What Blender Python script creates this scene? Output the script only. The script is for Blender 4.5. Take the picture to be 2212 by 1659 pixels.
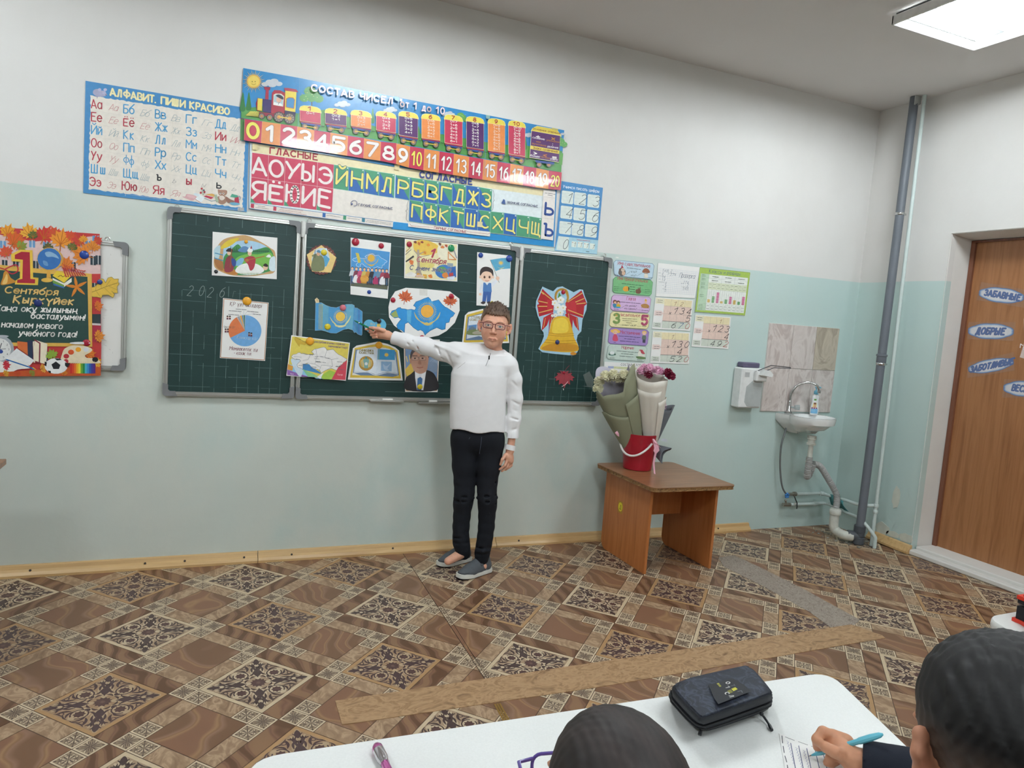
import bpy, math, random
import numpy as np
from mathutils import Vector, Matrix
from mathutils.geometry import tessellate_polygon
PI=math.pi
for o in list(bpy.data.objects): bpy.data.objects.remove(o)
SC=bpy.context.scene
COL=SC.collection
# ---------------------------------------------------------------- camera, world, lights, exposure
K=.88                                     # metres per survey unit
CAM=np.array([.2174,-4.2507,1.5172])*K
YAW,PITCH,ROLL,FPX=.405,-.0947,.0733,1544.75
cd=bpy.data.cameras.new('camera'); cam=bpy.data.objects.new('camera',cd); COL.objects.link(cam)
cd.sensor_width=36; cd.lens=FPX/2212*36; cd.clip_start=.05
_f=np.array([math.sin(YAW)*math.cos(PITCH),math.cos(YAW)*math.cos(PITCH),math.sin(PITCH)])
_r=np.array([math.cos(YAW),-math.sin(YAW),0]); _u=np.cross(_r,_f)
CR=math.cos(ROLL)*_r+math.sin(ROLL)*_u; CU=-math.sin(ROLL)*_r+math.cos(ROLL)*_u; CF=_f
M=Matrix.Identity(4)
for i in range(3):
    M[i][0]=CR[i]; M[i][1]=CU[i]; M[i][2]=-CF[i]; M[i][3]=CAM[i]
cam.matrix_world=M
SC.camera=cam
SC.view_settings.view_transform='Standard'; SC.view_settings.look='None'
SC.view_settings.gamma=1; SC.view_settings.use_curve_mapping=False
SC.view_settings.exposure=0.6
wd=bpy.data.worlds.new('world'); SC.world=wd; wd.use_nodes=True
wd.node_tree.nodes['Background'].inputs[0].default_value=(.75,.8,.85,1)
wd.node_tree.nodes['Background'].inputs[1].default_value=.3
H=2.918; XR=4.394; ZP=1.745; XL=-3.4; YB=-6.6
PANEL_W=49.
# ---------------------------------------------------------------- survey helpers: where a line of sight meets a real plane of the room
def ray(px,py):
    d=CF+CR*(px-1106)/FPX-CU*(py-829.5)/FPX
    return CAM,d
def atz(px,py,z=0.):
    o,d=ray(px,py); t=(z-o[2])/d[2]; p=o+t*d; return Vector((p[0],p[1],z))
def aty(px,py,y=0.):
    o,d=ray(px,py); t=(y-o[1])/d[1]; p=o+t*d; return Vector((p[0],y,p[2]))
def atx(px,py,x):
    o,d=ray(px,py); t=(x-o[0])/d[0]; p=o+t*d; return Vector((x,p[1],p[2]))
def lin(c):
    if isinstance(c,str):
        c=c if len(c)==6 else '2A2426'
        c=[int(c[i:i+2],16)/255 for i in (0,2,4)]
    return tuple([x/12.92 if x<=.04045 else ((x+.055)/1.055)**2.4 for x in c[:3]])+(1.,)
# ---------------------------------------------------------------- materials
MATS={}
def nt(name):
    m=bpy.data.materials.new(name); m.use_nodes=True; t=m.node_tree
    b=t.nodes['Principled BSDF']; return m,t,b
def N(t,k,**kw):
    n=t.nodes.new(k)
    for a,v in kw.items():
        if a.startswith('i_'): n.inputs[a[2:].replace('_',' ')].default_value=v
        else: setattr(n,a,v)
    return n
def mat(name,col,rough=.5,metal=0.,var=.06,scale=30.,bump=0.,bscale=200.,stretch=(1,1,1),coat=0.,alpha=1.,trans=0.,sss=0.,spec=.5,coord='Object',ior=1.45):
    if name in MATS: return MATS[name]
    m,t,b=nt(name); c=lin(col)
    tc=N(t,'ShaderNodeTexCoord'); mp=N(t,'ShaderNodeMapping'); mp.inputs['Scale'].default_value=stretch
    t.links.new(tc.outputs[coord],mp.inputs[0])
    n=N(t,'ShaderNodeTexNoise',i_Scale=scale,i_Detail=4.); t.links.new(mp.outputs[0],n.inputs['Vector'])
    r=N(t,'ShaderNodeMapRange',i_From_Min=.25,i_From_Max=.75,i_To_Min=1-var,i_To_Max=1+var); t.links.new(n.outputs[0],r.inputs[0])
    h=N(t,'ShaderNodeVectorMath',operation='SCALE'); h.inputs[0].default_value=c[:3]; t.links.new(r.outputs[0],h.inputs['Scale'])
    t.links.new(h.outputs[0],b.inputs['Base Color'])
    b.inputs['Roughness'].default_value=rough; b.inputs['Metallic'].default_value=metal
    b.inputs['Specular IOR Level'].default_value=spec; b.inputs['IOR'].default_value=ior
    b.inputs['Coat Weight'].default_value=coat; b.inputs['Alpha'].default_value=alpha
    b.inputs['Transmission Weight'].default_value=trans
    if sss: b.inputs['Subsurface Weight'].default_value=sss; b.inputs['Subsurface Radius'].default_value=(.012,.005,.003); b.inputs['Subsurface Scale'].default_value=1.
    if bump:
        n2=N(t,'ShaderNodeTexNoise',i_Scale=bscale,i_Detail=3.); t.links.new(mp.outputs[0],n2.inputs['Vector'])
        bp=N(t,'ShaderNodeBump',i_Strength=bump,i_Distance=.002); t.links.new(n2.outputs[0],bp.inputs['Height']); t.links.new(bp.outputs[0],b.inputs['Normal'])
    MATS[name]=m; return m
def ramp(t,stops):
    r=N(t,'ShaderNodeValToRGB'); e=r.color_ramp.elements
    while len(e)<len(stops): e.new(.5)
    for k,(p,c) in zip(e,stops): k.position=p; k.color=lin(c)
    return r
def grain(name,stops,axis=(1,1,12),scale=3.,dist=3.,rough=.45,bands=False,coord='Object',coat=.0,rand=False,det=4.,bump=.05,ws=4.):
    """laminate / veined stone: noise stretched along the grain, through a ramp"""
    if name in MATS: return MATS[name]
    m,t,b=nt(name)
    tc=N(t,'ShaderNodeTexCoord'); mp=N(t,'ShaderNodeMapping'); mp.inputs['Scale'].default_value=axis
    t.links.new(tc.outputs[coord],mp.inputs[0])
    v=mp.outputs[0]
    if rand:
        oi=N(t,'ShaderNodeObjectInfo'); ml=N(t,'ShaderNodeVectorMath',operation='SCALE'); cx=N(t,'ShaderNodeCombineXYZ')
        t.links.new(oi.outputs['Random'],cx.inputs[0]); t.links.new(oi.outputs['Random'],cx.inputs[1]); t.links.new(cx.outputs[0],ml.inputs[0]); ml.inputs['Scale'].default_value=37.
        ad=N(t,'ShaderNodeVectorMath',operation='ADD'); t.links.new(v,ad.inputs[0]); t.links.new(ml.outputs[0],ad.inputs[1]); v=ad.outputs[0]
    if bands:
        n0=N(t,'ShaderNodeTexNoise',i_Scale=ws,i_Detail=2.); t.links.new(v,n0.inputs['Vector'])
        mx=N(t,'ShaderNodeVectorMath',operation='MULTIPLY_ADD'); mx.inputs[1].default_value=(dist,dist,dist)
        t.links.new(n0.outputs['Color'],mx.inputs[0]); t.links.new(v,mx.inputs[2])
        n=N(t,'ShaderNodeTexWave',i_Scale=scale,i_Distortion=2.5,i_Detail=2.); n.inputs['Detail Scale'].default_value=1.2
        t.links.new(mx.outputs[0],n.inputs['Vector'])
    else:
        n=N(t,'ShaderNodeTexNoise',i_Scale=scale,i_Detail=det,i_Distortion=dist); t.links.new(v,n.inputs['Vector'])
    r=ramp(t,stops); t.links.new(n.outputs[0],r.inputs[0]); t.links.new(r.outputs[0],b.inputs['Base Color'])
    b.inputs['Roughness'].default_value=rough; b.inputs['Coat Weight'].default_value=coat
    if bump:
        bp=N(t,'ShaderNodeBump',i_Strength=bump,i_Distance=.001); t.links.new(n.outputs[0],bp.inputs['Height']); t.links.new(bp.outputs[0],b.inputs['Normal'])
    MATS[name]=m; return m
def inkmat(name='printed_ink',rough=.45,coat=0.):
    if name in MATS: return MATS[name]
    m,t,b=nt(name); a=N(t,'ShaderNodeAttribute'); a.attribute_name='ink'
    tc=N(t,'ShaderNodeTexCoord'); n=N(t,'ShaderNodeTexNoise',i_Scale=60.,i_Detail=3.); t.links.new(tc.outputs['Object'],n.inputs['Vector'])
    r=N(t,'ShaderNodeMapRange',i_From_Min=.3,i_From_Max=.7,i_To_Min=.94,i_To_Max=1.04); t.links.new(n.outputs[0],r.inputs[0])
    h=N(t,'ShaderNodeVectorMath',operation='SCALE'); t.links.new(a.outputs['Color'],h.inputs[0]); t.links.new(r.outputs[0],h.inputs['Scale'])
    t.links.new(h.outputs[0],b.inputs['Base Color']); b.inputs['Roughness'].default_value=rough; b.inputs['Coat Weight'].default_value=coat
    MATS[name]=m; return m
# ---------------------------------------------------------------- mesh building
class MB:
    def __init__(s): s.v=[]; s.f=[]; s.c=[]; s.sm=False
    def poly(s,pts,c=None):
        n=len(s.v); s.v+= [tuple(p) for p in pts]; s.f.append(tuple(range(n,n+len(pts)))); s.c.append(c)
    def add(s,vs,fs,c=None):
        n=len(s.v); s.v+=[tuple(p) for p in vs]; s.f+=[tuple(i+n for i in f) for f in fs]; s.c+=[c]*len(fs); return s
    def box(s,x0,x1,y0,y1,z0,z1,c=None,M=None,bev=0.):
        if bev:
            o=min(bev,(x1-x0)/2.01,(y1-y0)/2.01,(z1-z0)/2.01); vs=[]; 
            # chamfered box: 24 verts
            for sx,X in ((0,x0),(1,x1)):
                for sy,Y in ((0,y0),(1,y1)):
                    for sz,Z in ((0,z0),(1,z1)):
                        dx=o if sx==0 else -o; dy=o if sy==0 else -o; dz=o if sz==0 else -o
                        vs+=[(X,Y+dy,Z+dz),(X+dx,Y,Z+dz),(X+dx,Y+dy,Z)]
            i=lambda a,b,c_,k:((a*2+b)*2+c_)*3+k
            fs=[]
            for a in (0,1):
                q=[i(a,0,0,0),i(a,1,0,0),i(a,1,1,0),i(a,0,1,0)]; fs.append(q if a else q[::-1])
                q=[i(0,a,0,1),i(0,a,1,1),i(1,a,1,1),i(1,a,0,1)]; fs.append(q if a else q[::-1])
                q=[i(0,0,a,2),i(1,0,a,2),i(1,1,a,2),i(0,1,a,2)]; fs.append(q if a else q[::-1])
            for a in (0,1):
                for b in (0,1):
                    q=[i(a,b,0,0),i(a,b,1,0),i(a,b,1,1),i(a,b,0,1)]; fs.append(q)
                    q=[i(a,0,b,0),i(a,1,b,0),i(a,1,b,2),i(a,0,b,2)]; fs.append(q)
                    q=[i(0,a,b,1),i(1,a,b,1),i(1,a,b,2),i(0,a,b,2)]; fs.append(q)
            for a in (0,1):
                for b in (0,1):
                    for d in (0,1): fs.append([i(a,b,d,0),i(a,b,d,1),i(a,b,d,2)])
        else:
            vs=[(x,y,z) for x in (x0,x1) for y in (y0,y1) for z in (z0,z1)]
            fs=[(0,1,3,2),(4,6,7,5),(0,4,5,1),(2,3,7,6),(0,2,6,4),(1,5,7,3)]
        if M is not None: vs=[M@Vector(v) for v in vs]
        return s.add(vs,fs,c)
    def prism(s,pts,h0,h1,ax=2,c=None,M=None):
        """extrude a 2D outline; ax = axis of extrusion (2: xy->z, 1: xz->y, 0: yz->x)"""
        def P3(p,h): return (p[0],p[1],h) if ax==2 else ((p[0],h,p[1]) if ax==1 else (h,p[0],p[1]))
        n=len(pts); vs=[P3(p,h0) for p in pts]+[P3(p,h1) for p in pts]
        if M is not None: vs=[M@Vector(v) for v in vs]
        tr=tessellate_polygon([[Vector((p[0],p[1],0)) for p in pts]])
        fs=[tuple(t) for t in tr]+[tuple(i+n for i in t)[::-1] for t in tr]+[(i,(i+1)%n,(i+1)%n+n,i+n) for i in range(n)]
        return s.add(vs,fs,c)
    def tube(s,path,r,seg=10,c=None,caps=True,closed=False,flat=None):
        P=[Vector(p) for p in path]; n=len(P); R=r if hasattr(r,'__len__') else [r]*n
        up=None; rings=[]
        for i in range(n):
            a=P[(i-1)%n] if (i or closed) else P[0]; b=P[(i+1)%n] if (i<n-1 or closed) else P[-1]
            d=(b-a).normalized()
            if up is None:
                up=Vector((0,0,1)) if abs(d.z)<.9 else Vector((1,0,0))
            x=up.cross(d).normalized(); y=d.cross(x).normalized(); up=y
            k=flat if flat else 1.
            rings.append([P[i]+(x*math.cos(2*PI*j/seg)+y*k*math.sin(2*PI*j/seg))*R[i] for j in range(seg)])
        vs=[p for g in rings for p in g]; fs=[]
        for i in range(n if closed else n-1):
            for j in range(seg):
                a=i*seg+j; b=i*seg+(j+1)%seg; a2=((i+1)%n)*seg+j; b2=((i+1)%n)*seg+(j+1)%seg
                fs.append((a,b,b2,a2))
        if caps and not closed: fs+=[tuple(range(seg))[::-1],tuple((n-1)*seg+j for j in range(seg))]
        return s.add(vs,fs,c)
    def lathe(s,prof,o=(0,0,0),seg=24,c=None,ax='z',sx=1.,sy=1.,M=None,caps=True):
        vs=[];fs=[]; n=len(prof)
        for r,z in prof:
            for j in range(seg):
                a=2*PI*j/seg; x=r*math.cos(a)*sx; y=r*math.sin(a)*sy
                p=(x,y,z) if ax=='z' else ((x,-z,y) if ax=='y' else (z,x,y))
                vs.append(Vector(p)+Vector(o) if M is None else M@Vector(p))
        for i in range(n-1):
            for j in range(seg): fs.append((i*seg+j,i*seg+(j+1)%seg,(i+1)*seg+(j+1)%seg,(i+1)*seg+j))
        if caps: fs+=[tuple(range(seg))[::-1],tuple((n-1)*seg+j for j in range(seg))]
        return s.add(vs,fs,c)
    def loft(s,rings,c=None,caps=True,closed=True):
        m=len(rings[0]); vs=[p for g in rings for p in g]; fs=[]
        for i in range(len(rings)-1):
            for j in range(m if closed else m-1): fs.append((i*m+j,i*m+(j+1)%m,(i+1)*m+(j+1)%m,(i+1)*m+j))
        if caps: fs+=[tuple(range(m))[::-1],tuple((len(rings)-1)*m+j for j in range(m))]
        return s.add(vs,fs,c)
    def ball(s,o,r,seg=12,c=None,sc=(1,1,1),M=None):
        n=max(6,seg//2); vs=[];fs=[]
        for i in range(n+1):
            t=PI*i/n
            for j in range(seg):
                p=2*PI*j/seg; q=Vector((math.sin(t)*math.cos(p)*sc[0],math.sin(t)*math.sin(p)*sc[1],math.cos(t)*sc[2]))*r
                if M is not None: q=M@q
                vs.append(q+Vector(o))
        for i in range(n):
            for j in range(seg): fs.append((i*seg+j,(i+1)*seg+j,(i+1)*seg+(j+1)%seg,i*seg+(j+1)%seg))
        return s.add(vs,fs,c)
    def build(s,name,m,parent=None,smooth=None,loc=None):
        me=mesh(name,s.v,s.f,s.c,m if isinstance(m,(list,tuple)) else [m])
        o=bpy.data.objects.new(name,me); COL.objects.link(o)
        if parent: o.parent=parent; o.matrix_parent_inverse=Matrix.Translation(parent.location).inverted() if parent.type=='EMPTY' or True else None
        sm=s.sm if smooth is None else smooth
        if sm: shade(me,sm if isinstance(sm,(int,float)) and not isinstance(sm,bool) else 40)
        return o
def mesh(name,v,f,c,mats):
    me=bpy.data.meshes.new(name)
    me.from_pydata(v,[],f)
    if any(x is not None for x in c):
        a=me.color_attributes.new('ink','FLOAT_COLOR','CORNER'); L=[]
        cache={}
        for fi,x in zip(f,c):
            k=x if x is not None else 'ffffff'
            if k not in cache: cache[k]=lin(k)
            L.extend(cache[k]*len(fi))
        a.data.foreach_set('color',L)
    for m in mats: me.materials.append(m)
    me.update(); return me
def shade(me,ang=40):
    me.polygons.foreach_set('use_smooth',[True]*len(me.polygons))
    try: me.set_sharp_from_angle(angle=math.radians(ang))
    except Exception: pass
def thing(name,label,cat,loc=(0,0,0),group=None):
    o=bpy.data.objects.new(name,None); o.empty_display_size=.05; o.location=loc; COL.objects.link(o); tag(o,label,cat,group); return o
def tag(o,label,cat,group=None):
    o['label']=label; o['category']=cat
    if group: o['group']=group
    return o
def struct(o): o['kind']='structure'; return o
def arc(cx,cy,r,a0,a1,n=8,ry=None):
    ry=r if ry is None else ry
    return [(cx+r*math.cos(math.radians(a0+(a1-a0)*i/n)),cy+ry*math.sin(math.radians(a0+(a1-a0)*i/n))) for i in range(n+1)]
def rrect(x0,y0,x1,y1,r,n=4):
    return arc(x1-r,y1-r,r,0,90,n)+arc(x0+r,y1-r,r,90,180,n)+arc(x0+r,y0+r,r,180,270,n)+arc(x1-r,y0+r,r,270,360,n)
def smooth_path(P,n=4,closed=False):
    P=[np.array(p,float) for p in P]; m=len(P); out=[]
    for i in range(m if closed else m-1):
        p0=P[(i-1)%m] if (i or closed) else P[0]; p1=P[i]; p2=P[(i+1)%m]; p3=P[(i+2)%m] if (i+2<m or closed) else P[-1]
        for k in range(n):
            t=k/n; out.append(tuple(.5*((2*p1)+(-p0+p2)*t+(2*p0-5*p1+4*p2-p3)*t*t+(-p0+3*p1-3*p2+p3)*t**3)))
    if not closed: out.append(tuple(P[-1]))
    return out
# ================================================================= ROOM SHELL
def wallmat(name,teal,right=False):
    """upper half whitewash, lower half oil paint with repaired patches; the border is at a fixed height"""
    m,t,b=nt(name); tc=N(t,'ShaderNodeTexCoord'); sp=N(t,'ShaderNodeSeparateXYZ'); t.links.new(tc.outputs['Object'],sp.inputs[0])
    n=N(t,'ShaderNodeTexNoise',i_Scale=1.7,i_Detail=3.); t.links.new(tc.outputs['Object'],n.inputs['Vector'])
    nz=N(t,'ShaderNodeMath',operation='MULTIPLY_ADD'); t.links.new(n.outputs[0],nz.inputs[0]); nz.inputs[1].default_value=.02; t.links.new(sp.outputs[2],nz.inputs[2])
    st=N(t,'ShaderNodeMapRange',i_From_Min=ZP+.008,i_From_Max=ZP+.012); t.links.new(nz.outputs[0],st.inputs[0])
    # patches: squarish repaints of a greyer and a greener tone
    mp=N(t,'ShaderNodeMapping'); mp.inputs['Scale'].default_value=(1.1,1.1,.8); t.links.new(tc.outputs['Object'],mp.inputs[0])
    wn=N(t,'ShaderNodeTexNoise',i_Scale=1.3,i_Detail=5.,i_Roughness=.6); t.links.new(mp.outputs[0],wn.inputs['Vector'])
    r=ramp(t,teal); t.links.new(wn.outputs[0],r.inputs[0])
    gx=N(t,'ShaderNodeMapRange',i_From_Min=2.2,i_From_Max=3.6,i_To_Min=0.,i_To_Max=.75); t.links.new(sp.outputs[0],gx.inputs[0])
    vs=N(t,'ShaderNodeTexNoise',i_Scale=2.2,i_Detail=2.); mp2=N(t,'ShaderNodeMapping'); mp2.inputs['Scale'].default_value=(2.4,1,.25); t.links.new(tc.outputs['Object'],mp2.inputs[0]); t.links.new(mp2.outputs[0],vs.inputs['Vector'])
    gm=N(t,'ShaderNodeMath',operation='MULTIPLY_ADD'); t.links.new(vs.outputs[0],gm.inputs[0]); gm.inputs[1].default_value=.5; t.links.new(gx.outputs[0],gm.inputs[2])
    gs=N(t,'ShaderNodeMath',operation='SUBTRACT',use_clamp=True); t.links.new(gm.outputs[0],gs.inputs[0]); gs.inputs[1].default_value=.2
    g=N(t,'ShaderNodeMix',data_type='RGBA'); t.links.new(gs.outputs[0],g.inputs['Factor']); t.links.new(r.outputs[0],g.inputs[6]); g.inputs[7].default_value=lin('BFD6D3')
    wr=ramp(t,[(.3,'DAD7D3'),(.7,'E1DFDC')]); t.links.new(wn.outputs[0],wr.inputs[0])
    mx=N(t,'ShaderNodeMix',data_type='RGBA'); t.links.new(st.outputs[0],mx.inputs['Factor']); t.links.new(g.outputs[2],mx.inputs[6]); t.links.new(wr.outputs[0],mx.inputs[7])
    t.links.new(mx.outputs[2],b.inputs['Base Color'])
    ro=N(t,'ShaderNodeMapRange',i_To_Min=.42,i_To_Max=.9); t.links.new(st.outputs[0],ro.inputs[0]); t.links.new(ro.outputs[0],b.inputs['Roughness'])
    nb=N(t,'ShaderNodeTexNoise',i_Scale=9.,i_Detail=5.); t.links.new(tc.outputs['Object'],nb.inputs['Vector'])
    bp=N(t,'ShaderNodeBump',i_Strength=.25,i_Distance=.01); t.links.new(nb.outputs[0],bp.inputs['Height']); t.links.new(bp.outputs[0],b.inputs['Normal'])
    return m
WM=wallmat('wall_paint',[(.3,'C9D1CA'),(.5,'D0D6CE'),(.62,'C6D3CD'),(.75,'D2D7CF')])
PL=mat('white_plaster','DEDBD6',.9,var=.05,scale=5,bump=.5,bscale=14)
CM=mat('ceiling_paint','DAD6D3',.9,var=.02,scale=2)
T=.18
b=MB(); b.box(XL-T,XR+T,0,T,-.02,H+.0); struct(b.build('wall_back',WM))
# right wall with the door opening
DY0,DY1,DZ=-.646,-1.72,2.035        # opening in the wall face
b=MB(); b.box(XR,XR+.3,DY0,0,-.02,H); b.box(XR,XR+.3,YB,DY1,-.02,H); b.box(XR,XR+.3,DY1,DY0,DZ,H); struct(b.build('wall_right',WM))
b=MB(); b.box(XL-T,XL,YB,0,-.02,H); struct(b.build('wall_left',WM))
b=MB(); b.box(XL-T,XR+T,YB-T,YB,-.02,H); struct(b.build('wall_front',WM))
b=MB(); b.box(XL-T,XR+.3,YB-T,T,H,H+.12); struct(b.build('ceiling',CM))
# splayed plaster reveal of the doorway
XD=XR+.17                          # plane of the door leaf
iy0,iy1,iz=DY0-.012,DY1+.03,DZ-.025
b=MB(); e=.004
b.poly([(XR-e,DY0+e,0),(XD+.02,iy0,0),(XD+.02,iy0,iz),(XR-e,DY0+e,DZ+e)])
b.poly([(XR-e,DY0+e,DZ+e),(XD+.02,iy0,iz),(XD+.02,iy1,iz),(XR-e,DY1-e,DZ+e)])
b.poly([(XR-e,DY1-e,DZ+e),(XD+.02,iy1,iz),(XD+.02,iy1,0),(XR-e,DY1-e,0)])
struct(b.build('trim_door_reveal',PL))
b=MB(); b.box(XR-.03,XD+.01,DY1,DY0,0,.035,bev=.008); b.box(XR+.02,XD+.03,DY1+.01,DY0-.01,.03,.055,bev=.006); struct(b.build('trim_threshold',PL))
DWM=grain('door_laminate',[(.25,'8C5C38'),(.45,'A06C44'),(.6,'AA764C'),(.8,'956240')],axis=(14,14,.9),scale=2.2,dist=1.2,rough=.4,det=6)
DFM=grain('door_frame_wood',[(.3,'6E4534'),(.7,'84543E')],axis=(20,20,1),scale=2,dist=1.,rough=.4)
dr=thing('door_1','brown laminate door with four blue lettered stickers in splayed white reveal','door',(XD,iy0,.05))
dr['kind']='structure'
del dr['category']
b=MB(); b.box(XD+.012,XD+.05,iy1+.06,iy0-.028,.055,iz-.012); b.build('door_leaf',DWM,dr)
b=MB(); b.box(XD-.004,XD+.06,iy0-.028,iy0-.001,.05,iz-.001); b.box(XD-.004,XD+.06,iy1,iy1+.06,.05,iz-.001); b.box(XD-.004,XD+.06,iy1+.06,iy0-.028,iz-.012,iz-.001); b.build('door_frame',DFM,dr)
b=MB(); b.tube([(XD+.012,iy1+.12,1.0),(XD-.03,iy1+.12,1.0),(XD-.03,iy1+.22,1.0)],.009,c=None); b.build('door_handle',mat('brushed_steel','B8BABC',.3,1.),dr,smooth=True)
# baseboards: slim plastic/wood skirting with a cove profile and screws
BBM=grain('baseboard_wood',[(.2,'C09A68'),(.5,'D2AE7A'),(.8,'B68E5C')],axis=(.8,14,14),scale=2,dist=.6,rough=.35)
def baseboard(name,x0,x1,gaps,screws):
    o=bpy.data.objects.new(name,None); COL.objects.link(o); struct(o)
    prof=[(0,0),(-.040,0),(-.040,.012),(-.030,.024),(-.019,.033),(-.014,.048),(-.009,.052),(0,.052)]
    xs=[x0]+gaps+[x1]
    for a,c in zip(xs[:-1],xs[1:]):
        b=MB(); b.prism(prof,a+.0015,c-.0015,ax=0); b.build('board',BBM,o)
    for x in screws:
        b=MB(); b.lathe([(.0055,0),(.005,.0025),(.001,.003)],seg=8,M=Matrix.Translation((x,-.0265,.030))@Matrix.Rotation(math.radians(50),4,'X')); b.build('screw',mat('dark_screw','3A3530',.5,.6),o)
    return o
baseboard('baseboard_back',XL,3.62,[-1.9,.455,1.757],[-.52,-.055,.118,.39,.62,1.15,1.90,2.6,3.35])
# right wall short skirting, warped
b=MB(); prof=[(0,0),(.040,0),(.040,.014),(.028,.028),(.016,.05),(0,.055)]
b.add([(XR-p[0],-.33,p[1]+.01) for p in prof]+[(XR-p[0]-.01,-.655,p[1]+.004) for p in prof],[tuple(range(6))[::-1],tuple(range(6,12))]+[(i,(i+1)%6,(i+1)%6+6,i+6) for i in range(6)])
struct(b.build('baseboard_right',BBM))
# ================================================================= FLOOR
GR=mat('floor_joint_vinyl','5B4538',.5)
b=MB(); b.box(XL-T,XR+.3,YB-T,T,-.12,0.); floor=struct(b.build('floor',GR))
ST1=grain('vinyl_sandstone',[(.15,'7A583F'),(.38,'93705A'),(.5,'8A6647'),(.62,'A07B58'),(.8,'876048')],axis=(1,1,1),scale=2.0,dist=.6,rough=.42,bands=True,rand=True,bump=.0,ws=2.2)
ST2=grain('vinyl_dark_border',[(.15,'66462F'),(.4,'84604A'),(.55,'775240'),(.8,'8E6B4E')],axis=(1,1,1),scale=4.,dist=.35,rough=.42,bands=True,rand=True,bump=0,ws=3.)
ST3=grain('vinyl_light_border',[(.3,'8A6C52'),(.48,'A28467'),(.56,'B89B7C'),(.64,'9A7B60'),(.8,'8F7054')],axis=(9,5,1),scale=2.4,dist=1.6,rough=.42,rand=True,bump=0)
TI=inkmat('vinyl_print',.42)
E_=.382*K*math.sqrt(2)/10; ET=.3995*K*math.sqrt(2)/10     # half-diagonals of one printed cell, along and across the wall
OX,OY,TH=.011*K,-.8385*K,-.0042
ct,stt=math.cos(TH),math.sin(TH)
def UV(u,v,dx=0.,dy=0.):
    """printed-cell coordinates (origin at the medallion centre) -> floor"""
    s=(u+v)*E_; t_=(u-v)*ET
    return (OX+dx+s*ct+t_*stt, OY+dy+s*stt-t_*ct)
def leafp(p0,p1,p2,w,n=5):
    L=[];R=[]
    for i in range(n+1):
        t=i/n; x=(1-t)**2*p0[0]+2*t*(1-t)*p1[0]+t*t*p2[0]; y=(1-t)**2*p0[1]+2*t*(1-t)*p1[1]+t*t*p2[1]
        dx=2*(1-t)*(p1[0]-p0[0])+2*t*(p2[0]-p1[0]); dy=2*(1-t)*(p1[1]-p0[1])+2*t*(p2[1]-p1[1]); l=math.hypot(dx,dy) or 1
        h=w*math.sin(PI*(t*.85+.08))
        L.append((x-dy/l*h,y+dx/l*h)); R.append((x+dy/l*h,y-dx/l*h))
    return [[L[i],L[i+1],R[i+1],R[i]] for i in range(n)]
def ring(cx,cy,r,w,a0=0,a1=360,n=8):
    o=[]
    for i in range(n):
        a=math.radians(a0+(a1-a0)*i/n); b_=math.radians(a0+(a1-a0)*(i+1)/n)
        o.append([(cx+(r+w)*math.cos(a),cy+(r+w)*math.sin(a)),(cx+(r+w)*math.cos(b_),cy+(r+w)*math.sin(b_)),(cx+(r-w)*math.cos(b_),cy+(r-w)*math.sin(b_)),(cx+(r-w)*math.cos(a),cy+(r-w)*math.sin(a))])
    return o
def star(cx,cy,r0,r1,n):
    return [(cx+(r1 if i%2 else r0)*math.cos(PI*i/n),cy+(r1 if i%2 else r0)*math.sin(PI*i/n)) for i in range(2*n)]
def d4(polys,mirror=True):
    out=[]
    for k in range(4):
        c,s=[(1,0),(0,1),(-1,0),(0,-1)][k]
        for m in ((1,-1) if mirror else (1,)):
            for p in polys: out.append([(c*x-s*y*m,s*x+c*y*m) for x,y in p])
    return out
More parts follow.
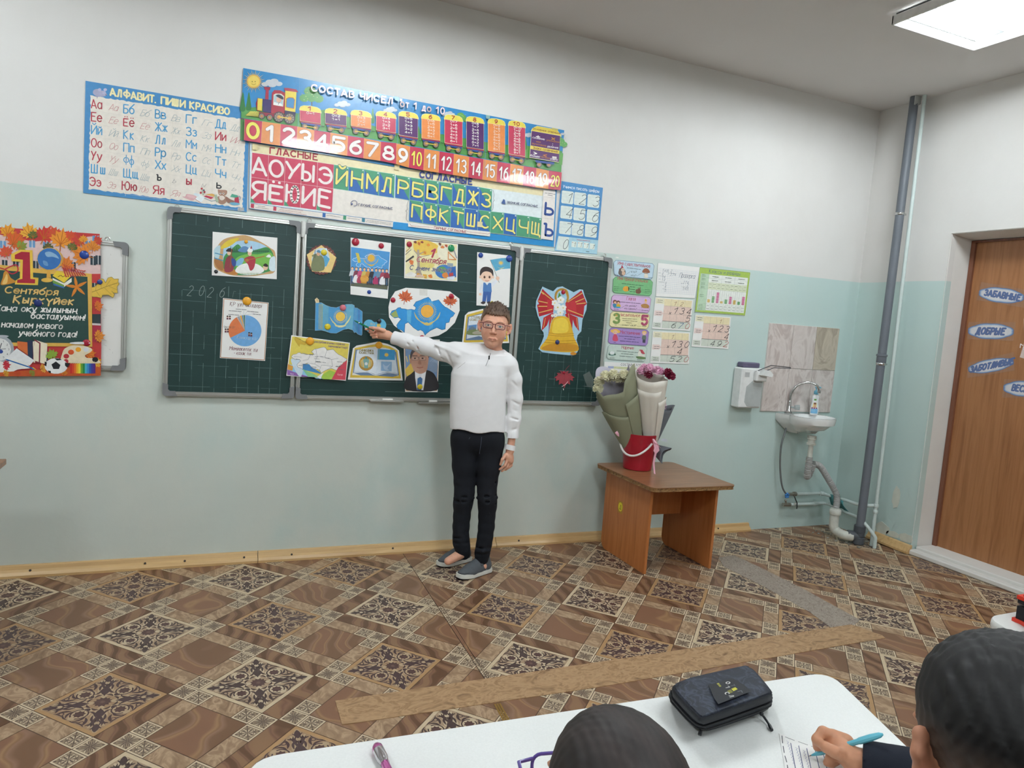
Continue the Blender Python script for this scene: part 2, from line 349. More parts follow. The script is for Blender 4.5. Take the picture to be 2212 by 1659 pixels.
def ornate(kind):
    """list of (polygon in [-1,1]^2, colour, layer)"""
    light=kind==0
    bord='CDB898' if light else 'B38C60'; base='A98F74' if light else 'A48566'; ink='4E3B38' if light else '523C3C'; ink2='75605A'
    pale='C6B294' if light else 'B59C7C'
    out=[([(-1,-1),(1,-1),(1,1),(-1,1)],bord,0)]
    q=.90
    out.append(([(-q,-q),(q,-q),(q,q),(-q,q)],base,1))
    P=[];Q=[];W=[]
    # pale underlay lobes
    W+=leafp((.12,.12),(.5,.5),(.9,.9),.16)+leafp((.3,0),(.55,.05),(.86,0),.2)+leafp((.35,.2),(.6,.4),(.6,.8),.10)+leafp((.2,.35),(.4,.55),(.86,.62),.08)
    # corner palmette on the diagonal
    P+=leafp((.66,.66),(.78,.78),(.88,.88),.075)
    for k,(a,l) in enumerate(((.95,.30),(.6,.34),(.25,.36))):
        P+=leafp((.42,.42),(.42+l*.75,.42+l*.15*k),(.46+l,.5+l*a*.75),.028)
    P+=leafp((.20,.20),(.36,.30),(.60,.60),.035)+leafp((.22,.22),(.42,.26),(.50,.42),.03)+leafp((.30,.34),(.46,.40),(.52,.52),.028)
    # flowers towards the middle of each side
    Q+=[star(.60,0,.145,.105,8)]
    P+=ring(.60,0,.19,.018,20,160,6)
    P+=leafp((.60,.20),(.74,.26),(.86,.12),.03)+leafp((.42,.10),(.36,.26),(.48,.34),.03)+leafp((.80,.28),(.90,.2),(.88,.04),.02)
    P+=leafp((.62,.24),(.68,.40),(.86,.44),.035)+leafp((.84,.50),(.74,.52),(.70,.62),.028)+leafp((.48,.30),(.60,.38),(.66,.50),.03)
    P+=ring(.80,.34,.055,.014,0,300,6)+leafp((.30,.02),(.34,.12),(.26,.2),.028)+leafp((.86,.22),(.82,.36),(.88,.5),.018)
    P+=leafp((.33,0),(.4,.05),(.44,.02),.04)+leafp((.52,.56),(.66,.54),(.78,.60),.02)
    P+=leafp((.7,.86),(.74,.76),(.62,.7),.022)+leafp((.88,.72),(.8,.7),(.76,.76),.018)
    for p in d4(W): out.append((p,pale,2))
    for p in d4(P): out.append((p,ink,3))
    for p in d4(Q,False): out.append((p,'5B403C',4))
    out.append((star(0,0,.215,.16,12),'5B403C',4)); out.append((star(0,0,.07,.04,8),'6F524A',5))
    return out
def smallt(var):
    out=[([(-1,-1),(1,-1),(1,1),(-1,1)],'D9C6A8',0),([(-.86,-.86),(.86,-.86),(.86,.86),(-.86,.86)],'A08A70',1)]
    W=leafp((.1,.05),(.5,.1),(.84,.3),.14); P=leafp((.62,.62),(.72,.72),(.82,.82),.09)
    if var:
        P+=leafp((.03,.0),(.35,.16),(.66,.56),.05)+leafp((.05,0),(.4,.02),(.82,.10),.05)+leafp((.3,.1),(.6,.2),(.8,.46),.045)
    else:
        P+=leafp((.0,.0),(.3,.3),(.62,.58),.05)+leafp((.1,.05),(.45,-.02),(.7,.12),.05)+ring(.6,.28,.12,.035,0,270,5)+leafp((.8,.02),(.74,.3),(.84,.44),.03)
    for p in d4(W): out.append((p,'CDB99A',2))
    for p in d4(P): out.append((p,'5E4A40',3))
    return out
LH=.00006
def clip(poly,lines):
    for (ax,ay,nx,ny) in lines:
        out=[]; n=len(poly)
        if n<3: return []
        for i in range(n):
            p,q=poly[i],poly[(i+1)%n]; a=(p[0]-ax)*nx+(p[1]-ay)*ny; b_=(q[0]-ax)*nx+(q[1]-ay)*ny
            if a>=0: out.append(p)
            if (a>=0)!=(b_>=0):
                t=a/(a-b_); out.append((p[0]+(q[0]-p[0])*t,p[1]+(q[1]-p[1])*t))
        poly=out
    return poly if len(poly)>2 else []
s0=atz(872,1196); s1=atz(1045,1465); sd=(s1-s0).normalized()
SEAM_L=(s0.x,s0.y,sd.y,-sd.x); SEAM_R=(s0.x,s0.y,-sd.y,sd.x)
if (-3-s0.x)*SEAM_L[2]+(-1-s0.y)*SEAM_L[3]<0: SEAM_L,SEAM_R=SEAM_R,SEAM_L
WALLY=(0,-.002,0,-1); WALLX=(XR-.001,0,-1,0)
ORN=[ornate(0),ornate(1)]; SML=[smallt(0),smallt(1)]
shared={}
def piece(kind,uc,vc,hu,hv,sheet,cnt):
    """one printed tile centred at uc,vc with half sizes hu,hv in cells"""
    dx,dy=(0,0) if sheet==0 else (.05*K*.95,-.128*K)
    g=.022
    def tf(x,y): return UV(uc+x*(hu-g),vc+y*(hv-g),dx,dy)
    cen=UV(uc,vc,dx,dy); cor=[tf(-1,-1),tf(1,-1),tf(1,1),tf(-1,1)]
    if cen[1]>.25 or cen[1]<-3.0 or cen[0]<-1.25 or cen[0]>XR+.25: return
    if cen[1]<-2.2 and cen[0]<-.5: return
    lines=[SEAM_L if sheet==0 else SEAM_R,WALLY,WALLX]
    d=[[ (c[0]-l[0])*l[2]+(c[1]-l[1])*l[3] for c in cor] for l in lines]
    if any(max(x)<=0 for x in d): return
    whole=all(min(x)>=0 for x in d)
    if kind[0]=='o': pl=ORN[int(kind[1])]
    elif kind[0]=='s': pl=SML[int(kind[1])]
    else: pl=[([(-1,-1),(1,-1),(1,1),(-1,1)],None,0)]
    mt={'o':TI,'s':TI,'w':ST1,'d':ST2,'l':ST3}[kind[0]]
    nm={'o':'ornate_tile','s':'small_tile','w':'stone_tile','d':'dark_border_tile','l':'light_border_tile'}[kind[0]]
    key=(kind,hu,hv)
    h0=.0006
    if whole and key in shared: me=shared[key]
    else:
        v=[];f=[];c=[]
        for pi,(p,col,ly) in enumerate(pl):
            jz=(pi%16)*3e-6
            q=[tf(x,y) for x,y in p]
            if not whole:
                q=q if len(q)<=4 or len(q)>10 else q
                lim=[l for l,x in zip(lines,d) if min(x)<0]
                q=clip(q,lim)
                if not q: continue
            if len(q)>8:
                tr=tessellate_polygon([[Vector((a,b_,0)) for a,b_ in q]]); n=len(v)
                v+=[(a-cen[0],b_-cen[1],h0+ly*LH+jz) for a,b_ in q]; f+=[tuple(n+i for i in t) for t in tr]; c+=[col]*len(tr)
            else:
                n=len(v); v+=[(a-cen[0],b_-cen[1],h0+ly*LH+jz) for a,b_ in q]; f.append(tuple(range(n,n+len(q)))); c.append(col)
            if ly==0:   # little edge so that each piece stands proud of its joint
                m=len(q); n2=len(v); v+=[(a-cen[0],b_-cen[1],0.) for a,b_ in q]+[(a-cen[0],b_-cen[1],h0) for a,b_ in q]
                for i in range(m): f.append((n2+i,n2+(i+1)%m,n2+m+(i+1)%m,n2+m+i)); c.append(col)
        if not f: return
        me=mesh(nm,v,f,c,[mt])
        if whole: shared[key]=me
    PIECES.append((nm,me,cen,(cen[0]-CAM[0])**2+(cen[1]-CAM[1])**2))
PIECES=[]
for sheet in (0,1):
    for m in range(-12,16):
        for n_ in range(-12,16):
            u0,v0=5*m,5*n_    # block corner; medallion at block(-1,-1) has centre (0,0)
            uo=u0+3-.0; vo=v0+3-.0   # shift so block (-1,-1) spans u[-3,2]: ornate [-2,2]
            uo=u0+2; vo=v0+2
            # block spans [uo,uo+5]; ornate tile high-high or low-low
            if (m+n_)%2==0:
                row=((m-n_)//2)%2; light=0 if m%2 else 1
                a=1 if row==0 else 0
                piece('o%d'%light,uo+a+2,vo+a+2,2,2,sheet,0)
                e=.5 if row==0 else 4.5
                piece('d',uo+e,vo+a+2,.5,2,sheet,0); piece('d',uo+a+2,vo+e,2,.5,sheet,0)
                piece('s1',uo+e,vo+e,.5,.5,sheet,0)
            else:
                piece('w',uo+2.5,vo+2.5,1.5,1.5,sheet,0)
                for (i,j,k) in ((0,4,0),(4,0,0),(0,0,1),(1,0,0),(0,1,0),(4,4,1),(3,4,0),(4,3,0)):
                    piece('s%d'%k,uo+i+.5,vo+j+.5,.5,.5,sheet,0)
                piece('l',uo+.5,vo+3,.5,1,sheet,0); piece('l',uo+3,vo+.5,1,.5,sheet,0)
                piece('l',uo+4.5,vo+2,.5,1,sheet,0); piece('l',uo+2,vo+4.5,1,.5,sheet,0)
PIECES.sort(key=lambda p:p[3])
cnt={}; rest={}
for nm,me,cen,_d in PIECES:
    cnt[nm]=cnt.get(nm,0)+1
    if cnt[nm]<=290:
        o=bpy.data.objects.new(nm,me); o.location=(cen[0],cen[1],0); COL.objects.link(o); o.parent=floor
    else: rest.setdefault(nm,[]).append((me,cen))
for nm,L in rest.items():
    b=MB()
    V=[];F=[];C=[]
    for me,cen in L:
        n=len(V); V+=[(v.co.x+cen[0],v.co.y+cen[1],v.co.z) for v in me.vertices]
        for p in me.polygons: F.append(tuple(n+i for i in p.vertices))
        if me.color_attributes:
            cc=me.color_attributes['ink'].data
            C+=[tuple(cc[p.loop_start].color) for p in me.polygons]
    me2=bpy.data.meshes.new(nm); me2.from_pydata(V,[],F); me2.materials.append(L[0][0].materials[0])
    if C:
        a=me2.color_attributes.new('ink','FLOAT_COLOR','CORNER'); LL=[]
        for f_,c_ in zip(F,C): LL.extend(c_*len(f_))
        a.data.foreach_set('color',LL)
    o=bpy.data.objects.new(nm+'_far',me2); COL.objects.link(o); o.parent=floor; o['kind']='stuff'
# seam between the two vinyl sheets, a brass joint strip in front of it
dk=mat('seam_grime','3B2B22',.7)
b=MB()
def strip(b,p,q,w0,z,off=0.):
    d=(q-p).normalized(); n=Vector((-d.y,d.x,0)); p=p+n*off; q=q+n*off
    b.add([p-n*w0+Vector((0,0,z)),q-n*w0+Vector((0,0,z)),q+n*w0+Vector((0,0,z)),p+n*w0+Vector((0,0,z))],[(0,1,2,3)])
sA=atz(862,1183); sB=atz(1050,1472)
strip(b,sA,sB,.0014,.0013); strip(b,atz(950,1310),sB,.001,.0013,.011); strip(b,atz(1000,1400),sB,.0008,.0013,.02)
struct(b.build('trim_vinyl_seam',dk))
b=MB(); p,q=atz(1074,1521),atz(1122,1610)
for k in (-1,0,1): strip(b,p,q,.0035,.0022,k*.009)
struct(b.build('trim_brass_joint',mat('old_brass','B08A4A',.4,.7)))
# beige patching strips of another vinyl laid over the floor
def slab(name,pts,h,m,label):
    P=[atz(*p) for p in pts]
    if sum(P[i].x*P[(i+1)%len(P)].y-P[(i+1)%len(P)].x*P[i].y for i in range(len(P)))<0: P=P[::-1]
    b=MB(); b.prism([(p.x,p.y) for p in P],.0002,h); o=b.build(name,m); tag(o,label,'floor strip'); return o
BS=grain('beige_vinyl_strip',[(.25,'7E6044'),(.42,'A98560'),(.52,'B99670'),(.6,'9A7652'),(.75,'C4A27A')],axis=(3,5,1),scale=3.4,dist=2.2,rough=.5,det=8)
slab('floor_strip',[(724,1515),(739,1567),(1300,1484),(1912,1379),(1905,1373),(1838,1350),(1300,1430)],.0026,BS,'long beige marbled vinyl strip laid across the patterned floor')
GS=grain('grey_worn_strip',[(.3,'6E6058'),(.45,'94867A'),(.55,'A89C90'),(.65,'7C6E64'),(.8,'B0A498')],axis=(6,6,1),scale=6,dist=2.5,rough=.6,det=8)
slab('floor_strip',[(1552,1205),(1563,1224),(1640,1262),(1748,1322),(1800,1360),(1842,1353),(1858,1340),(1740,1275),(1640,1225),(1585,1200)],.0018,GS,'short grey worn vinyl strip running from the brown desk to the beige strip')
# ================================================================= CEILING LIGHTS
def emis(name,c,s):
    m,t,bb=nt(name); bb.inputs['Base Color'].default_value=(.8,.8,.8,1); bb.inputs['Emission Color'].default_value=lin(c); bb.inputs['Emission Strength'].default_value=s; return m
EM=emis('lamp_tube_glow','F2FBFF',PANEL_W)
DIF=mat('prismatic_diffuser','EAF2F4',.35,var=.02,alpha=.03)
def ceiling_light(x,y,lab,grp='ceiling panel lights'):
    t=thing('ceiling_light',lab,'ceiling light',(x,y,H),grp)
    h=.2975; fm=mat('white_enamel','E8E8E6',.4)
    b=MB(); 
    b2=MB(); b2.box(x-h+.012,x+h-.012,y-h+.012,y+h-.012,H-.012,H-.001); b2.build('reflector',mat('lamp_reflector','2E3436',.5,var=.01),t)
    for s in (-1,1):
        b.box(x+s*h-(.012 if s>0 else 0),x+s*h+(.012 if s<0 else 0),y-h,y+h,H-.055,H-.012,bev=.003)
        b.box(x-h,x+h,y+s*h-(.012 if s>0 else 0),y+s*h+(.012 if s<0 else 0),H-.055,H-.012,bev=.003)
    b.build('frame',fm,t)
    for k in range(4):
        b=MB(); yy=y-.21+.14*k; b.tube([(x-.27,yy,H-.032),(x+.27,yy,H-.032)],.018,seg=10); b.build('tube_lamp',EM,t,smooth=True)
    b=MB(); b.box(x-h+.012,x+h-.012,y-h+.012,y+h-.012,H-.054,H-.050); b.build('diffuser',DIF,t)
    return t
ceiling_light(3.475,-1.385,'square panel light with four glowing tubes above the door corner')
for (x,y) in ((1.1,-1.385),(-1.27,-1.385),(3.475,-3.9),(1.1,-3.9),(-1.27,-3.9),(1.1,-5.9)):
    ceiling_light(x,y,'square four tube panel light on the ceiling beyond the view')
# ================================================================= STROKE LETTERING
# glyph: width | strokes ; digits pairs xy, baseline y=2, cap top y=9, x-height y=7 ; '~' = smooth stroke
G_={}
def _ar(cx,cy,rx,ry,a0,a1,n=9): return [(cx+rx*math.cos(math.radians(a0+(a1-a0)*i/n)),cy+ry*math.sin(math.radians(a0+(a1-a0)*i/n))) for i in range(n+1)]
def _bowl(x0,x1,y0,y1,left=False):
    r=(y1-y0)/2; rx=min(r*1.05,(x1-x0)*.75)
    if left: return [(x1,y1),(x0+rx,y1)]+_ar(x0+rx,y0+r,rx,r,90,270)+[(x1,y0)]
    return [(x0,y1),(x1-rx,y1)]+_ar(x1-rx,y0+r,rx,r,90,-90)+[(x0,y0)]
HX='0123456789ab'
def _p(s):
    c=s[0]=='~'; q=s[1:] if c else s
    p=[(HX.index(q[i]),HX.index(q[i+1])) for i in range(0,len(q),2)]
    return smooth_path(p,3) if c else p
def g(chs,w,*st):
    for ch in chs: G_[ch]=(w,[_p(x) if isinstance(x,str) else x for x in st])
O5=_ar(2.5,5.5,2.5,3.5,0,360,18)
g('А',5,'022952','1444'); g('Б',4,'4909',[(0,9),(0,2)],_bowl(0,4,2,6)); g('ВB',4,'0902',_bowl(0,3.7,5.6,9),_bowl(0,4.2,2,5.6)); g('Г',4,'020949')
g('Д',5,'01025251','12294942'); g('Е',4,'49090242','0636'); g('Ё',4,'48080242','0535',[(1,9.7),(1.1,9.7)],[(3,9.7),(3.1,9.7)])
g('Ж',6,'3932','0936','0236','6936','6236'); Z3=[(.2,8.2)]+_ar(1.9,7.3,1.8,1.7,140,-90)+_ar(1.9,3.9,2.1,1.9,90,-145); g('З3',4,Z3); g('И',5,'09025952'); g('Й',5,'09025952','~1b2a3a4b'); g('К',5,'0902','4906','0642'); g('Қ',5,'0902','4906','064241')
g('Л',5,'02122949','4942'); g('М',6,'0209356962'); g('НH',5,'0902','5952','0656'); g('О',5,O5); g('П',5,'02095952'); g('Р',4,'0902',_bowl(0,4,5.2,9)); g('С',5,_ar(2.7,5.5,2.7,3.5,48,312,12))
g('Т',4,'0949','2922'); g('У',4,'0925','492512'); g('Ф',6,'3a32',_ar(3,5.8,3,2.1,0,360,16)); g('Х',5,'0952','0259'); g('Ц',5,'090242','494251'); g('Ч',4,'~0906153545','4942')
g('Ш',5,'0902','2922','4942','0242'); g('Щ',5,'0902','2922','4942','025251'); g('Ъ',5,'0919','1912',_bowl(1,5,2,5.8)); g('Ы',6,'0902',_bowl(0,3.6,2,5.8),'5952'); g('Ь',4,'0902',_bowl(0,4,2,5.8))
g('Э',5,_ar(2.3,5.5,2.7,3.5,-140,140,12),'2656'); g('Ю',6,'0902','0626',_ar(4.2,5.5,1.9,3.5,0,360,14)); g('Я',4,'4942',_bowl(0,4,5.2,9,True),'2502')
g('1',3,'072922'); g('2',4,_ar(2,7.2,1.9,1.8,160,-20)+[(0,2),(4,2)]); g('4',4,'390444','3932'); g('5',4,'490906',[(0,6)]+_ar(1.8,4.3,2.2,2.3,100,-140)); g('6',4,_ar(2,4.3,2,2.3,0,360,12),[(3.3,9)]+_ar(4,4.3,4,4.6,125,180,5)); g('7',4,'094912')
g('8',4,_ar(2,7.3,1.5,1.7,0,360,12),_ar(2,3.8,2,1.8,0,360,12)); g('9',4,_ar(2,6.7,2,2.3,0,360,12),[(.7,2)]+_ar(0,6.7,4,4.6,-55,0,5)); g('0',4,_ar(2,5.5,2,3.5,0,360,16))
g('+',4,'2723','0545'); g('-',3,'0535'); g('—',6,'0565'); g('=',4,'0646','0444'); g('<',3,'370533'); g('>',3,'073503'); g('.',1,'0202'); g(',',1,'1301'); g('!',1,'0904','0202'); g('?',3,_ar(1.6,7.3,1.6,1.7,160,-80,8)+[(1.6,4)],[(1.6,2),(1.7,2)]); g(':',1,'0303','0606'); g('x',4,'0743','0347'); g('N',5,'02095259'); g('%',4,'0249','0808','4343'); g(' ',2); g(')',2,'~09160402')
for a_,b_ in zip('гдзийклмнптцчшщъыьэюяжкх','ГДЗИЙКЛМНПТЦЧШЩЪЫЬЭЮЯЖКХ'): G_[a_]=('L',b_)
E4=_ar(2,4.5,2,2.5,0,360,14)
g('а',4,E4,'4742'); g('о',4,E4); g('б',4,_ar(2,4.3,2,2.3,0,360,12),'~4a280604'); g('в',4,'0702',_bowl(0,3.5,4.6,7),_bowl(0,4,2,4.6)); g('е',4,[(0,4.6),(4,4.6)]+_ar(2,4.5,2,2.5,5,320,12)); g('ё',4,G_['е'][1][0],[(1,9),(1.1,9)],[(3,9),(3.1,9)])
g('р',4,'0700',E4); g('с',4,_ar(2.1,4.5,2.1,2.5,50,310,10)); g('у',4,'0722','472200'); g('ф',5,'2a20',_ar(2.2,4.5,2.4,2.3,0,360,12)); g('і',1,'0702','0909'); g('ү',4,'0724','4724','2420'); g('ұ',4,'0724','4724','2420','1333'); g('қ',4,'0702','4704','044241'); g('ң',4,'0702','4742','0444','4251'); g('ғ',3,'020737',[(-.6,4.6),(2,4.6)])
def glyph(ch,sm=True):
    d=G_.get(ch) or G_.get(ch.upper()) or (3,[])
    if d[0]=='L':
        d=G_[d[1]]; k=5/7; return d[0]*k,[[(x*k,2+(y-2)*k) for x,y in p] for p in d[1]]
    return d[0],d[1]
# ================================================================= FLAT PRINT CANVAS
def zoom(x0,y0,s_):
    """readings in an enlarged view -> survey pixels"""
    return lambda x,y:(x0+x/s_,y0+y/s_)
class Canvas:
    """flat print on a plane. map: drawing coords -> plane coords (a,b); to3: plane coords -> room; each ink layer is a hair proud of the last"""
    def __init__(s,Z,plane='y',off=0.,h=.0004,ref=None,up=(0,1),step=.00005):
        s.Z=Z; s.plane=plane; s.off=off; s.h=h; s.k=0; s.step=step; s.j=0; s.mb=MB(); s.up=up
        s.n={'y':Vector((0,-1,0)),'x':Vector((-1,0,0)),'z':Vector((0,0,1))}[plane]
        if ref: s.setref(*ref)
    def setref(s,x,y):
        a=s.map(x,y); b=s.map(x,y-20); s.sc=math.hypot(a[0]-b[0],a[1]-b[1])/20
    def map(s,x,y):
        px,py=s.Z(x,y)
        if s.plane=='y': p=aty(px,py,s.off); return (p.x,p.z)
        if s.plane=='x': p=atx(px,py,s.off); return (p.y,p.z)
        p=atz(px,py,s.off); return (p.x,p.y)
    def to3(s,a,b):
        if s.plane=='y': return Vector((a,s.off,b))
        if s.plane=='x': return Vector((s.off,a,b))
        return Vector((a,b,s.off))
    def emit(s,pts,c):
        s.j=(s.j+1)%14; o=s.n*(s.h+s.k*s.step+s.j*.000003)
        if len(pts)>4:
            try: tr=tessellate_polygon([[Vector((p[0]-pts[0][0],p[1]-pts[0][1],0)) for p in pts]])
            except Exception: return
            s.mb.add([s.to3(*p)+o for p in pts],[tuple(t) for t in tr],c)
        else: s.mb.poly([s.to3(*p)+o for p in pts],c)
    def poly(s,pts,c,up=True):
        if up: s.k+=1
        s.emit([s.map(*p) for p in pts],c); return s
    def rect(s,x0,y0,x1,y1,c,up=True): return s.poly([(x0,y0),(x1,y0),(x1,y1),(x0,y1)],c,up)
    def blob(s,pts,c,n=4,up=True): return s.poly(smooth_path(pts,n,True),c,up)
    def ell(s,x,y,rx,ry=None,c='000000',n=18,up=True,a0=0,rot=0):
        ry=rx if ry is None else ry; cr,sr=math.cos(math.radians(rot)),math.sin(math.radians(rot)); pp=[]
        for i in range(n):
            a=2*PI*i/n+a0; X=rx*math.cos(a); Y=ry*math.sin(a); pp.append((x+X*cr-Y*sr,y+X*sr+Y*cr))
        return s.poly(pp,c,up)
    def star(s,x,y,r0,r1,n,c,up=True): return s.poly([(x+(r1 if i%2 else r0)*math.cos(PI*i/n),y+(r1 if i%2 else r0)*math.sin(PI*i/n)) for i in range(2*n)],c,up)
    def _st(s,q,w,c,cap=True):
        if len(q)<3 or cap:
            for p in q: s.emit([(p[0]+w/2*math.cos(PI/3*i+.3),p[1]+w/2*math.sin(PI/3*i+.3)) for i in range(6)],c)
        for a,b_ in zip(q[:-1],q[1:]):
            dx,dy=b_[0]-a[0],b_[1]-a[1]; l=math.hypot(dx,dy)
            if l<1e-9: continue
            nx,ny=-dy/l*w/2,dx/l*w/2
            s.emit([(a[0]+nx,a[1]+ny),(b_[0]+nx,b_[1]+ny),(b_[0]-nx,b_[1]-ny),(a[0]-nx,a[1]-ny)],c)
    def line(s,pts,w,c,up=True,cap=True,closed=False,sm=False):
        if up: s.k+=1
        if sm: pts=smooth_path(pts,4,closed)
        if closed: pts=list(pts)+[pts[0]]
        s._st([s.map(*p) for p in pts],w*s.sc,c,cap); return s
    def text(s,t,A,B,h,c,wt=.9,slant=0.,out=None,ow=.7,gap=1.6,up=True):
        """capitals h tall, baseline from A to B; wt = stroke weight in sevenths of a capital"""
        gl=[]; x=0.
        for ch in t:
            w,st=glyph(ch); gl.append((x,st)); x+=w+gap
        x-=gap; a=s.map(*A); b=s.map(*B); L=math.hypot(b[0]-a[0],b[1]-a[1]); ux,uy=(b[0]-a[0])/L,(b[1]-a[1])/L
        su=L/max(x,1); sv=h*s.sc/7; vx,vy=s.up
        S_=[[(a[0]+ux*(gx+X+(Y-2)*slant)*su+vx*(Y-2)*sv, a[1]+uy*(gx+X+(Y-2)*slant)*su+vy*(Y-2)*sv) for X,Y in p] for gx,st in gl for p in st]
        w=wt*min(su*1.15,sv)
        if out:
            s.k+=1
            for p in S_: s._st(p,w+ow*sv,out)
        if up: s.k+=1
        for p in S_: s._st(p,w,c)
        return s
    def micro(s,A,B,h,c,seed=0):
        """print too small to read: word-long dashes"""
        rnd=random.Random(seed); L=math.hypot(B[0]-A[0],B[1]-A[1]); ux,uy=(B[0]-A[0])/L,(B[1]-A[1])/L; x=0; s.k+=1
        while x<L:
            l=min(L-x,rnd.uniform(1.5,5)*h); s.line([(A[0]+ux*x,A[1]+uy*x),(A[0]+ux*(x+l),A[1]+uy*(x+l))],h*.45,c,up=False,cap=False); x+=l+.6*h
        return s
    def leaf(s,x,y,r,c,rot=0,c2=None):
        """maple leaf"""
        P=[(0,-.15),(.1,-.45),(.42,-.55),(.3,-.3),(.75,-.35),(.62,-.18),(1,.1),(.78,.15),(.85,.4),(.5,.28),(.55,.75),(.32,.62),(.15,.7),(0,1.08)]
        P=P+[(-a,b) for a,b in P[::-1][1:-1]]
        cr,sr=math.cos(math.radians(rot)),math.sin(math.radians(rot))
        q=[(x+r*(a*cr-(-b)*sr),y+r*(a*sr+(-b)*cr)) for a,b in P]
        s.poly(q,c)
        def T(a,b): return (x+r*(a*cr+b*sr),y+r*(a*sr-b*cr))
        if c2:
            s.k+=1
            for e in ((0,.8),(.6,.1),(-.6,.1),(.4,.45),(-.4,.45)): s.line([T(0,-.3),T(*e)],r*.05,c2,up=False,cap=False)
            s.line([T(0,-.2),T(.05,-.85)],r*.07,c2,up=False)
        return s
    def sheet(s,name,label,cat,outline,m=None,th=.0004,group=None,sm=False,col=None):
        P=[s.map(*p) for p in (smooth_path(outline,4,True) if sm else outline)]; b=MB(); k=len(P)
        tr=tessellate_polygon([[Vector((p[0]-P[0][0],p[1]-P[0][1],0)) for p in P]])
        b.add([s.to3(*p)+s.n*.00005 for p in P]+[s.to3(*p)+s.n*th for p in P],[tuple(t) for t in tr]+[tuple(i+k for i in t) for t in tr]+[(i,(i+1)%k,(i+1)%k+k,i+k) for i in range(k)],col)
        o=b.build(name,m or (INK if col else PAPER)); tag(o,label,cat,group); s.h=th; s.obj=o; return o
    def done(s,name='print',m=None):
        if s.mb.f: return s.mb.build(name,m or INK,s.obj)
INK=inkmat('poster_ink',.5)
GLOSS=inkmat('glossy_ink',.25,.25)
PAPER=mat('white_paper','EDEBE8',.6,var=.015)
# ================================================================= CHARTS AND POSTERS ON THE WALL
RD,BL,WH,OR,YL='C43D55','3F8FC4','F0E6DE','E58A4B','F0E070'
# ---- alphabet chart
Z=zoom(0,120,3.95); c=Canvas(Z,off=-.003,ref=(1400,800))
c.sheet('alphabet_poster','blue bordered handwriting alphabet chart with mouse and owl, top left on wall','poster',[(730,215),(2130,452),(2105,1335),(710,1172)],col='4389C0')
rn=random.Random(4); ed=[]
def rag(a,b,n,amp):
    return [(a[0]+(b[0]-a[0])*i/n+rn.uniform(-amp,amp),a[1]+(b[1]-a[1])*i/n+rn.uniform(-amp,amp)) for i in range(n)]
c.poly(rag((772,342),(2100,548),70,5)+rag((2095,552),(2068,1302),40,5)+rag((2066,1300),(754,1138),70,5)+rag((756,1136),(773,345),40,5),'E9E1D6')
c.text('АЛФАВИТ. ПИШИ КРАСИВО',(942,338),(1955,505),56,'F2E8B8',wt=1.3,out='E9D98A',ow=.5)
c.blob([(795,325),(800,295),(835,285),(850,300),(880,300),(912,330),(900,345),(870,352),(830,350)],'A9A7C2').ell(850,292,14,13,'B9B6D2').ell(898,292,15,13,'B9B6D2').ell(888,318,17,14,'B4B2CC').ell(905,337,4,4,'4A4458').line([(800,345),(830,352),(828,365)],4,'8E8AA8')
rows=['АаБбВвГгДд','ЕеЁёЖжЗзИи','ЙйКкЛлМмНн','ОоПпРрСсТт','УуФфХхЦцЧч','ШшЩщ']
cols=[(780,920),(1055,1188),(1325,1452),(1588,1712),(1838,1955)]; red=set('АЕЁИОУЭЮЯ'); c.k+=1
for r_,row in enumerate(rows):
    for k in range(len(row)//2):
        t=row[2*k:2*k+2]; x,x2=cols[k]; y=447+(x-780)*.157+r_*(110.5-(x-780)*.0045)
        wd_=100 if t[0] in 'ЖШЩЮ' else 88; wd_=wd_+22 if t[0] in 'ШЩ' else wd_
        c.text(t,(x,y),(x+wd_,y+wd_*.1),70,'B83848' if t[0] in red else '4A9BCB',wt=.95,gap=1.4,up=False)
        y2=y+18+(5 if k else 0); c.text(t,(x2+8,y2),(x2+78,y2+10),54,'C06A70' if t[0] in red else '8FA3A8',wt=.36,slant=.42,gap=.6,up=False)
for t,x,w_ in (('Ээ',765,95),('Юю',1042,122),('Яя',1308,90)):
    y=1108+(x-765)*.128; c.text(t,(x,y),(x+w_,y+w_*.1),70,'B83848',wt=.95,gap=1.4,up=False); c.text(t,(x+145,y+20),(x+215,y+30),54,'C06A70',wt=.36,slant=.42,gap=.6,up=False)
for t,x,y,cc in (('ъ',1338,1062,'2A2A2E'),('ы',1592,1098,'B83848'),('ь',1850,1130,'2A2A2E')):
    c.text(t,(x,y),(x+(46 if t=='ы' else 36),y+4),64,cc,wt=1.2,up=False); c.text(t,(x+125,y+22),(x+158,y+26),44,'8A8A88',wt=.4,slant=.4,up=False)
c.k+=1
for r_ in range(7):
    y0=470+r_*111; c.line([(785,y0),(1500,y0+110),(2090,y0+190)],1.6,'D8D0C8',up=False,cap=False)
for x in (1095,1475,1830): c.line([(x,470+(x-780)*.12),(x-25,1160+(x-780)*.12)],2.2,'DDD3C6',cap=False)
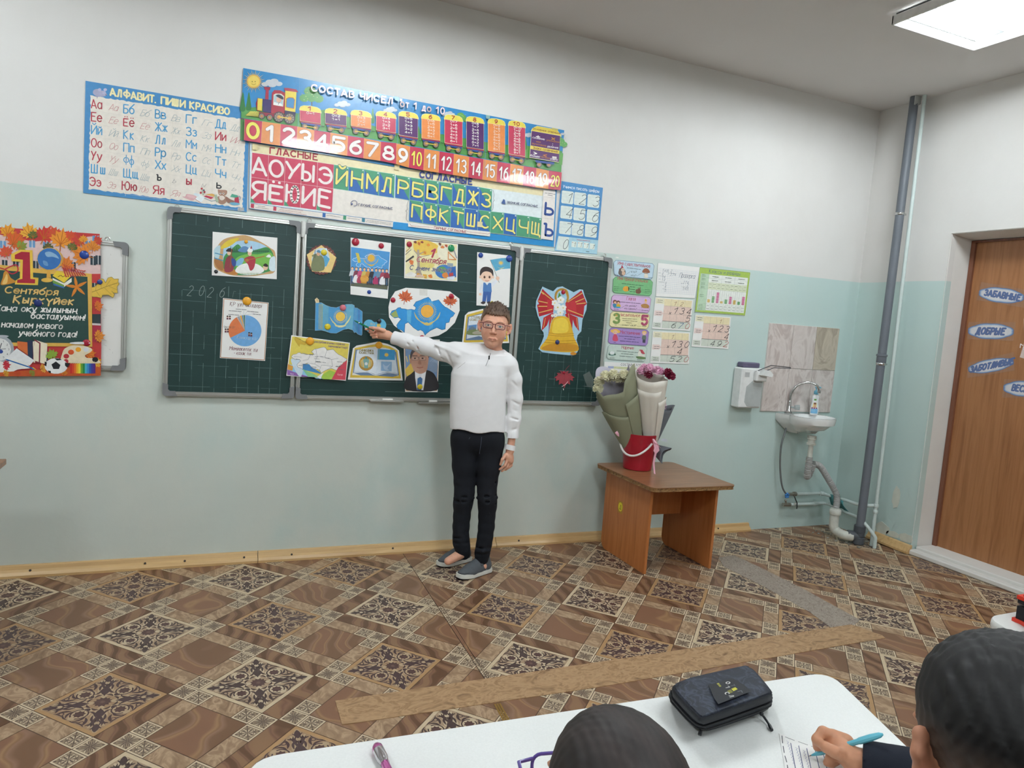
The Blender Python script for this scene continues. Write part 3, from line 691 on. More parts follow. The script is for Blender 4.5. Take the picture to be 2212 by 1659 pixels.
# owl with books at the bottom right of the chart
c.Z=zoom(380,395,7.94); c.setref(700,300)
c.blob([(110,240),(160,235),(195,190),(345,230),(330,275),(270,305)],'D9A9AC').poly([(200,195),(340,232),(320,272),(185,240)],'E2B9BB').poly([(300,200),(325,170),(420,200),(370,240)],'D7E3E8').poly([(330,275),(410,210),(500,250),(430,345)],'E6EEF0').line([(330,278),(430,345)],7,'B83A50').poly([(500,195),(620,185),(690,210),(650,240)],'E2B060').poly([(475,232),(520,215),(650,250),(600,280)],'BF3450').line([(490,262),(610,315),(690,300)],8,'6F93B0')
c.line([(460,210),(445,110)],5,'4F7F56').line([(470,210),(485,160)],5,'4F7F56')
for x,y in ((443,100),(427,170),(490,158)): c.star(x,y,24,15,6,'B8303F')
c.star(478,128,20,13,6,'3F5468')
c.blob([(735,230),(700,270),(740,350),(800,368),(850,345),(875,290),(840,225)],'A57F6B').blob([(860,235),(930,280),(1000,310),(985,345),(900,345),(860,300)],'94695A').blob([(720,115),(760,120),(870,130),(872,190),(830,222),(760,220),(728,180)],'AF8672').blob([(745,235),(800,220),(840,260),(800,300),(755,285)],'E4D6CC').ell(765,182,17,15,'EDE6DE').ell(815,185,17,15,'EDE6DE').ell(768,180,9,9,'2C2422').ell(816,184,9,9,'2C2422').poly([(783,195),(798,197),(790,215)],'6A4A38').line([(750,165),(780,160)],4,'6B4B3C').poly([(655,210),(700,200),(735,320),(695,335)],'A9B79C')
c.poly([(960,190),(1060,215),(1070,262),(930,240)],'4FA387').poly([(1010,260),(1075,240),(1085,345),(1060,385),(1000,385)],'B3304B').blob([(920,345),(1000,335),(1080,350),(1090,375),(980,385)],'6FB0CC').line([(1075,230),(1100,235),(1100,280),(1080,290)],9,'7C93B4',sm=True)
c.rect(1062,425,1165,480,'D8D6D2').line([(1075,432),(1075,472)],4,'6C6A6A')
for i in range(9): c.line([(1085+i*9,432),(1083+i*9,472)],3 if i%2 else 5,'6C6A6A',up=False,cap=False)
c.micro((670,425),(1000,465),6,'9CC3DE',3)
c.done()
# ---- letters chart (vowels and consonants)
Z=zoom(500,130,4.1475); c=Canvas(Z,off=-.0045,ref=(900,1000))
Z3=zoom(850,180,4.366)
def z3(x,y):            # readings of the right-hand view, expressed in the left-hand one
    px,py=Z3(x,y); return ((px-500)*4.1475,(py-130)*4.1475)
c.sheet('letters_poster','chart of red vowels and blue green consonants, half covered by the numbers chart','poster',[(163,740),z3(1530,990),z3(1500,1545),(1450,1500),(155,1332)],col='E4ECEE')
# blue bands of the background
c.poly([z3(0,1305),z3(1500,1480),z3(1500,1543),z3(-20,1372)],'1E8CCB'); c.poly([z3(1525,1000),z3(1540,1000),z3(1512,1545),z3(1495,1540)],'2F8FCC',up=False)
c.line([(165,745),(157,1330)],5,'3C87B8',cap=False)
c.poly([(188,745),(920,855),z3(1415,1010),z3(1405,1062),z3(10,865),(915,935),(185,825)],'ECDFB4')
c.text('ГЛАСНЫЕ',(345,835),(768,895),50,'A92E3E',wt=1.75,gap=1.8)
c.poly([(908,1150),z3(1400,1275),z3(1395,1475),z3(0,1300),(1450,1450),(905,1370)],'E9E1D8')
x0,y0=185,828
W_=[(185,828),(333,850),(481,873),(627,893),(772,915),(918,937)]
V2=[(178,1048),(328,1070),(475,1090),(622,1110),(768,1130),(912,1152)]
V3=[(168,1275),(322,1290),(470,1305),(617,1322),(762,1342),(900,1362)]
for i,(a,b_) in enumerate(zip('АОУЫЭ','ЯЁЮИЕ')):
    c.poly([W_[i],W_[i+1],V2[i+1],V2[i]],'C8405A' if i%2 else 'CC4560',up=(i==0)); c.poly([V2[i],V2[i+1],V3[i+1],V3[i]],'CC4560' if i%2 else 'C8405A',up=False)
c.k+=1
for i in (0,1,2,4):
    p=V3[i]; c.poly([(p[0]+2,p[1]-60),(p[0]+45,p[1]+4),(p[0],p[1])],'4F9B76',up=False)
for i in range(6): c.line([W_[i],V2[i],V3[i]],3,'E8C8C8',up=False,cap=False)
c.line(V2,3,'E8C8C8',up=False,cap=False)
for i,(a,b_) in enumerate(zip('АОУЫЭ','ЯЁЮИЕ')):
    p=V2[i]; q=V2[i+1]; c.text(a,(p[0]+14,p[1]-38),(q[0]-18,q[1]-38),138,'F3E8E4',wt=1.15,up=(i==0)); p=V3[i]; q=V3[i+1]; c.text(b_,(p[0]+20,p[1]-42),(q[0]-22,q[1]-40),145,'F3E8E4',wt=1.15,up=False)
def cell(L,x0,yt0,x1,yt1,hh,kind):
    """kind: g green, b blue, m split, n split the other way"""
    q=[(x0,yt0),(x1,yt1),(x1-6,yt1+hh),(x0-6,yt0+hh)]
    c.poly(q,'4C9A74' if kind in 'gmn' else '2F66AE')
    if kind in 'mn': c.poly([q[0],q[2],q[3]],'2F66AE',up=False) if kind=='m' else c.poly([q[0],(q[2][0],q[2][1]),q[3]],'2F66AE',up=False)
    c.k-=1; c.k+=1
    c.line(q,3,'9FD2C4',closed=True,cap=False)
    w=x1-x0; c.text(L,(x0+w*.16,yt0+hh*.80),(x1-w*.16,yt1+hh*.80),hh*.62,'F0E480',wt=1.0,out='25507A',ow=.5,up=True)
    c.ell(x1-12,yt1+10,7,6,'D7E6E0')
c1=[(918,937,'Й','g'),(1052,957,'Н','m'),(1190,978,'М','m'),(1325,1002,'Л','m')]
for i,(x,y,L,k) in enumerate(c1):
    nx=c1[i+1][0] if i<3 else 1462; ny=c1[i+1][1] if i<3 else 1023
    cell(L,x,y,nx,ny,212,k)
r3=[(20,865,'Р','m'),(155,888,'Б','m'),(293,908,'В','m'),(428,928,'Г','n'),(555,945,'Д','m'),(683,962,'Ж','b'),(808,980,'З','m'),(928,1002,None,'')]
for a,b_ in zip(r3[:-1],r3[1:]):
    p,q=z3(a[0],a[1]),z3(b_[0],b_[1]); cell(a[2],p[0],p[1],q[0],q[1],205,a[3])
r4=[(150,1100,'П','m'),(280,1120,'Ф','m'),(412,1140,'К','n'),(540,1160,'Т','n'),(668,1180,'Ш','b'),(795,1195,'С','m'),(915,1210,'Х','g'),(1040,1222,'Ц','b'),(1160,1240,'Ч','g'),(1280,1255,'Щ','g'),(1392,1275,None,'')]
for a,b_ in zip(r4[:-1],r4[1:]):
    p,q=z3(a[0],a[1]),z3(b_[0],b_[1]); cell(a[2],p[0],p[1],q[0],q[1],190,a[3])
c.poly([z3(1412,1005),z3(1525,1022),z3(1500,1482),z3(1385,1465)],'ECE4DE'); c.line([z3(1415,1070),z3(1522,1085)],2,'B8B0A8'); c.line([z3(1400,1270),z3(1515,1285)],2,'B8B0A8',up=False)
c.micro(z3(1425,1035),z3(1520,1048),10,'5A5A60',1); c.micro(z3(1450,1055),z3(1495,1062),9,'5A5A60',2)
c.text('Ь',z3(1425,1235),z3(1498,1245),115,'2B4C93',wt=1.5); c.text('Ъ',z3(1412,1430),z3(1494,1442),115,'2B4C93',wt=1.5,up=False)
c.text('СОГЛАСНЫЕ',z3(245,885),z3(735,955),52,'2F3F86',wt=1.9,gap=2)
c.text('ГЛУХИЕ СОГЛАСНЫЕ',(1135,1305),(1440,1340),20,'3A3E66',wt=1.3,gap=1.4); c.line([(1075,1300),(1070,1275),(1095,1258),(1120,1270),(1120,1300),(1095,1308)],5,'3E4A7C',sm=True); c.ell(1078,1290,6,9,'3E4A7C')
c.text('ЗВОНКИЕ СОГЛАСНЫЕ',z3(1065,1132),z3(1355,1170),21,'3A3E66',wt=1.3,gap=1.4); p=z3(1030,1120); c.poly([(p[0]-16,p[1]+12),(p[0]+2,p[1]-26),(p[0]+16,p[1]-18),(p[0]+22,p[1]+22)],'44609A')
c.line([z3(935,1010),z3(945,1050),z3(940,1090),z3(948,1105),z3(935,1120),z3(935,1180),z3(922,1205)],3,'3A3A44',sm=True); c.line([z3(140,1105),z3(125,1150),z3(128,1190),z3(112,1205),z3(124,1220),z3(118,1280),z3(135,1305)],3,'3A3A44',sm=True)
c.poly([z3(135,1315),z3(910,1402),z3(905,1445),z3(135,1352)],'E9E4DC'); c.line([z3(150,1325),z3(165,1345),z3(370,1360)],3,'A83A3A'); c.line([z3(688,1400),z3(890,1422),z3(903,1412)],3,'A83A3A',up=False)
c.text('ПАРНЫЕ СОГЛАСНЫЕ',z3(380,1372),z3(682,1412),22,'9A3038',wt=1.4,gap=1.4)
c.poly([(170,1285),(1445,1452),(1443,1497),(160,1328)],'E9E0D8'); c.poly([(173,1287),(203,1290),(200,1328),(172,1322)],'C8405A'); c.poly([(375,1312),(402,1316),(400,1352),(373,1348)],'C8405A',up=False); c.poly([(815,1370),(842,1373),(840,1411),(813,1408)],'2F66AE',up=False); c.poly([(1000,1393),(1027,1397),(1025,1433),(998,1430)],'4C9A74',up=False); c.poly([(1167,1414),(1194,1418),(1192,1453),(1165,1450)],'3A7F92',up=False)
for i,(a,b_,cc) in enumerate((((235,1308),(300,1316),'6A5A58'),((215,1320),(330,1334),'6A5A58'),((440,1325),(640,1352),'B86A68'),((430,1340),(620,1366),'B86A68'),((415,1352),(670,1388),'B86A68'),((850,1390),(975,1408),'6A6A70'),((1035,1415),(1145,1430),'6A6A70'),((1210,1436),(1430,1464),'6A6A70'),((1200,1448),(1430,1476),'6A6A70'))): c.micro(a,b_,7,cc,i)
c.line([(168,1282),(1445,1450)],4,'3C6EA0',cap=False); c.line([(158,1330),(1443,1499)],5,'3C6EA0',cap=False,up=False)
for p in ((210,780),(1480,960),z3(810,1330)): c.poly([(p[0]-22,p[1]-25),(p[0]+25,p[1]-20),(p[0]+20,p[1]+28),(p[0]-25,p[1]+22)],'E2D3A0')
c.done()
# ---- numbers chart with the train
Z=zoom(500,140,4.76); c=Canvas(Z,off=-.0085,ref=(700,600))
def za(px,py): return ((px-500)*4.76,(py-140)*4.76)
def b2(x,y): p=zoom(500,130,4.1475)(x,y); return za(*p)
def b3(x,y): return za(*Z3(x,y))
c.sheet('numbers_poster','long chart with a little train and numbers 0 to 20, topmost on wall','poster',[(122,33),b2(600,158),b3(870,297),b3(1610,443),b3(1565,1012),b3(0,785),(92,778)],col='3A8CC6',m=GLOSS)
# hills and grass
c.poly([(100,430),(200,440),(330,425),(680,500),b2(860,440),b3(0,470),b3(460,480),b3(900,560),b3(1240,600),b3(1590,640),b3(1582,838),b3(0,560),(100,545)],'5C9E55')
c.poly([b3(1130,560),b3(1600,660),b3(1590,770),b3(1130,680)],'6BAA5A')
c.poly([(97,545),(690,660),b3(10,575),b3(1582,838),b3(1570,862),b3(0,596),(688,682),(95,560)],'5E5E50')
c.poly([(95,560),(135,568),(130,778),(92,778)],'4E8E4C')
for (x,y,h) in ((180,460,180),(118,470,190)): c.blob([(x-30,y),(x-20,y-h*.5),(x,y-h),(x+16,y-h*.5),(x+22,y)],'3F7F4A')
for (p,h) in ((b2(1265,560),150),(b3(238,520),130),(b3(1240,620),150),(b3(1210,600),150)): x,y=p; c.blob([(x-16,y),(x-12,y-h*.5),(x,y-h),(x+14,y-h*.5),(x+18,y)],'4A8C50')
def tree(x,y,r,col='5E9E58'):
    c.line([(x,y+r*1.5),(x,y)],r*.12,'4A4A3C'); c.k+=1
    for dx,dy,q in ((-.9,.2,.6),(.85,.3,.6),(-.2,-.6,.75),(.3,-.2,.7),(0,.2,.6)): c.ell(x+dx*r,y+dy*r,r*q,r*q*.8,col,up=True,n=10)
    rn=random.Random(int(x))
    for i in range(14): c.ell(x+rn.uniform(-1.2,1.2)*r,y+rn.uniform(-.9,.6)*r,r*.05,r*.05,'C9D88A',n=6,up=(i==0))
tree(825,325,85); x,y=b3(640,330); tree(x,y,50,'6AA658'); x,y=b3(1560,560); tree(x,y,60,'69A862')
def cloud(x,y,r,col='C8CED4'):
    c.k+=1
    for i,(dx,dy,q) in enumerate(((-1,.15,.5),(-.4,-.15,.55),(.25,-.25,.6),(.9,.1,.5),(0,.2,.6))): c.ell(x+dx*r,y+dy*r,r*q,r*q*.62,col,n=12,up=(i==0) or True)
cloud(420,190,75); x,y=b2(995,395); cloud(x,y,58); x,y=b2(1425,445); cloud(x,y,50); x,y=b3(520,290); cloud(x,y,45); x,y=b3(1270,490); cloud(x,y,40); x,y=b3(1590,480); cloud(x,y,22)
c.k+=1
for i in range(32):
    a=2*PI*i/32; r=122 if i%2 else 96; c.poly([(228+62*math.cos(a-.06),172+62*math.sin(a-.06)),(228+r*math.cos(a),172+r*math.sin(a)),(228+62*math.cos(a+.06),172+62*math.sin(a+.06))],'E8C870',up=False)
c.ell(228,172,70,70,'E0B45A').ell(228,172,57,57,'EBD06A').ell(213,175,5,5,'5A5020',n=8).ell(243,175,5,5,'5A5020',n=8,up=False).line([(205,197),(228,207),(250,197)],4,'B08A30',sm=True)
def wheel(x,y,r,col='3A3438'):
    c.ell(x,y,r,r,col,n=16).ell(x,y,r*.82,r*.82,'9A8A7A' ,n=16)
    c.k+=1
    for i in range(5): c.line([(x+r*.8*math.cos(PI*i/5),y+r*.8*math.sin(PI*i/5)),(x-r*.8*math.cos(PI*i/5),y-r*.8*math.sin(PI*i/5))],r*.09,col,up=False,cap=False)
    c.ell(x,y,r*.35,r*.35,'D89A4C',n=10).ell(x,y,r*.17,r*.17,'C03A40',n=8)
# engine
c.poly([(355,240),(383,240),(380,362),(345,355)],'A8344A').poly([(335,228),(400,232),(395,262),(340,258)],'9C2C44').poly([(250,400),(268,342),(320,352),(312,478),(262,475)],'8E2438').poly([(270,345),(320,352),(312,475),(265,468)],'E6CF52').poly([(322,352),(416,365),(405,498),(322,485)],'3C2F68').poly([(416,290),(440,262),(500,265),(552,290),(545,505),(405,498)],'A5283C').poly([(432,310),(455,298),(510,300),(540,325),(530,432),(428,415)],'E9DFC8').poly([(438,315),(458,304),(508,308),(534,330),(525,425),(434,408)],'A9C4CE')
c.blob([(440,385),(470,395),(510,400),(512,425),(437,412)],'EFEFEC').ell(487,362,28,30,'E3B39C').blob([(455,318),(490,308),(530,335),(528,360),(480,338)],'262A38').line([(480,410),(490,388)],4,'22242E')
c.poly([(552,262),(668,280),(655,490),(548,470)],'E6CF52').poly([(540,240),(580,240),(665,255),(685,285),(548,268)],'A8344A').poly([(565,350),(590,338),(632,342),(650,362),(640,452),(560,438)],'4C8FC0').line([(565,350),(590,338),(632,342),(650,362),(640,452),(560,438)],6,'C06A30',closed=True).poly([(548,472),(660,490),(655,540),(545,520)],'342A55').poly([(285,488),(415,500),(540,515),(650,545),(640,570),(285,520)],'8E2A3E')
c.poly([(190,478),(285,488),(278,542),(140,522)],'8C8A3A')
for i in range(9): c.line([(195+i*10,482),(150+i*15,526)],5,'E4DC6A',up=(i==0),cap=False)
for x,y,r in ((310,530,32),(392,543,32),(487,540,56),(597,555,58)): wheel(x,y,r)
c.line([(485,538),(600,555)],11,'E0C050')
# wagons
wag=[(1,'C43D5A',b2(605,400),b2(805,428),455-400,80),(2,'5E2C66',b2(832,425),b2(1035,450),0,0),(3,OR,b2(1062,440),b2(1255,470),0,0),(4,'C43D5A',b2(1288,450),b2(1475,480),0,0),(5,'5A3068',b2(1490,452),b2(1672,482),0,0),
 (6,OR,b3(255,283),b3(440,308),0,0),(7,'C43D5A',b3(470,290),b3(650,318),0,0),(8,'5A3068',b3(675,308),b3(850,335),0,0),(9,OR,b3(878,328),b3(1048,352),0,0),(10,'C43D5A',b3(1070,348),b3(1238,375),0,0)]
bot=[b2(600,545),b2(832,568),b2(1062,590),b2(1285,628),b3(35,490),b3(250,520),b3(462,565),b3(665,605),b3(862,638),b3(1058,670)]
for (n_,col,p,q,_a,_b),bt in zip(wag,bot):
    w=q[0]-p[0]; sl=(q[1]-p[1])/w
    def R_(x,y): return (p[0]+x*w,p[1]+y+x*w*sl)
    hb=bt[1]-p[1]
    c.poly([R_(.0,44),R_(.06,16),R_(.2,2),R_(.5,-3),R_(.8,2),R_(.94,16),R_(1.0,44),R_(1.,60),R_(.97,60),R_(.97,hb),R_(.02,hb),R_(.02,60),R_(0,60)],'F1E7C0')
    c.poly([R_(.01,46),R_(.07,20),R_(.2,5),R_(.5,0),R_(.8,5),R_(.93,20),R_(.99,46),R_(.96,56),R_(.04,56)],'EAD65C')
    c.poly([R_(.04,58),R_(.96,58),R_(.96,hb-3),R_(.04,hb-3)],col)
    c.poly([R_(.04,hb+2),R_(.97,hb+2),R_(.97,hb+14),R_(.04,hb+14)],'A5283C'); c.poly([R_(.08,hb+14),R_(.95,hb+14),R_(.93,hb+34),R_(.1,hb+34)],'2E4C8E',up=False)
    for k in (.25,.75): wheel(R_(k,hb+50)[0],R_(k,hb+50)[1],31)
    c.line([R_(.25,hb+48),R_(.75,hb+48)],8,'E0C050')
    c.line([R_(1.0,hb+22),R_(1.13,hb+22)],6,'2A2A30')
    t=str(n_); c.text(t,R_(.40 if n_<10 else .3,46),R_(.54 if n_<10 else .64,46),38,'A52A3A',wt=1.6)
    m_=min(9,max(1,n_)); N_=n_ if n_<10 else 10
    k=1 if n_==1 else n_; pairs=[(i,n_-i) for i in range(0,n_)] if n_>1 else [(0,1)]
    if n_==2: pairs=[(0,2),(1,1)]
    sp=(hb-66)/max(len(pairs),1); sp=min(sp,36); c.k+=1
    for i,(a_,b_) in enumerate(pairs): c.text('%d+%d'%(a_,b_),R_(.33,84+sp*i if n_<4 else 78+sp*i),R_(.68 if b_<10 else .74,84+sp*i if n_<4 else 78+sp*i),min(22,sp*.8),'F4EEE8' if col!=OR else 'F3DCC8',wt=1.4,gap=1.2,up=False)
# operations board
zb=zoom(1120,260,5.95)
def o2(x,y): return za(*zb(x,y))
c.poly([o2(143,145),o2(165,105),o2(225,78),o2(400,110),o2(490,140),o2(542,210),o2(522,215),o2(503,548),o2(126,485),o2(150,148)],'F1E7C0'); c.poly([o2(150,140),o2(170,108),o2(225,82),o2(400,114),o2(488,144),o2(535,205)],'E4CC58')
c.poly([o2(155,143),o2(520,208),o2(503,540),o2(132,480)],'5A3068'); c.poly([o2(143,328),o2(510,395),o2(505,438),o2(140,375)],'E4CC58')
c.text('Основные операции',o2(168,122),o2(523,186),20,'7E3A2A',wt=1.3,gap=1.3); c.text('Знаки сравнения',o2(172,370),o2(485,422),24,'7E3A2A',wt=1.3,gap=1.3,up=False)
for t,a,b_,cc in (('сложение',(167,235),(320,262),'F0E8EC'),('умножение',(345,270),(510,298),'B0703A'),('вычитание',(160,312),(340,345),'B0703A'),('деление',(355,350),(495,370),'F0E8EC'),('больше',(138,465),(255,485),'F0E8EC'),('меньше',(265,482),(385,504),'B0703A'),('равно',(395,508),(488,524),'F0E8EC')): c.text(t,o2(*a),o2(*b_),21,cc,wt=1.3,gap=1.2,up=False)
for t,a,w_,cc in (('+',(212,235),46,'F4EEE8'),('x',(410,262),40,'C8883C'),(':',(422,335),5,'F4EEE8'),('-',(212,300),55,'B0703A'),('>',(180,448),40,'F4EEE8'),('<',(303,475),42,'D07A3C'),('=',(420,500),50,'F4EEE8')): c.text(t,o2(*a),o2(a[0]+w_,a[1]+w_*.15),44,cc,wt=1.5,up=False)
for x in (250,375): p=o2(x,575); wheel(p[0],p[1],28)
c.poly([o2(200,515),o2(445,545),o2(440,575),o2(205,545)],'2E4C8E'); c.line([o2(50,492),o2(200,515)],6,'2A2A30')
# number strip
top=[(135,565)]+[b2(x,y) for x,y in ((275,555),(437,578),(588,600),(738,633),(885,655),(1038,683),(1185,705),(1332,735),(1472,750))]+[b3(x,y) for x,y in ((148,600),(285,622),(425,647),(563,670),(703,697),(840,720),(970,745),(1095,762),(1215,785),(1338,803),(1452,827),(1575,845))]
botm=[(127,783)]+[b2(x,y) for x,y in ((263,748),(430,772),(580,795),(728,815),(875,838),(1030,862),(1178,885),(1325,907),(1470,935))]+[b3(x,y) for x,y in ((135,800),(275,825),(415,848),(553,868),(695,893),(830,913),(960,932),(1085,950),(1208,966),(1328,985),(1448,1000),(1565,1012))]
c.k+=1
for i in range(21):
    col='E08F50' if i%2 else 'C33C54'
    if i==10: col='C33C54'
    c.poly([top[i],top[i+1],botm[i+1],botm[i]],col,up=False)
c.k+=1
for i in range(22): c.line([top[i],botm[i]],2,'E8C8A0',up=False,cap=False)
for i in range(21):
    p,q=botm[i],botm[i+1]; w=q[0]-p[0]; hh=(botm[i][1]-top[i][1]); a=(p[0]+w*.2,p[1]-hh*.18+(q[1]-p[1])*.2); b_=(p[0]+w*.82,p[1]-hh*.18+(q[1]-p[1])*.82)
    if i==1: a=(p[0]+w*.3,a[1]); b_=(p[0]+w*.68,b_[1])
    c.text(str(i),a,b_,hh*.66,'F1E468' if i in (0,10,20) else 'F1E9E4',wt=1.55 if i<10 else 1.25,out='6A3038',ow=.28,gap=1.9)
c.text('СОСТАВ ЧИСЕЛ',b2(712,280),b2(1440,400),62,'F3E3E4',wt=1.7,out='A0405A',ow=.25,gap=2); c.text('от 1 до 10',b2(1505,420),b3(468,300),68,'F3E3E4',wt=1.3,out='A0405A',ow=.25,gap=1.9)
for (x,y) in (b2(600,340),b2(1485,500),b3(855,600)): c.line([(x+8,y-190),(x-8,y+300)],3,'5F9CC4',cap=False)
c.poly([b3(0,128),b3(45,140),b3(45,185),b3(5,165)],'86BBD4').poly([b3(48,150),b3(75,155),b3(72,180),b3(52,178)],'E8F2F4').poly([b3(860,305),b3(900,312),b3(895,345),b3(862,338)],'8FB8B8').poly([b3(1480,425),b3(1540,438),b3(1535,455),b3(1478,442)],'C8BC70')
c.done(m=GLOSS)
# ---- learning to write digits
c=Canvas(Z3,off=-.003,ref=(1750,1250))
c.sheet('digits_poster','blue chart of handwritten digits right of the long numbers chart','poster',[(1585,922),(1975,985),(1918,1612),(1520,1578)],col='4A8CC4')
c.poly([(1555,1440),(1930,1480),(1918,1610),(1522,1575)],'A8CFDD')
c.text('Учимся писать цифры',(1598,985),(1940,1032),26,'EEF2F4',wt=1.1,gap=1.4)
gx=[[(1588,1010),(1706,1025),(1832,1045)],[(1578,1152),(1700,1170),(1825,1188)],[(1566,1298),(1683,1312),(1808,1326)]]
for r_ in range(3):
    for k in range(3):
        x,y=gx[r_][k]; c.poly([(x+8,y),(x+104,y+12),(x+112,y+22),(x+106,y+124),(x+96,y+132),(x+2,y+120),(x-6,y+110),(x,y+8)],'DDE5DF',up=(r_==0 and k==0))
c.poly([(1556,1440),(1655,1452),(1648,1580),(1538,1570)],'DDE5DF',up=False)
c.k+=1
for n_ in range(1,10):
    x,y=gx[(n_-1)//3][(n_-1)%3]; w_=38 if n_==1 else 50
    c.text(str(n_),(x+42,y+112),(x+42+w_,y+118),92,'2E3A44',wt=.36,slant=.3,up=False)
    for j in range(3): c.line([(x+2,y+25+j*32),(x+108,y+37+j*32)],1.2,'B4C4C4',up=False,cap=False)
c.text('0',(1590,1560),(1632,1565),92,'2E3A44',wt=.36,slant=.3,up=False)
for i,(x,y) in enumerate(((1678,1488),(1735,1492),(1792,1500),(1848,1508))):
    c.poly([(x+4,y),(x+50,y+6),(x+46,y+60),(x-2,y+54)],'E2EAE2'); c.text('1',(x+20,y+50),(x+36,y+52),40,'2E3A44',wt=.5,slant=.2+.1*i); c.text('x' if i<3 else 'v',(x+4,y+18),(x+16,y+20),14,'B04850',wt=1.)
c.micro((1730,1475),(1850,1488),12,'C06A78',5); c.micro((1815,1585),(1845,1590),10,'2E3A44',6)
c.done()
# ---- column of grammar cards
Z8=zoom(1300,540,6.379)
cards=[((165,140),(720,190),(700,405),(168,352),'C2D8E6','Имя существительное','blue grammar card with a hedgehog and mushroom',(222,200),(665,245)),
 ((160,370),(700,420),(685,630),(148,590),'7DBB82','Имя прилагательное','green grammar card with lemon and hare below the blue card',(218,408),(632,452)),
 ((140,618),(677,655),(655,865),(122,832),'D9B6DE','Глагол','pink grammar card with children below the green card',(342,688),(465,698)),
 ((122,848),(660,885),(640,1088),(105,1058),'EDE3AE','Числительное','yellow grammar card with a big 3 and 5',(250,912),(525,925)),
 ((105,1072),(648,1108),(628,1318),(88,1290),'A98BC8','Местоимение','violet grammar card with girl and boy below the yellow card',(250,1150),(525,1172)),
 ((90,1298),(625,1335),(602,1535),(70,1505),'CBD8CE','Наречие','pale grey green grammar card with a cottage',(272,1360),(438,1372))]
for i,(a,b_,d,e,col,t,lb,ta,tb) in enumerate(cards):
    c=Canvas(Z8,off=-.0035,ref=(400,700),step=.00004)
    ol=[(a[0]+30,a[1]),(b_[0]-25,b_[1]-3),(b_[0],b_[1]+25),(d[0],d[1]-28),(d[0]-25,d[1]),(e[0]+28,e[1]),(e[0],e[1]-28),(a[0],a[1]+30)]
    c.sheet('grammar_card',lb,'card',ol,col=col,m=GLOSS,group='grammar cards right of the chalkboard')
    c.line(ol,5,{'C2D8E6':'5F7FA0','7DBB82':'4F8A5C','D9B6DE':'96608E','EDE3AE':'A8906A','A98BC8':'7A4F98','CBD8CE':'9AAFA6'}[col],closed=True,cap=False)
    c.text(t,ta,tb,44,'B84A5E',wt=.9,gap=1.4)
    cx=(a[0]+d[0])/2
    def k_(x,y): return (x,y)
    if i==0:
        c.blob([(230,330),(235,280),(262,245),(300,250),(325,290),(320,340),(270,358)],'6C6460').ell(290,275,26,26,'D8C4B4').ell(298,320,24,28,'D9B49C').poly([(262,250),(275,205),(300,245)],'B84458').poly([(235,280),(240,255),(262,268)],'8A4A50').ell(283,270,4,4,'28242A').ell(300,272,4,4,'28242A')
        c.blob([(560,310),(575,265),(610,252),(645,270),(657,315)],'9A5F45').poly([(588,312),(628,318),(638,385),(580,385)],'E6DCCC').line([(585,320),(630,325)],6,'5A4038')
        c.text('кто?',(405,312),(475,318),28,'3A4450',wt=.9); c.text('что?',(400,362),(470,368),28,'3A4450',wt=.9,up=False); c.line([(328,342),(395,295)],3,'44505C'); c.line([(480,360),(548,320)],3,'44505C',up=False); c.text('Ёж',(190,350),(225,354),16,'3A4450',wt=1.); c.text('гриб',(635,388),(690,394),16,'3A4450',wt=1.,up=False); c.micro((345,245),(540,270),13,'4A5560',1)
    elif i==1:
        c.blob([(288,540),(310,505),(350,500),(378,525),(370,560),(320,572)],'E2A23C').poly([(362,505),(380,520),(375,560),(365,562)],'3E4A2C').blob([(465,580),(470,545),(495,540),(500,510),(512,535),(530,505),(532,545),(540,575),(520,602),(480,600)],'7A5848')
        for j,(p,q,s_) in enumerate((((275,462),(570,492),14),((385,505),(455,512),16),((385,540),(455,547),16),((385,572),(455,578),16),((165,500),(230,508),10),((165,525),(230,532),10),((165,550),(225,556),10),((595,545),(665,552),10),((595,570),(672,576),10),((592,590),(640,595),10))): c.micro(p,q,s_,'35523C',j)
        for j in range(3): c.line([(236,508+25*j),(285,514+20*j)],2,'4A7A52',up=False); c.line([(540,540+18*j),(590,548+20*j)],2,'4A7A52',up=False)
    elif i==2:
        c.ell(180,715,28,28,'7A4438').ell(225,722,26,26,'6A3E34').ell(184,725,18,18,'E4B49A').ell(228,732,17,17,'E4B49A').blob([(150,745),(200,745),(200,790),(165,795)],'3F82A8').blob([(205,748),(250,750),(255,790),(205,795)],'D8B43C').blob([(195,780),(255,785),(245,800),(200,800)],'3C9CC0')
        c.blob([(590,700),(605,672),(620,705)],'E4B040').ell(605,720,18,16,'E8BC9C').blob([(540,755),(600,740),(648,765),(640,800),(560,795)],'B8874C').line([(560,780),(545,800)],6,'96683A').line([(625,785),(640,805)],6,'96683A')
        c.text('что делать?',(320,775),(478,785),24,'503A58',wt=.9); c.text('что сделать?',(308,815),(478,828),24,'503A58',wt=.9,up=False); c.micro((252,715),(540,740),14,'5A4462',2); c.line([(250,808),(315,770)],3,'6A4A70'); c.line([(488,822),(540,828)],3,'6A4A70',up=False); c.micro((165,815),(230,820),12,'503A58',3); c.micro((548,828),(645,838),12,'503A58',4)
    elif i==3:
        c.text('3',(160,1000),(235,1005),118,'7F9A55',wt=1.9,out='5E7440',ow=.3); c.text('5',(550,1025),(620,1030),120,'D06C88',wt=1.9,out='A84A66',ow=.3,up=False); c.star(200,900,20,10,5,'C8A050').ell(210,985,8,8,'C8D08A').ell(582,1010,8,8,'F0C0CC')
        for j,(p,q) in enumerate((((282,942),(480,955)),((285,970),(485,985)),((335,1000),(415,1008)))): c.micro(p,q,14,'6A6048',j)
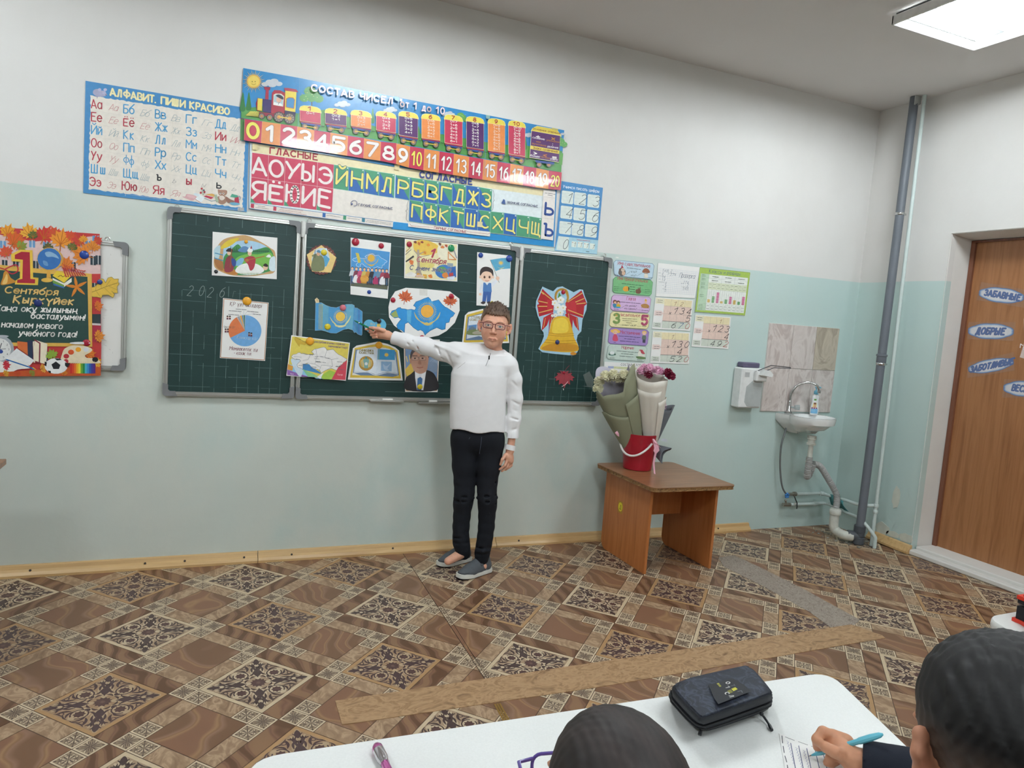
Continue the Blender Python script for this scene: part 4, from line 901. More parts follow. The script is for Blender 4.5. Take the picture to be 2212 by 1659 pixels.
        c.text('сколько? какой?',(275,1042),(472,1052),24,'5A5240',wt=.9); c.line([(222,1030),(270,1035)],3,'6A6048'); c.line([(480,1048),(540,1050)],3,'6A6048',up=False); c.text('три',(172,1038),(205,1040),16,'5A5240',wt=1.); c.text('пятый',(552,1058),(610,1060),16,'5A5240',wt=1.,up=False)
    elif i==4:
        c.ell(185,1120,50,32,'E8B858').ell(140,1115,20,18,'E8B858').ell(232,1125,20,20,'E8B858').ell(185,1132,30,28,'EFC3A4').blob([(165,1165),(205,1170),(220,1250),(150,1245)],'D0506C').ell(175,1132,4,4,'3A3038').ell(197,1134,4,4,'3A3038')
        c.ell(585,1140,32,28,'E8C070').ell(583,1152,24,22,'EFC3A4').blob([(560,1180),(605,1182),(605,1235),(555,1232)],'6E7A6E').poly([(560,1235),(602,1236),(598,1280),(560,1278)],'4A4A58')
        for j,(p,q) in enumerate((((235,1185),(530,1205)),((310,1222),(455,1232)),((250,1252),(505,1272)))): c.micro(p,q,15,'4A3A66',j)
        c.micro((162,1272),(200,1275),12,'4A3A66',7)
    else:
        c.ell(140,1430,50,32,'8FA8A0').ell(142,1418,34,22,'E4E8E6').ell(105,1440,14,10,'4E6A58').ell(180,1440,14,10,'4E6A58').poly([(500,1420),(520,1372),(560,1375),(595,1430)],'B84A56').poly([(495,1420),(525,1380),(550,1440),(590,1440),(590,1480),(500,1470)],'E8E4D8').poly([(535,1380),(560,1376),(596,1432),(560,1436)],'B84A56').blob([(470,1470),(520,1465),(600,1480),(590,1505),(500,1500)],'6F8A5C').line([(470,1472),(500,1480)],8,'5C6E50')
        for j,(p,q) in enumerate((((205,1390),(500,1415)),((265,1428),(430,1440)),((245,1460),(445,1475)))): c.micro(p,q,15,'5C6A64',j)
        c.text('далеко',(110,1492),(178,1496),16,'4A5A52',wt=1.); c.text('близко',(485,1518),(552,1524),16,'4A5A52',wt=1.,up=False)
    c.done(m=GLOSS)
# ---- word parts card
c=Canvas(Z8,off=-.0032,ref=(400,1600)); c.sheet('word_parts_card','white card with two pale colour bars half hidden by the bouquets','card',[(35,1540),(783,1570),(770,1800),(15,1770)])
c.text('СОСТАВ СЛОВА',(262,1592),(565,1606),30,'4A4E58',wt=1.1,gap=1.8); c.poly([(85,1600),(165,1603),(162,1632),(83,1630)],'A6AED0').poly([(165,1604),(480,1618),(478,1648),(162,1634)],'CFD2A4',up=False).poly([(480,1618),(745,1628),(742,1655),(478,1648)],'A6AED0',up=False)
c.text('П',(100,1745),(140,1748),50,'B8A888',wt=1.); c.done()
# ---- squared-paper division sheet
c=Canvas(Z8,off=-.003,ref=(1000,400)); c.sheet('division_sheet','squared white sheet with a long division sum and its check','worksheet',[(775,178),(1350,240),(1280,665),(745,640)])
c.k+=1
for i in range(14): 
    y=250+26*i; c.line([(780-i*2.0,y),(1318-i*3.2,y+55-i*2.2)],1.6,'A9B6CC',up=False,cap=False)
for i in range(22):
    x=790+25*i; c.line([(x,252+i*2.6),(x-22-i*.2,588+i*2.1)],1.6,'A9B6CC',up=False,cap=False)
for t,a,b_ in (('548',(835,300),(905,308)),('2',(945,306),(962,308)),('4',(822,345),(842,347)),('274',(940,352),(1015,362)),('14',(825,388),(868,393)),('14',(822,430),(865,434)),('8',(868,475),(885,477)),('8',(864,520),(880,522)),('0',(862,575),(878,577)),('274',(1118,462),(1190,470)),('2',(1170,500),(1188,502)),('548',(1112,548),(1185,556))): c.text(t,a,b_,38,'4A5468',wt=.5,slant=.25,gap=2.2,up=False)
c.text('Проверка',(1065,375),(1275,395),60,'3E4A60',wt=.55,slant=.35,gap=1.,up=False)
for p,q in (((918,270),(912,350)),((918,318),(1015,330)),((785,355),(865,365)),((785,440),(865,447)),((835,535),(885,540)),((1095,505),(1190,515)),((780,316),(810,318)),((785,398),(805,399)),((835,487),(852,488))): c.line([p,q],3,'4A5468',up=False)
c.text('x',(1092,468),(1108,470),22,'4A5468',wt=.8); c.done()
# ---- multiplication cards
def mult(a,b_,d,e,top,mid,ml,res_,ans,lb,redtop=''):
    """a,b,d,e corners (TL,TR,BR,BL) in the enlarged view"""
    c=Canvas(Z8,off=-.0032,ref=((a[0]+d[0])/2,(a[1]+d[1])/2),step=.00004); c.sheet('multiplication_card',lb,'card',[a,b_,d,e],group='column multiplication cards')
    def B(u,v): return ((a[0]*(1-u)+b_[0]*u)*(1-v)+(e[0]*(1-u)+d[0]*u)*v,(a[1]*(1-u)+b_[1]*u)*(1-v)+(e[1]*(1-u)+d[1]*u)*v)
    Q=lambda u0,v0,u1,v1:[B(u0,v0),B(u1,v0),B(u1,v1),B(u0,v1)]
    c.poly([B(.02,.02),B(.25,.02),B(.3,.1),B(.25,.2),B(.02,.2)],'E6E0C4'); c.poly([B(.25,.03),B(.97,.03),B(.97,.25),B(.25,.25)],'EBDDB4',up=False); c.poly([B(.25,.25),B(.97,.25),B(.97,.74),B(.25,.74)],'E6CBBE',up=False); c.poly([B(.02,.42),B(.2,.42),B(.26,.5),B(.2,.58),B(.02,.58)],'E8D2CC',up=False); c.poly([B(.25,.74),B(.97,.74),B(.97,.96),B(.25,.96)],'D0D6CA',up=False); c.poly([B(.02,.79),B(.22,.79),B(.22,.95),B(.02,.95)],'D0D6CA',up=False)
    c.k+=1
    for u in (.43,.61,.79): c.line([B(u,.03),B(u,.96)],2,'9A8C84',up=False,cap=False)
    for v in (.25,.5): c.line([B(.25,v),B(.97,v)],2,'9A8C84',up=False,cap=False)
    c.line([B(.25,.735),B(.97,.735)],5,'3C3C40'); c.line([B(.25,.745),B(.21,.95)],2,'8A8484',up=False)
    for v,n_ in ((.09,1),(.15,2),(.48,3),(.54,4),(.84,5),(.9,6)): c.micro(B(.07,v),B(.2,v),12,'55504E',n_)
    U=[.28,.46,.64,.82]; hh=(e[1]-a[1])
    def put(s_,v,h,cols=None,w_=.10):
        for i,ch in enumerate(s_):
            if ch!=' ': c.text(ch,B(U[i]+.03,v),B(U[i]+.03+w_,v),hh*h,(cols or {}).get(i,'2A2A2E'),wt=.62,slant=.3,up=False)
    c.k+=1
    put(top,.22,.12,{i:redtop for i in range(4)} if redtop else None,.06); put(mid,.48,.19); put(ml,.71,.19); put(res_,.94,.17,ans); c.text('x',B(.40,.53),B(.45,.53),hh*.12,'2A2A2E',wt=.8,slant=.2,up=False)
    c.done()
mult((738,648),(1260,690),(1213,1115),(690,1085),' 12 ',' 134','   5',' 670',{2:'3A5A8C',3:'B04040'},'multiplication card 134 times 5, under the squared sheet','8A4A3A')
mult((703,1115),(1215,1138),(1200,1572),(665,1555),' 1  ',' 130','  4 ',' 520',{3:'B04040'},'multiplication card 130 times 4, lowest of its column','8A6A5A')
mult((1290,890),(1780,925),(1742,1365),(1235,1330),'  1 ',' 123','   4',' 492',{3:'B04040'},'multiplication card 123 times 4, under the green table chart','8A4A3A')
# ---- green table of places
c=Canvas(Z8,off=-.0034,ref=(1650,600)); c.sheet('place_value_poster','green bordered place value table with coloured bead columns','poster',[(1348,235),(2050,308),(1978,908),(1280,855)],col='EDEFE4')
def B(u,v,a=(1352,240),b_=(2044,312),d=(1972,902),e=(1284,850)): return ((a[0]*(1-u)+b_[0]*u)*(1-v)+(e[0]*(1-u)+d[0]*u)*v,(a[1]*(1-u)+b_[1]*u)*(1-v)+(e[1]*(1-u)+d[1]*u)*v)
c.poly([B(0,0),B(1,0),B(1,1),B(0,1)],'A9C45C'); c.line([B(0,0),B(1,0),B(1,1),B(0,1)],5,'5C7A48',closed=True,cap=False)
c.poly([B(.03,.13),B(.2,.13),B(.2,.96),B(.03,.96)],'BFD8BC').poly([B(.2,.13),B(.97,.13),B(.97,.95),B(.2,.95)],'E8EBE4',up=False).poly([B(.2,.31),B(.97,.31),B(.97,.47),B(.2,.47)],'DDE3C6')
c.text('Классы и разряды',(1478,312),(1908,352),42,'3E5A86',wt=.7,gap=1.3)
c.k+=1
for i in range(10): c.line([B(.2+.0856*i,.31 if i%3 else .13),B(.2+.0856*i,.95)],2,'A8B0A8',up=False,cap=False)
for v in (.13,.22,.31,.39,.47,.8,.88): c.line([B(.03,v),B(.97,v)],2,'A8B0A8',up=False,cap=False)
hts=[(3,'DDB43C'),(6,'4E9A4C'),(10,'D05A92'),(2,'D8B040'),(4,'4E9A4C'),(7,'D05A92'),(4,'DDB43C'),(3,'4E9A4C'),(8,'D05A92')]
for i,(n_,cc) in enumerate(hts):
    u=.2+.0856*(i+.5); c.line([B(u,.49),B(u,.78)],2,'8A9298',cap=False)
    for j in range(n_): c.poly([B(u-.026,.765-j*.0245),B(u+.026,.765-j*.0245),B(u+.026,.765-j*.0245-.018),B(u-.026,.765-j*.0245-.018)],cc,up=(j==0))
for i in range(9):
    for v in (.35,.43,.84,.91): c.micro(B(.215+.0856*i,v),B(.265+.0856*i,v),9,'5A625C',i)
for i in range(3):
    for v in (.175,.265): c.micro(B(.26+.26*i,v),B(.38+.26*i,v),12,'4A524C',i)
for v in (.16,.19,.24,.27,.34,.37,.42,.45,.6,.64,.83,.86,.9,.93): c.micro(B(.05,v),B(.13,v),9,'6A8A6C',int(v*99))
c.done()
# ================================================================= CHALKBOARD
Z0=.841; YS=-.022
ALU=mat('brushed_aluminium','C9C8C4',.32,.85,var=.05,stretch=(1,1,1),scale=8)
GPL=mat('grey_plastic','7E7F81',.45,var=.04)
BRD=mat('green_chalk_enamel','1F3B39',.42,var=.18,scale=6,bump=.02)
t=thing('chalkboard','three leaf green chalkboard with aluminium frames and ruled chalk lines','chalkboard',(1.18,0,Z0))
def Lcap(b,x,z,sx,sz,Y0,Y1):
    """rounded corner cap; sx,sz point from the corner into the board"""
    w=.0235; L=.062; r=.016
    P=[(0,L),(w,L*.88),(w,w+.008),(w+.008,w),(L*.88,w),(L,0),(r,0)]+[(r-r*math.sin(a),r-r*math.cos(a)) for a in (.4,.8,1.2)]+[(0,r)]
    P=[(x+sx*p,z+sz*q) for p,q in P]
    b.prism(P if sx*sz<0 else P[::-1],Y1,Y0,ax=1)
def board(x0,x1,z0,z1,name,surf,t,cap=GPL,ztilt=0.):
    o=bpy.data.objects.new(name,None); o.location=(x0,0,z0); COL.objects.link(o); o.parent=t; o.matrix_parent_inverse=Matrix.Translation(t.location).inverted()
    b=MB(); b.box(x0+.012,x1-.012,-.019,-.003,z0+.012,z1-.012); b.build('surface',surf,o)
    # rails with a stepped profile
    w=.0215
    def rail(P0,P1,inn):
        P0=Vector(P0);P1=Vector(P1);inn=Vector(inn); b=MB(); pr=[(0,-.002),(0,-.022),(.003,-.026),(.009,-.0265),(.011,-.0245),(.0195,-.0245),(w,-.022),(w,-.002)]
        q=[[P+inn*a+Vector((0,y,0)) for a,y in pr] for P in (P0,P1)]
        b.loft(q); b.build('frame_rail',ALU,o)
    rail((x0,0,z0+.02),(x0,0,z1-.02),(1,0,0)); rail((x1,0,z1-.02),(x1,0,z0+.02),(-1,0,0)); rail((x0+.02,0,z1),(x1-.02,0,z1),(0,0,-1)); rail((x1-.02,0,z0),(x0+.02,0,z0),(0,0,1))
    for X,Zc,sx,sz in ((x0,z0,1,1),(x1,z0,-1,1),(x0,z1,1,-1),(x1,z1,-1,-1)):
        b=MB(); Lcap(b,X,Zc,sx,sz,-.001,-.029); b.build('corner_cap',cap,o)
    return o
X1,X2,X3=.600,1.777,2.369
zt=Z0+.88
lb=board(.000,X1-.003,Z0,zt,'side_board',BRD,t); mb_=board(X1+.003,X2-.003,Z0-.002,zt-.002,'middle_board',BRD,t); rb=board(X2+.003,X3,Z0-.004,zt-.004,'side_board',BRD,t)
# hinges and hanging eyes
for x in (X1,X2):
    for z in (zt-.03,):
        b=MB(); b.tube([(x+.006,-.026,z+.03),(x+.006,-.034,z-.01),(x+.004,-.03,z-.045)],[.012,.012,.009],seg=10); b.build('hinge_cover',mat('light_hinge','D8D8D4',.4),t,smooth=True)
    b=MB(); b.tube([(x,-.024,Z0+.1),(x,-.024,zt-.1)],.0028,seg=8); b.build('hinge_pin',mat('hinge_steel','6A655C',.4,.8),t,smooth=True)
for x,z in ((.04,zt+.004),(X1+.035,zt+.012),(X2-.055,zt+.010),(X3-.05,zt+.008)):
    b=MB(); b.tube([(x+.009*math.cos(a),-.016,z+.009*math.sin(a)) for a in [i*PI/5 for i in range(10)]],.0028,seg=6,closed=True); b.box(x-.006,x+.006,-.018,-.012,z-.02,z-.006); b.build('hanging_eye',ALU,t,smooth=True)
# chalk ruling: thin worn lines, part of each leaf
CH=inkmat('chalk_lines',.9)
def ruling(o,x0,x1,z0,z1,px,pz,seed,vert=True,blank=(0,0)):
    rn=random.Random(seed); b=MB(); y=-.0194; xs=[]
    n=int((z1-z0)/pz)
    for i in range(1,n+1):
        z=z1-i*pz
        if z<z0+.01: break
        x=x0
        while x<x1:
            l=rn.uniform(.02,.12); e=min(x+l,x1); col=rn.choice(['5E7672','6E8682','46605C','3A5450'])
            if rn.random()<.88:
                w=.0008*rn.uniform(.6,1.2); b.poly([(x,y,z-w),(e,y,z-w),(e,y,z+w),(x,y,z+w)],col)
            x=e+.001
    if vert:
        x=x0+px; k=0
        while x<x1-.01:
            z=z0
            while z<z1:
                l=rn.uniform(.02,.08); e=min(z+l,z1); mid=blank[0]<(z-z0)/(z1-z0)<blank[1]
                if rn.random()<(.12 if mid else .93):
                    w=.0008*rn.uniform(.6,1.2); col=rn.choice(['5E7672','6E8682','46605C','7A928E']) if not mid else '33504A'
                    b.poly([(x-w,y-.00004,z),(x+w,y-.00004,z),(x+w,y-.00004,e),(x-w,y-.00004,e)],col)
                z=e+.001
            x+=px
    b.build('ruled_lines',CH,o)['kind']='stuff'
ruling(lb,.02,X1-.022,Z0+.02,zt-.02,.0508,.0508,1,True,(.56,.93)); ruling(mb_,X1+.022,X2-.022,Z0+.02,zt-.02,.1,.0508,2,False); ruling(rb,X2+.022,X3-.02,Z0+.02,zt-.022,.0508,.0508,3,True,(.42,.9))
# chalk writing 2026 г.
Z5=zoom(340,430,3.685); c=Canvas(Z5,off=-.0194,ref=(400,740)); c.obj=lb
for ch,x,y in (('2',235,768),('0',325,768),('2',395,780),('6',490,780)): c.text(ch,(x,y),(x+34,y+3),80,'8E9C96',wt=.42,slant=.35)
c.text('г.',(598,782),(630,786),70,'6E7E78',wt=.4,slant=.3); c.done('chalk_writing',CH)['kind']='stuff'
# tray clips and chalk on the lower rail
b=MB(); b.box(.98,1.16,-.040,-.020,Z0-.006,Z0+.001,bev=.001); b.box(1.24,1.46,-.042,-.020,Z0-.010,Z0-.003,bev=.001); b.build('tray_lip',ALU,t)
def chalk(x0,x1,z,lab):
    b=MB(); b.tube([(x0,-.034,z),(x1,-.034,z)],.0055,seg=10); tag(b.build('chalk_stick',mat('chalk','EDEBE6',.9),smooth=True),lab,'chalk','chalk sticks on the board rail')
chalk(1.045,1.10,Z0+.0065,'left of two white chalk sticks on the rail under the chalkboard'); chalk(1.30,1.345,Z0+.0025,'right chalk stick on the rail, nearer the boy')
# ================================================================= WHITEBOARD AT THE LEFT
WB=mat('whiteboard_enamel','E2E0DC',.22,var=.03,scale=6)
t=thing('whiteboard','small white magnetic board with grey corner caps behind the autumn banner','whiteboard',(-.7,0,.94))
zb0,zb1=aty(268,801,-.02).z,aty(275,524,-.02).z
board(-1.25,aty(275,640,-.02).x,zb0,zb1,'panel',WB,t)
x=aty(232,519,-.02).x
b=MB(); b.tube([(x+.009*math.cos(i*PI/5),-.014,zb1+.008+.009*math.sin(i*PI/5)) for i in range(10)],.0028,seg=6,closed=True); b.build('hanging_eye',ALU,t,smooth=True)
b=MB(); rn=random.Random(9)
for i in range(26):
    x=rn.uniform(-.285,-.20); z=rn.uniform(zb0+.05,zb1-.04); l=rn.uniform(.004,.016); a=rn.uniform(0,3); b.poly([(x,-.0193,z),(x+l*math.cos(a),-.0193,z+l*math.sin(a)),(x+l*math.cos(a)+.001,-.0193,z+l*math.sin(a)+.001),(x+.001,-.0193,z+.001)],'B4B0AC')
b.build('pen_smudges',CH,t)['kind']='stuff'
# ================================================================= BANNER
Z4=zoom(0,470,4.6067); c=Canvas(Z4,off=-.030,ref=(500,800)); 
c.sheet('autumn_banner','glossy autumn leaf banner with red numeral 1 and golden writing','banner',[(-700,20),(-300,58),(0,97),(992,163),(1000,520),(1005,1000),(1008,1300),(1003,1572),(500,1580),(-300,1580),(-700,1570)],col='C43C3C',m=GLOSS,th=.0006)
c.poly([(-700,180),(0,170),(330,240),(990,180),(1000,560),(900,560),(0,480),(-700,470)],'E0C0BC')
for x0,y0 in ((0,230),(290,225),(430,240),(850,230),(920,180)): c.poly([(x0,y0),(x0+60,y0+5),(x0+60,y0+75),(x0,y0+70)],'6E9AC4').line([(x0+30,y0),(x0+30,y0+75)],6,'E4E4E2',cap=False)
for x0,y0 in ((20,420),(130,420),(330,430),(900,380),(950,375),(915,650),(700,440)): c.poly([(x0,y0),(x0+55,y0+5),(x0+55,y0+95),(x0,y0+90)],'34404A').line([(x0+28,y0),(x0+28,y0+92)],6,'D8D8D8',cap=False)
c.poly([(915,960),(1003,960),(1003,1060),(915,1055)],'2E3A40').poly([(915,1050),(1003,1055),(1003,1075),(915,1070)],'D8C8C8').poly([(915,1075),(1005,1078),(1005,1240),(915,1235)],'B03048')
for x,y,r,cc,ro in ((80,150,95,'E49B2C',20),(-120,160,110,'D8642C',-20),(150,240,120,'D8602A',40),(290,150,100,'E9A93A',-10),(330,180,60,'4E6A34',0),(210,290,70,'7E9A3C',60),(450,180,110,'C8382E',30),(540,160,80,'D04A30',-20),(610,230,125,'E8932E',10),(700,190,70,'D8482E',50),(790,240,95,'C93A34',-30),(720,300,60,'54682E',20),(830,220,50,'E8A030',0),(930,290,80,'E08A30',15),(970,230,55,'C83A34',60),(60,350,80,'D8503A',-15),(480,300,60,'48582C',0),(830,370,120,'E2852C',-70),(660,470,90,'DC7A30',20)):
    c.leaf(x,y,r,cc,ro,'B8641E')
# blackboard in the picture
c.poly([(-700,440),(0,470),(915,560),(920,1285),(-700,1270)],'DDAF52').poly([(-700,490),(0,522),(872,590),(885,1250),(-700,1235)],'2C4A45')
c.poly([(112,365),(200,320),(325,325),(332,595),(385,600),(380,672),(150,665),(155,628),(200,600),(203,440),(118,435)],'E9C048').poly([(150,372),(215,340),(298,345),(305,610),(352,615),(350,655),(172,650),(175,620),(225,610),(230,420),(150,412)],'AC2438')
c.ell(492,410,122,112,'E0B458').ell(492,412,118,108,'3570B4').blob([(450,350),(500,340),(560,370),(590,410),(560,400),(520,390),(470,390)],'8FB4D4').blob([(430,430),(470,440),(480,480),(440,470)],'6C9CCB').line([(560,310),(620,380),(615,450),(560,510),(480,525),(400,490)],9,'D4A64A',sm=True).poly([(470,525),(500,525),(510,600),(465,600)],'D9A648').ell(470,622,58,22,'E2B450')
c.poly([(525,580),(570,530),(712,580),(640,650)],'E6C83C').poly([(525,600),(640,655),(715,600),(715,640),(640,690),(530,640)],'EDE8DC').poly([(525,620),(640,672),(640,700),(528,650)],'6E9A48').poly([(530,655),(640,690),(640,705),(535,672)],'3C6AA8').line([(580,590),(610,575),(625,590),(650,580),(672,590)],5,'4A3A20',sm=True)
for i in range(9): x=650+i*24; c.line([(x-20,500+i*6),(x+10,590-i*2)],11,'B83040',up=(i==0)); c.line([(x-10,470+i*8),(x+8,530)],9,'C84A3A',up=False)
for k in range(5):
    a=math.radians(-100+k*72); c.blob([(765,690),(765+45*math.cos(a-.35),690+45*math.sin(a-.35)),(765+115*math.cos(a),690+110*math.sin(a)),(765+45*math.cos(a+.35),690+45*math.sin(a+.35))],'D8822C')
# bell
c.blob([(10,665),(30,600),(40,550),(60,530),(85,550),(110,600),(160,640),(60,668)],'C98A34').blob([(25,660),(50,600),(70,560),(80,600),(70,655)],'E8C070').line([(0,500),(60,520),(120,560),(180,530),(160,470),(60,510)],10,'B82A3A',sm=True)
for t_,a,b_,h_,cc in (('Сентября',(50,748),(572,772),60,'E3BE72'),('Қыркүйек',(135,845),(732,868),68,'E3C27E')): c.text(t_,a,b_,h_,cc,wt=1.35,slant=.15,out='8A6428',ow=.2,gap=1.5)
for t_,a,b_ in (('Жаңа оқу жылының',(-60,925),(762,950)),('басталуымен!',(310,1002),(850,1022)),('С началом нового',(-70,1085),(620,1108)),('учебного года!',(190,1175),(768,1188))): c.text(t_,a,b_,56,'F1EFEA',wt=1.25,slant=.15,gap=1.5)
c.ell(-5,1310,148,140,'A9AEB4').ell(-5,1312,118,112,'E4E4E2').line([(0,1310),(60,1305)],5,'40444C').line([(0,1310),(20,1250)],6,'40444C').ell(20,1180,70,12,'B8BCC2')
for i,n_ in enumerate(('1','2','3','4','5')): a=math.radians(-65+i*32); c.text(n_,(-8+92*math.cos(a),1320+88*math.sin(a)),(4+92*math.cos(a),1320+88*math.sin(a)),16,'50545C',wt=1.)
c.poly([(175,1230),(275,1240),(290,1370),(180,1300)],'D8703C')
for i,(x,cc) in enumerate(((275,'2E3A54'),(330,'EADFC4'),(345,'8A2C3A'),(400,'EADFC4'),(420,'2E3A54'))): c.poly([(x,1225+i*6),(x+52,1222+i*8),(x+58,1440+i*5),(x+8,1440+i*2)],'EBE0C8' if i%2 else cc)
c.poly([(350,1215),(475,1255),(462,1460),(340,1420)],'EFE4CA').line([(350,1218),(400,1250),(395,1440)],12,'7E2C3C')
c.poly([(60,1400),(170,1300),(345,1420),(300,1470),(90,1420)],'E9E9EA').blob([(-200,1420),(-60,1410),(60,1440),(150,1410),(310,1490),(180,1510),(60,1560),(-150,1540)],'EDEBE6').leaf(60,1470,55,'C23040',80).line([(70,1412),(300,1488),(380,1525)],12,'2F6AA8').line([(330,1490),(380,1525)],10,'D8A83C')
c.leaf(520,1370,70,'8DA83E',-20).poly([(0,1540),(500,1500),(1003,1470),(1003,1572),(0,1578)],'C8582E')
for x,y,r,cc in ((60,1550,40,'D8A03A'),(180,1555,40,'C84A30'),(320,1548,40,'7E8A3A'),(430,1500,50,'E0A040'),(640,1545,40,'D88030'),(960,1440,60,'E8B03A'),(890,1355,70,'E07A30'),(980,1180,70,'E08A34'),(975,880,60,'DC7030')): c.leaf(x,y,r,cc,int(x)%90,'A85A20')
c.blob([(620,1360),(650,1300),(740,1270),(860,1280),(920,1310),(900,1340),(850,1370),(870,1395),(940,1400),(1000,1430),(960,1450),(640,1440),(610,1410)],'E8D8B8')
for x,y,r,cc in ((710,1338,30,'D8542C'),(782,1312,28,'E8A22C'),(860,1312,28,'D8D8DC'),(663,1378,28,'B8303C'),(660,1428,25,'B8303C'),(950,1412,30,'24242C')): c.ell(x,y,r,r*.85,cc)
c.ell(562,1475,115,78,'EDEDEC').poly([(515,1460),(560,1430),(605,1465),(590,1505),(535,1505)],'22242A').poly([(450,1430),(470,1440),(465,1480),(448,1470)],'22242A').poly([(545,1400),(600,1402),(620,1415),(570,1420)],'22242A').poly([(650,1440),(700,1455),(670,1490),(650,1470)],'22242A').poly([(480,1520),(510,1525),(510,1548),(490,1540)],'22242A')
for i,cc in enumerate(('C8302C','D84A2C','E4742C','E8B02C','E8D83C','6EAA3C','2E8A4C','4AB0C8','3C8ACC','2E5AAA','443A94','5C2E84')): x=700+i*21; c.poly([(x,1450),(x+21,1450),(x+21,1548),(x,1550)],cc,up=(i==0)); c.poly([(x+4,1450),(x+10,1425),(x+17,1450)],'E4CFA8',up=False)
c.ell(800,1248,105,12,'E4E6E6')
c.done(m=GLOSS)
# yellow oak leaf held on the banner edge
c=Canvas(Z4,off=-.0325,ref=(1000,700)); ol=[(835,765),(900,740),(885,700),(940,690),(985,650),(990,610),(1030,612),(1050,650),(1075,600),(1110,590),(1135,612),(1180,610),(1175,640),(1185,660),(1165,690),(1170,750),(1130,750),(1110,730),(1140,765),(1125,798),(1080,770),(1020,770),(1010,800),(960,790),(930,790),(880,775)]
c.sheet('paper_oak_leaf','yellow paper oak leaf pinned between banner and whiteboard','paper leaf',ol,col='DDB545'); c.line(ol,4,'8A7A2E',closed=True,cap=False).line([(838,765),(950,730),(1050,690),(1170,650)],4,'6A5A20',sm=True)
c.k+=1
for p,q in (((950,730),(960,660)),((1010,705),(1000,640)),((1050,690),(1100,620)),((960,735),(1000,790)),((1040,700),(1110,770)),((1080,680),(1165,720))): c.line([p,q],2.5,'8A7A30',up=False)
c.done()
# ================================================================= PAPERS ON THE BOARD
YP=-.0225
def kazmap(c,M_,col='3F93CC',outl=None,ow=4):
    P=[(0,.45),(.03,.36),(.09,.33),(.12,.28),(.16,.27),(.17,.30),(.23,.31),(.27,.33),(.33,.32),(.38,.34),(.40,.28),(.38,.24),(.36,.22),(.40,.12),(.47,.08),(.52,.04),(.59,.0),(.62,.05),(.64,.12),(.68,.10),(.75,.07),(.80,.18),(.85,.26),(.88,.28),(.95,.36),(1.0,.42),(.97,.50),(.93,.54),(.91,.66),(.86,.68),(.85,.84),(.80,.86),(.72,.80),(.62,.88),(.56,.96),(.54,1.0),(.51,.90),(.47,.86),(.43,.88),(.36,.80),(.28,.66),(.23,.70),(.22,.93),(.17,.86),(.12,.84),(.10,.74),(.13,.66),(.17,.58),(.13,.53),(.07,.55),(.03,.50)]
    Q=[M_(*p) for p in P]; c.poly(Q,col)
    if outl: c.line(Q,ow,outl,closed=True)
def sunm(c,x,y,r,rays=28,col='E9B43C',eagle=True,wcol=None):
    c.k+=1
    for i in range(rays):
        a=2*PI*i/rays; c.poly([(x+1.15*r*math.cos(a-.05),y+1.15*r*math.sin(a-.05)),(x+1.55*r*math.cos(a),y+1.55*r*math.sin(a)),(x+1.15*r*math.cos(a+.05),y+1.15*r*math.sin(a+.05))],wcol or col,up=False)
    c.ell(x,y,r,r,col,n=24)
    if eagle:
        w=wcol or col
        for s in (-1,1):
            for i in range(5):
                c.line([(x+s*r*(2.0-.08*i),y+r*(.15+.18*i)),(x+s*r*(1.75-.2*i),y+r*(.95+.18*i)),(x+s*r*(1.2-.2*i),y+r*(1.45+.14*i)),(x+s*r*.35,y+r*1.8)],r*.07,w,up=(i==0),sm=True)
        c.blob([(x-r*.5,y+r*1.9),(x-.1*r,y+r*1.7),(x+.3*r,y+r*1.85),(x+.8*r,y+r*1.9),(x+.2*r,y+r*2.2),(x-.4*r,y+r*2.1)],w)
def figure(c,x,y,h,skin,hair,body,leg,skirt=None):
    c.ell(x,y-h*.88,h*.085,h*.1,hair,n=12).ell(x,y-h*.86,h*.07,h*.085,skin,n=12)
    c.blob([(x-h*.11,y-h*.74),(x+h*.11,y-h*.74),(x+h*.12,y-h*.45),(x-h*.12,y-h*.45)],body)
    if skirt: c.blob([(x-h*.1,y-h*.48),(x+h*.1,y-h*.48),(x+h*.2,y-h*.1),(x-h*.2,y-h*.1)],skirt)
    else: c.poly([(x-h*.1,y-h*.47),(x-.01*h,y-h*.47),(x-h*.02,y),(x-h*.09,y)],leg).poly([(x+h*.01*h/h,y-h*.47),(x+h*.1,y-h*.47),(x+h*.09,y),(x+h*.02,y)],leg,up=False)
    c.line([(x-h*.11,y-h*.7),(x-h*.17,y-h*.45)],h*.05,body).line([(x+h*.11,y-h*.7),(x+h*.17,y-h*.45)],h*.05,body,up=False)
# yurt picture
c=Canvas(Z5,off=YP,ref=(700,450)); c.sheet('yurt_picture','white sheet printed with an oval yurt and singers in a green valley','picture',[(440,260),(955,308),(950,638),(433,607)])
c.blob([(450,470),(470,390),(530,320),(640,292),(720,292),(830,345),(900,390),(938,430),(935,575),(850,600),(730,615),(600,608),(510,580),(455,540)],'C9A06C')
c.blob([(530,380),(600,345),(700,330),(800,345),(890,395),(925,470),(920,560),(760,605),(600,600),(530,560)],'A9CDE4').blob([(530,460),(590,400),(640,360),(680,400),(720,420),(800,400),(880,385),(925,450),(920,560),(760,600),(600,600),(530,560)],'3F8F4A').blob([(620,480),(700,440),(800,440),(905,430),(920,520),(760,560),(640,560)],'78B84E')
for i in range(9): x=575+i*16; c.poly([(x,425),(x+9,370+(i%3)*8),(x+18,425)],'2C5C44',up=(i==0))
for i in range(8): x=760+i*16; c.poly([(x,425),(x+8,398),(x+16,422)],'2C5C44',up=False)
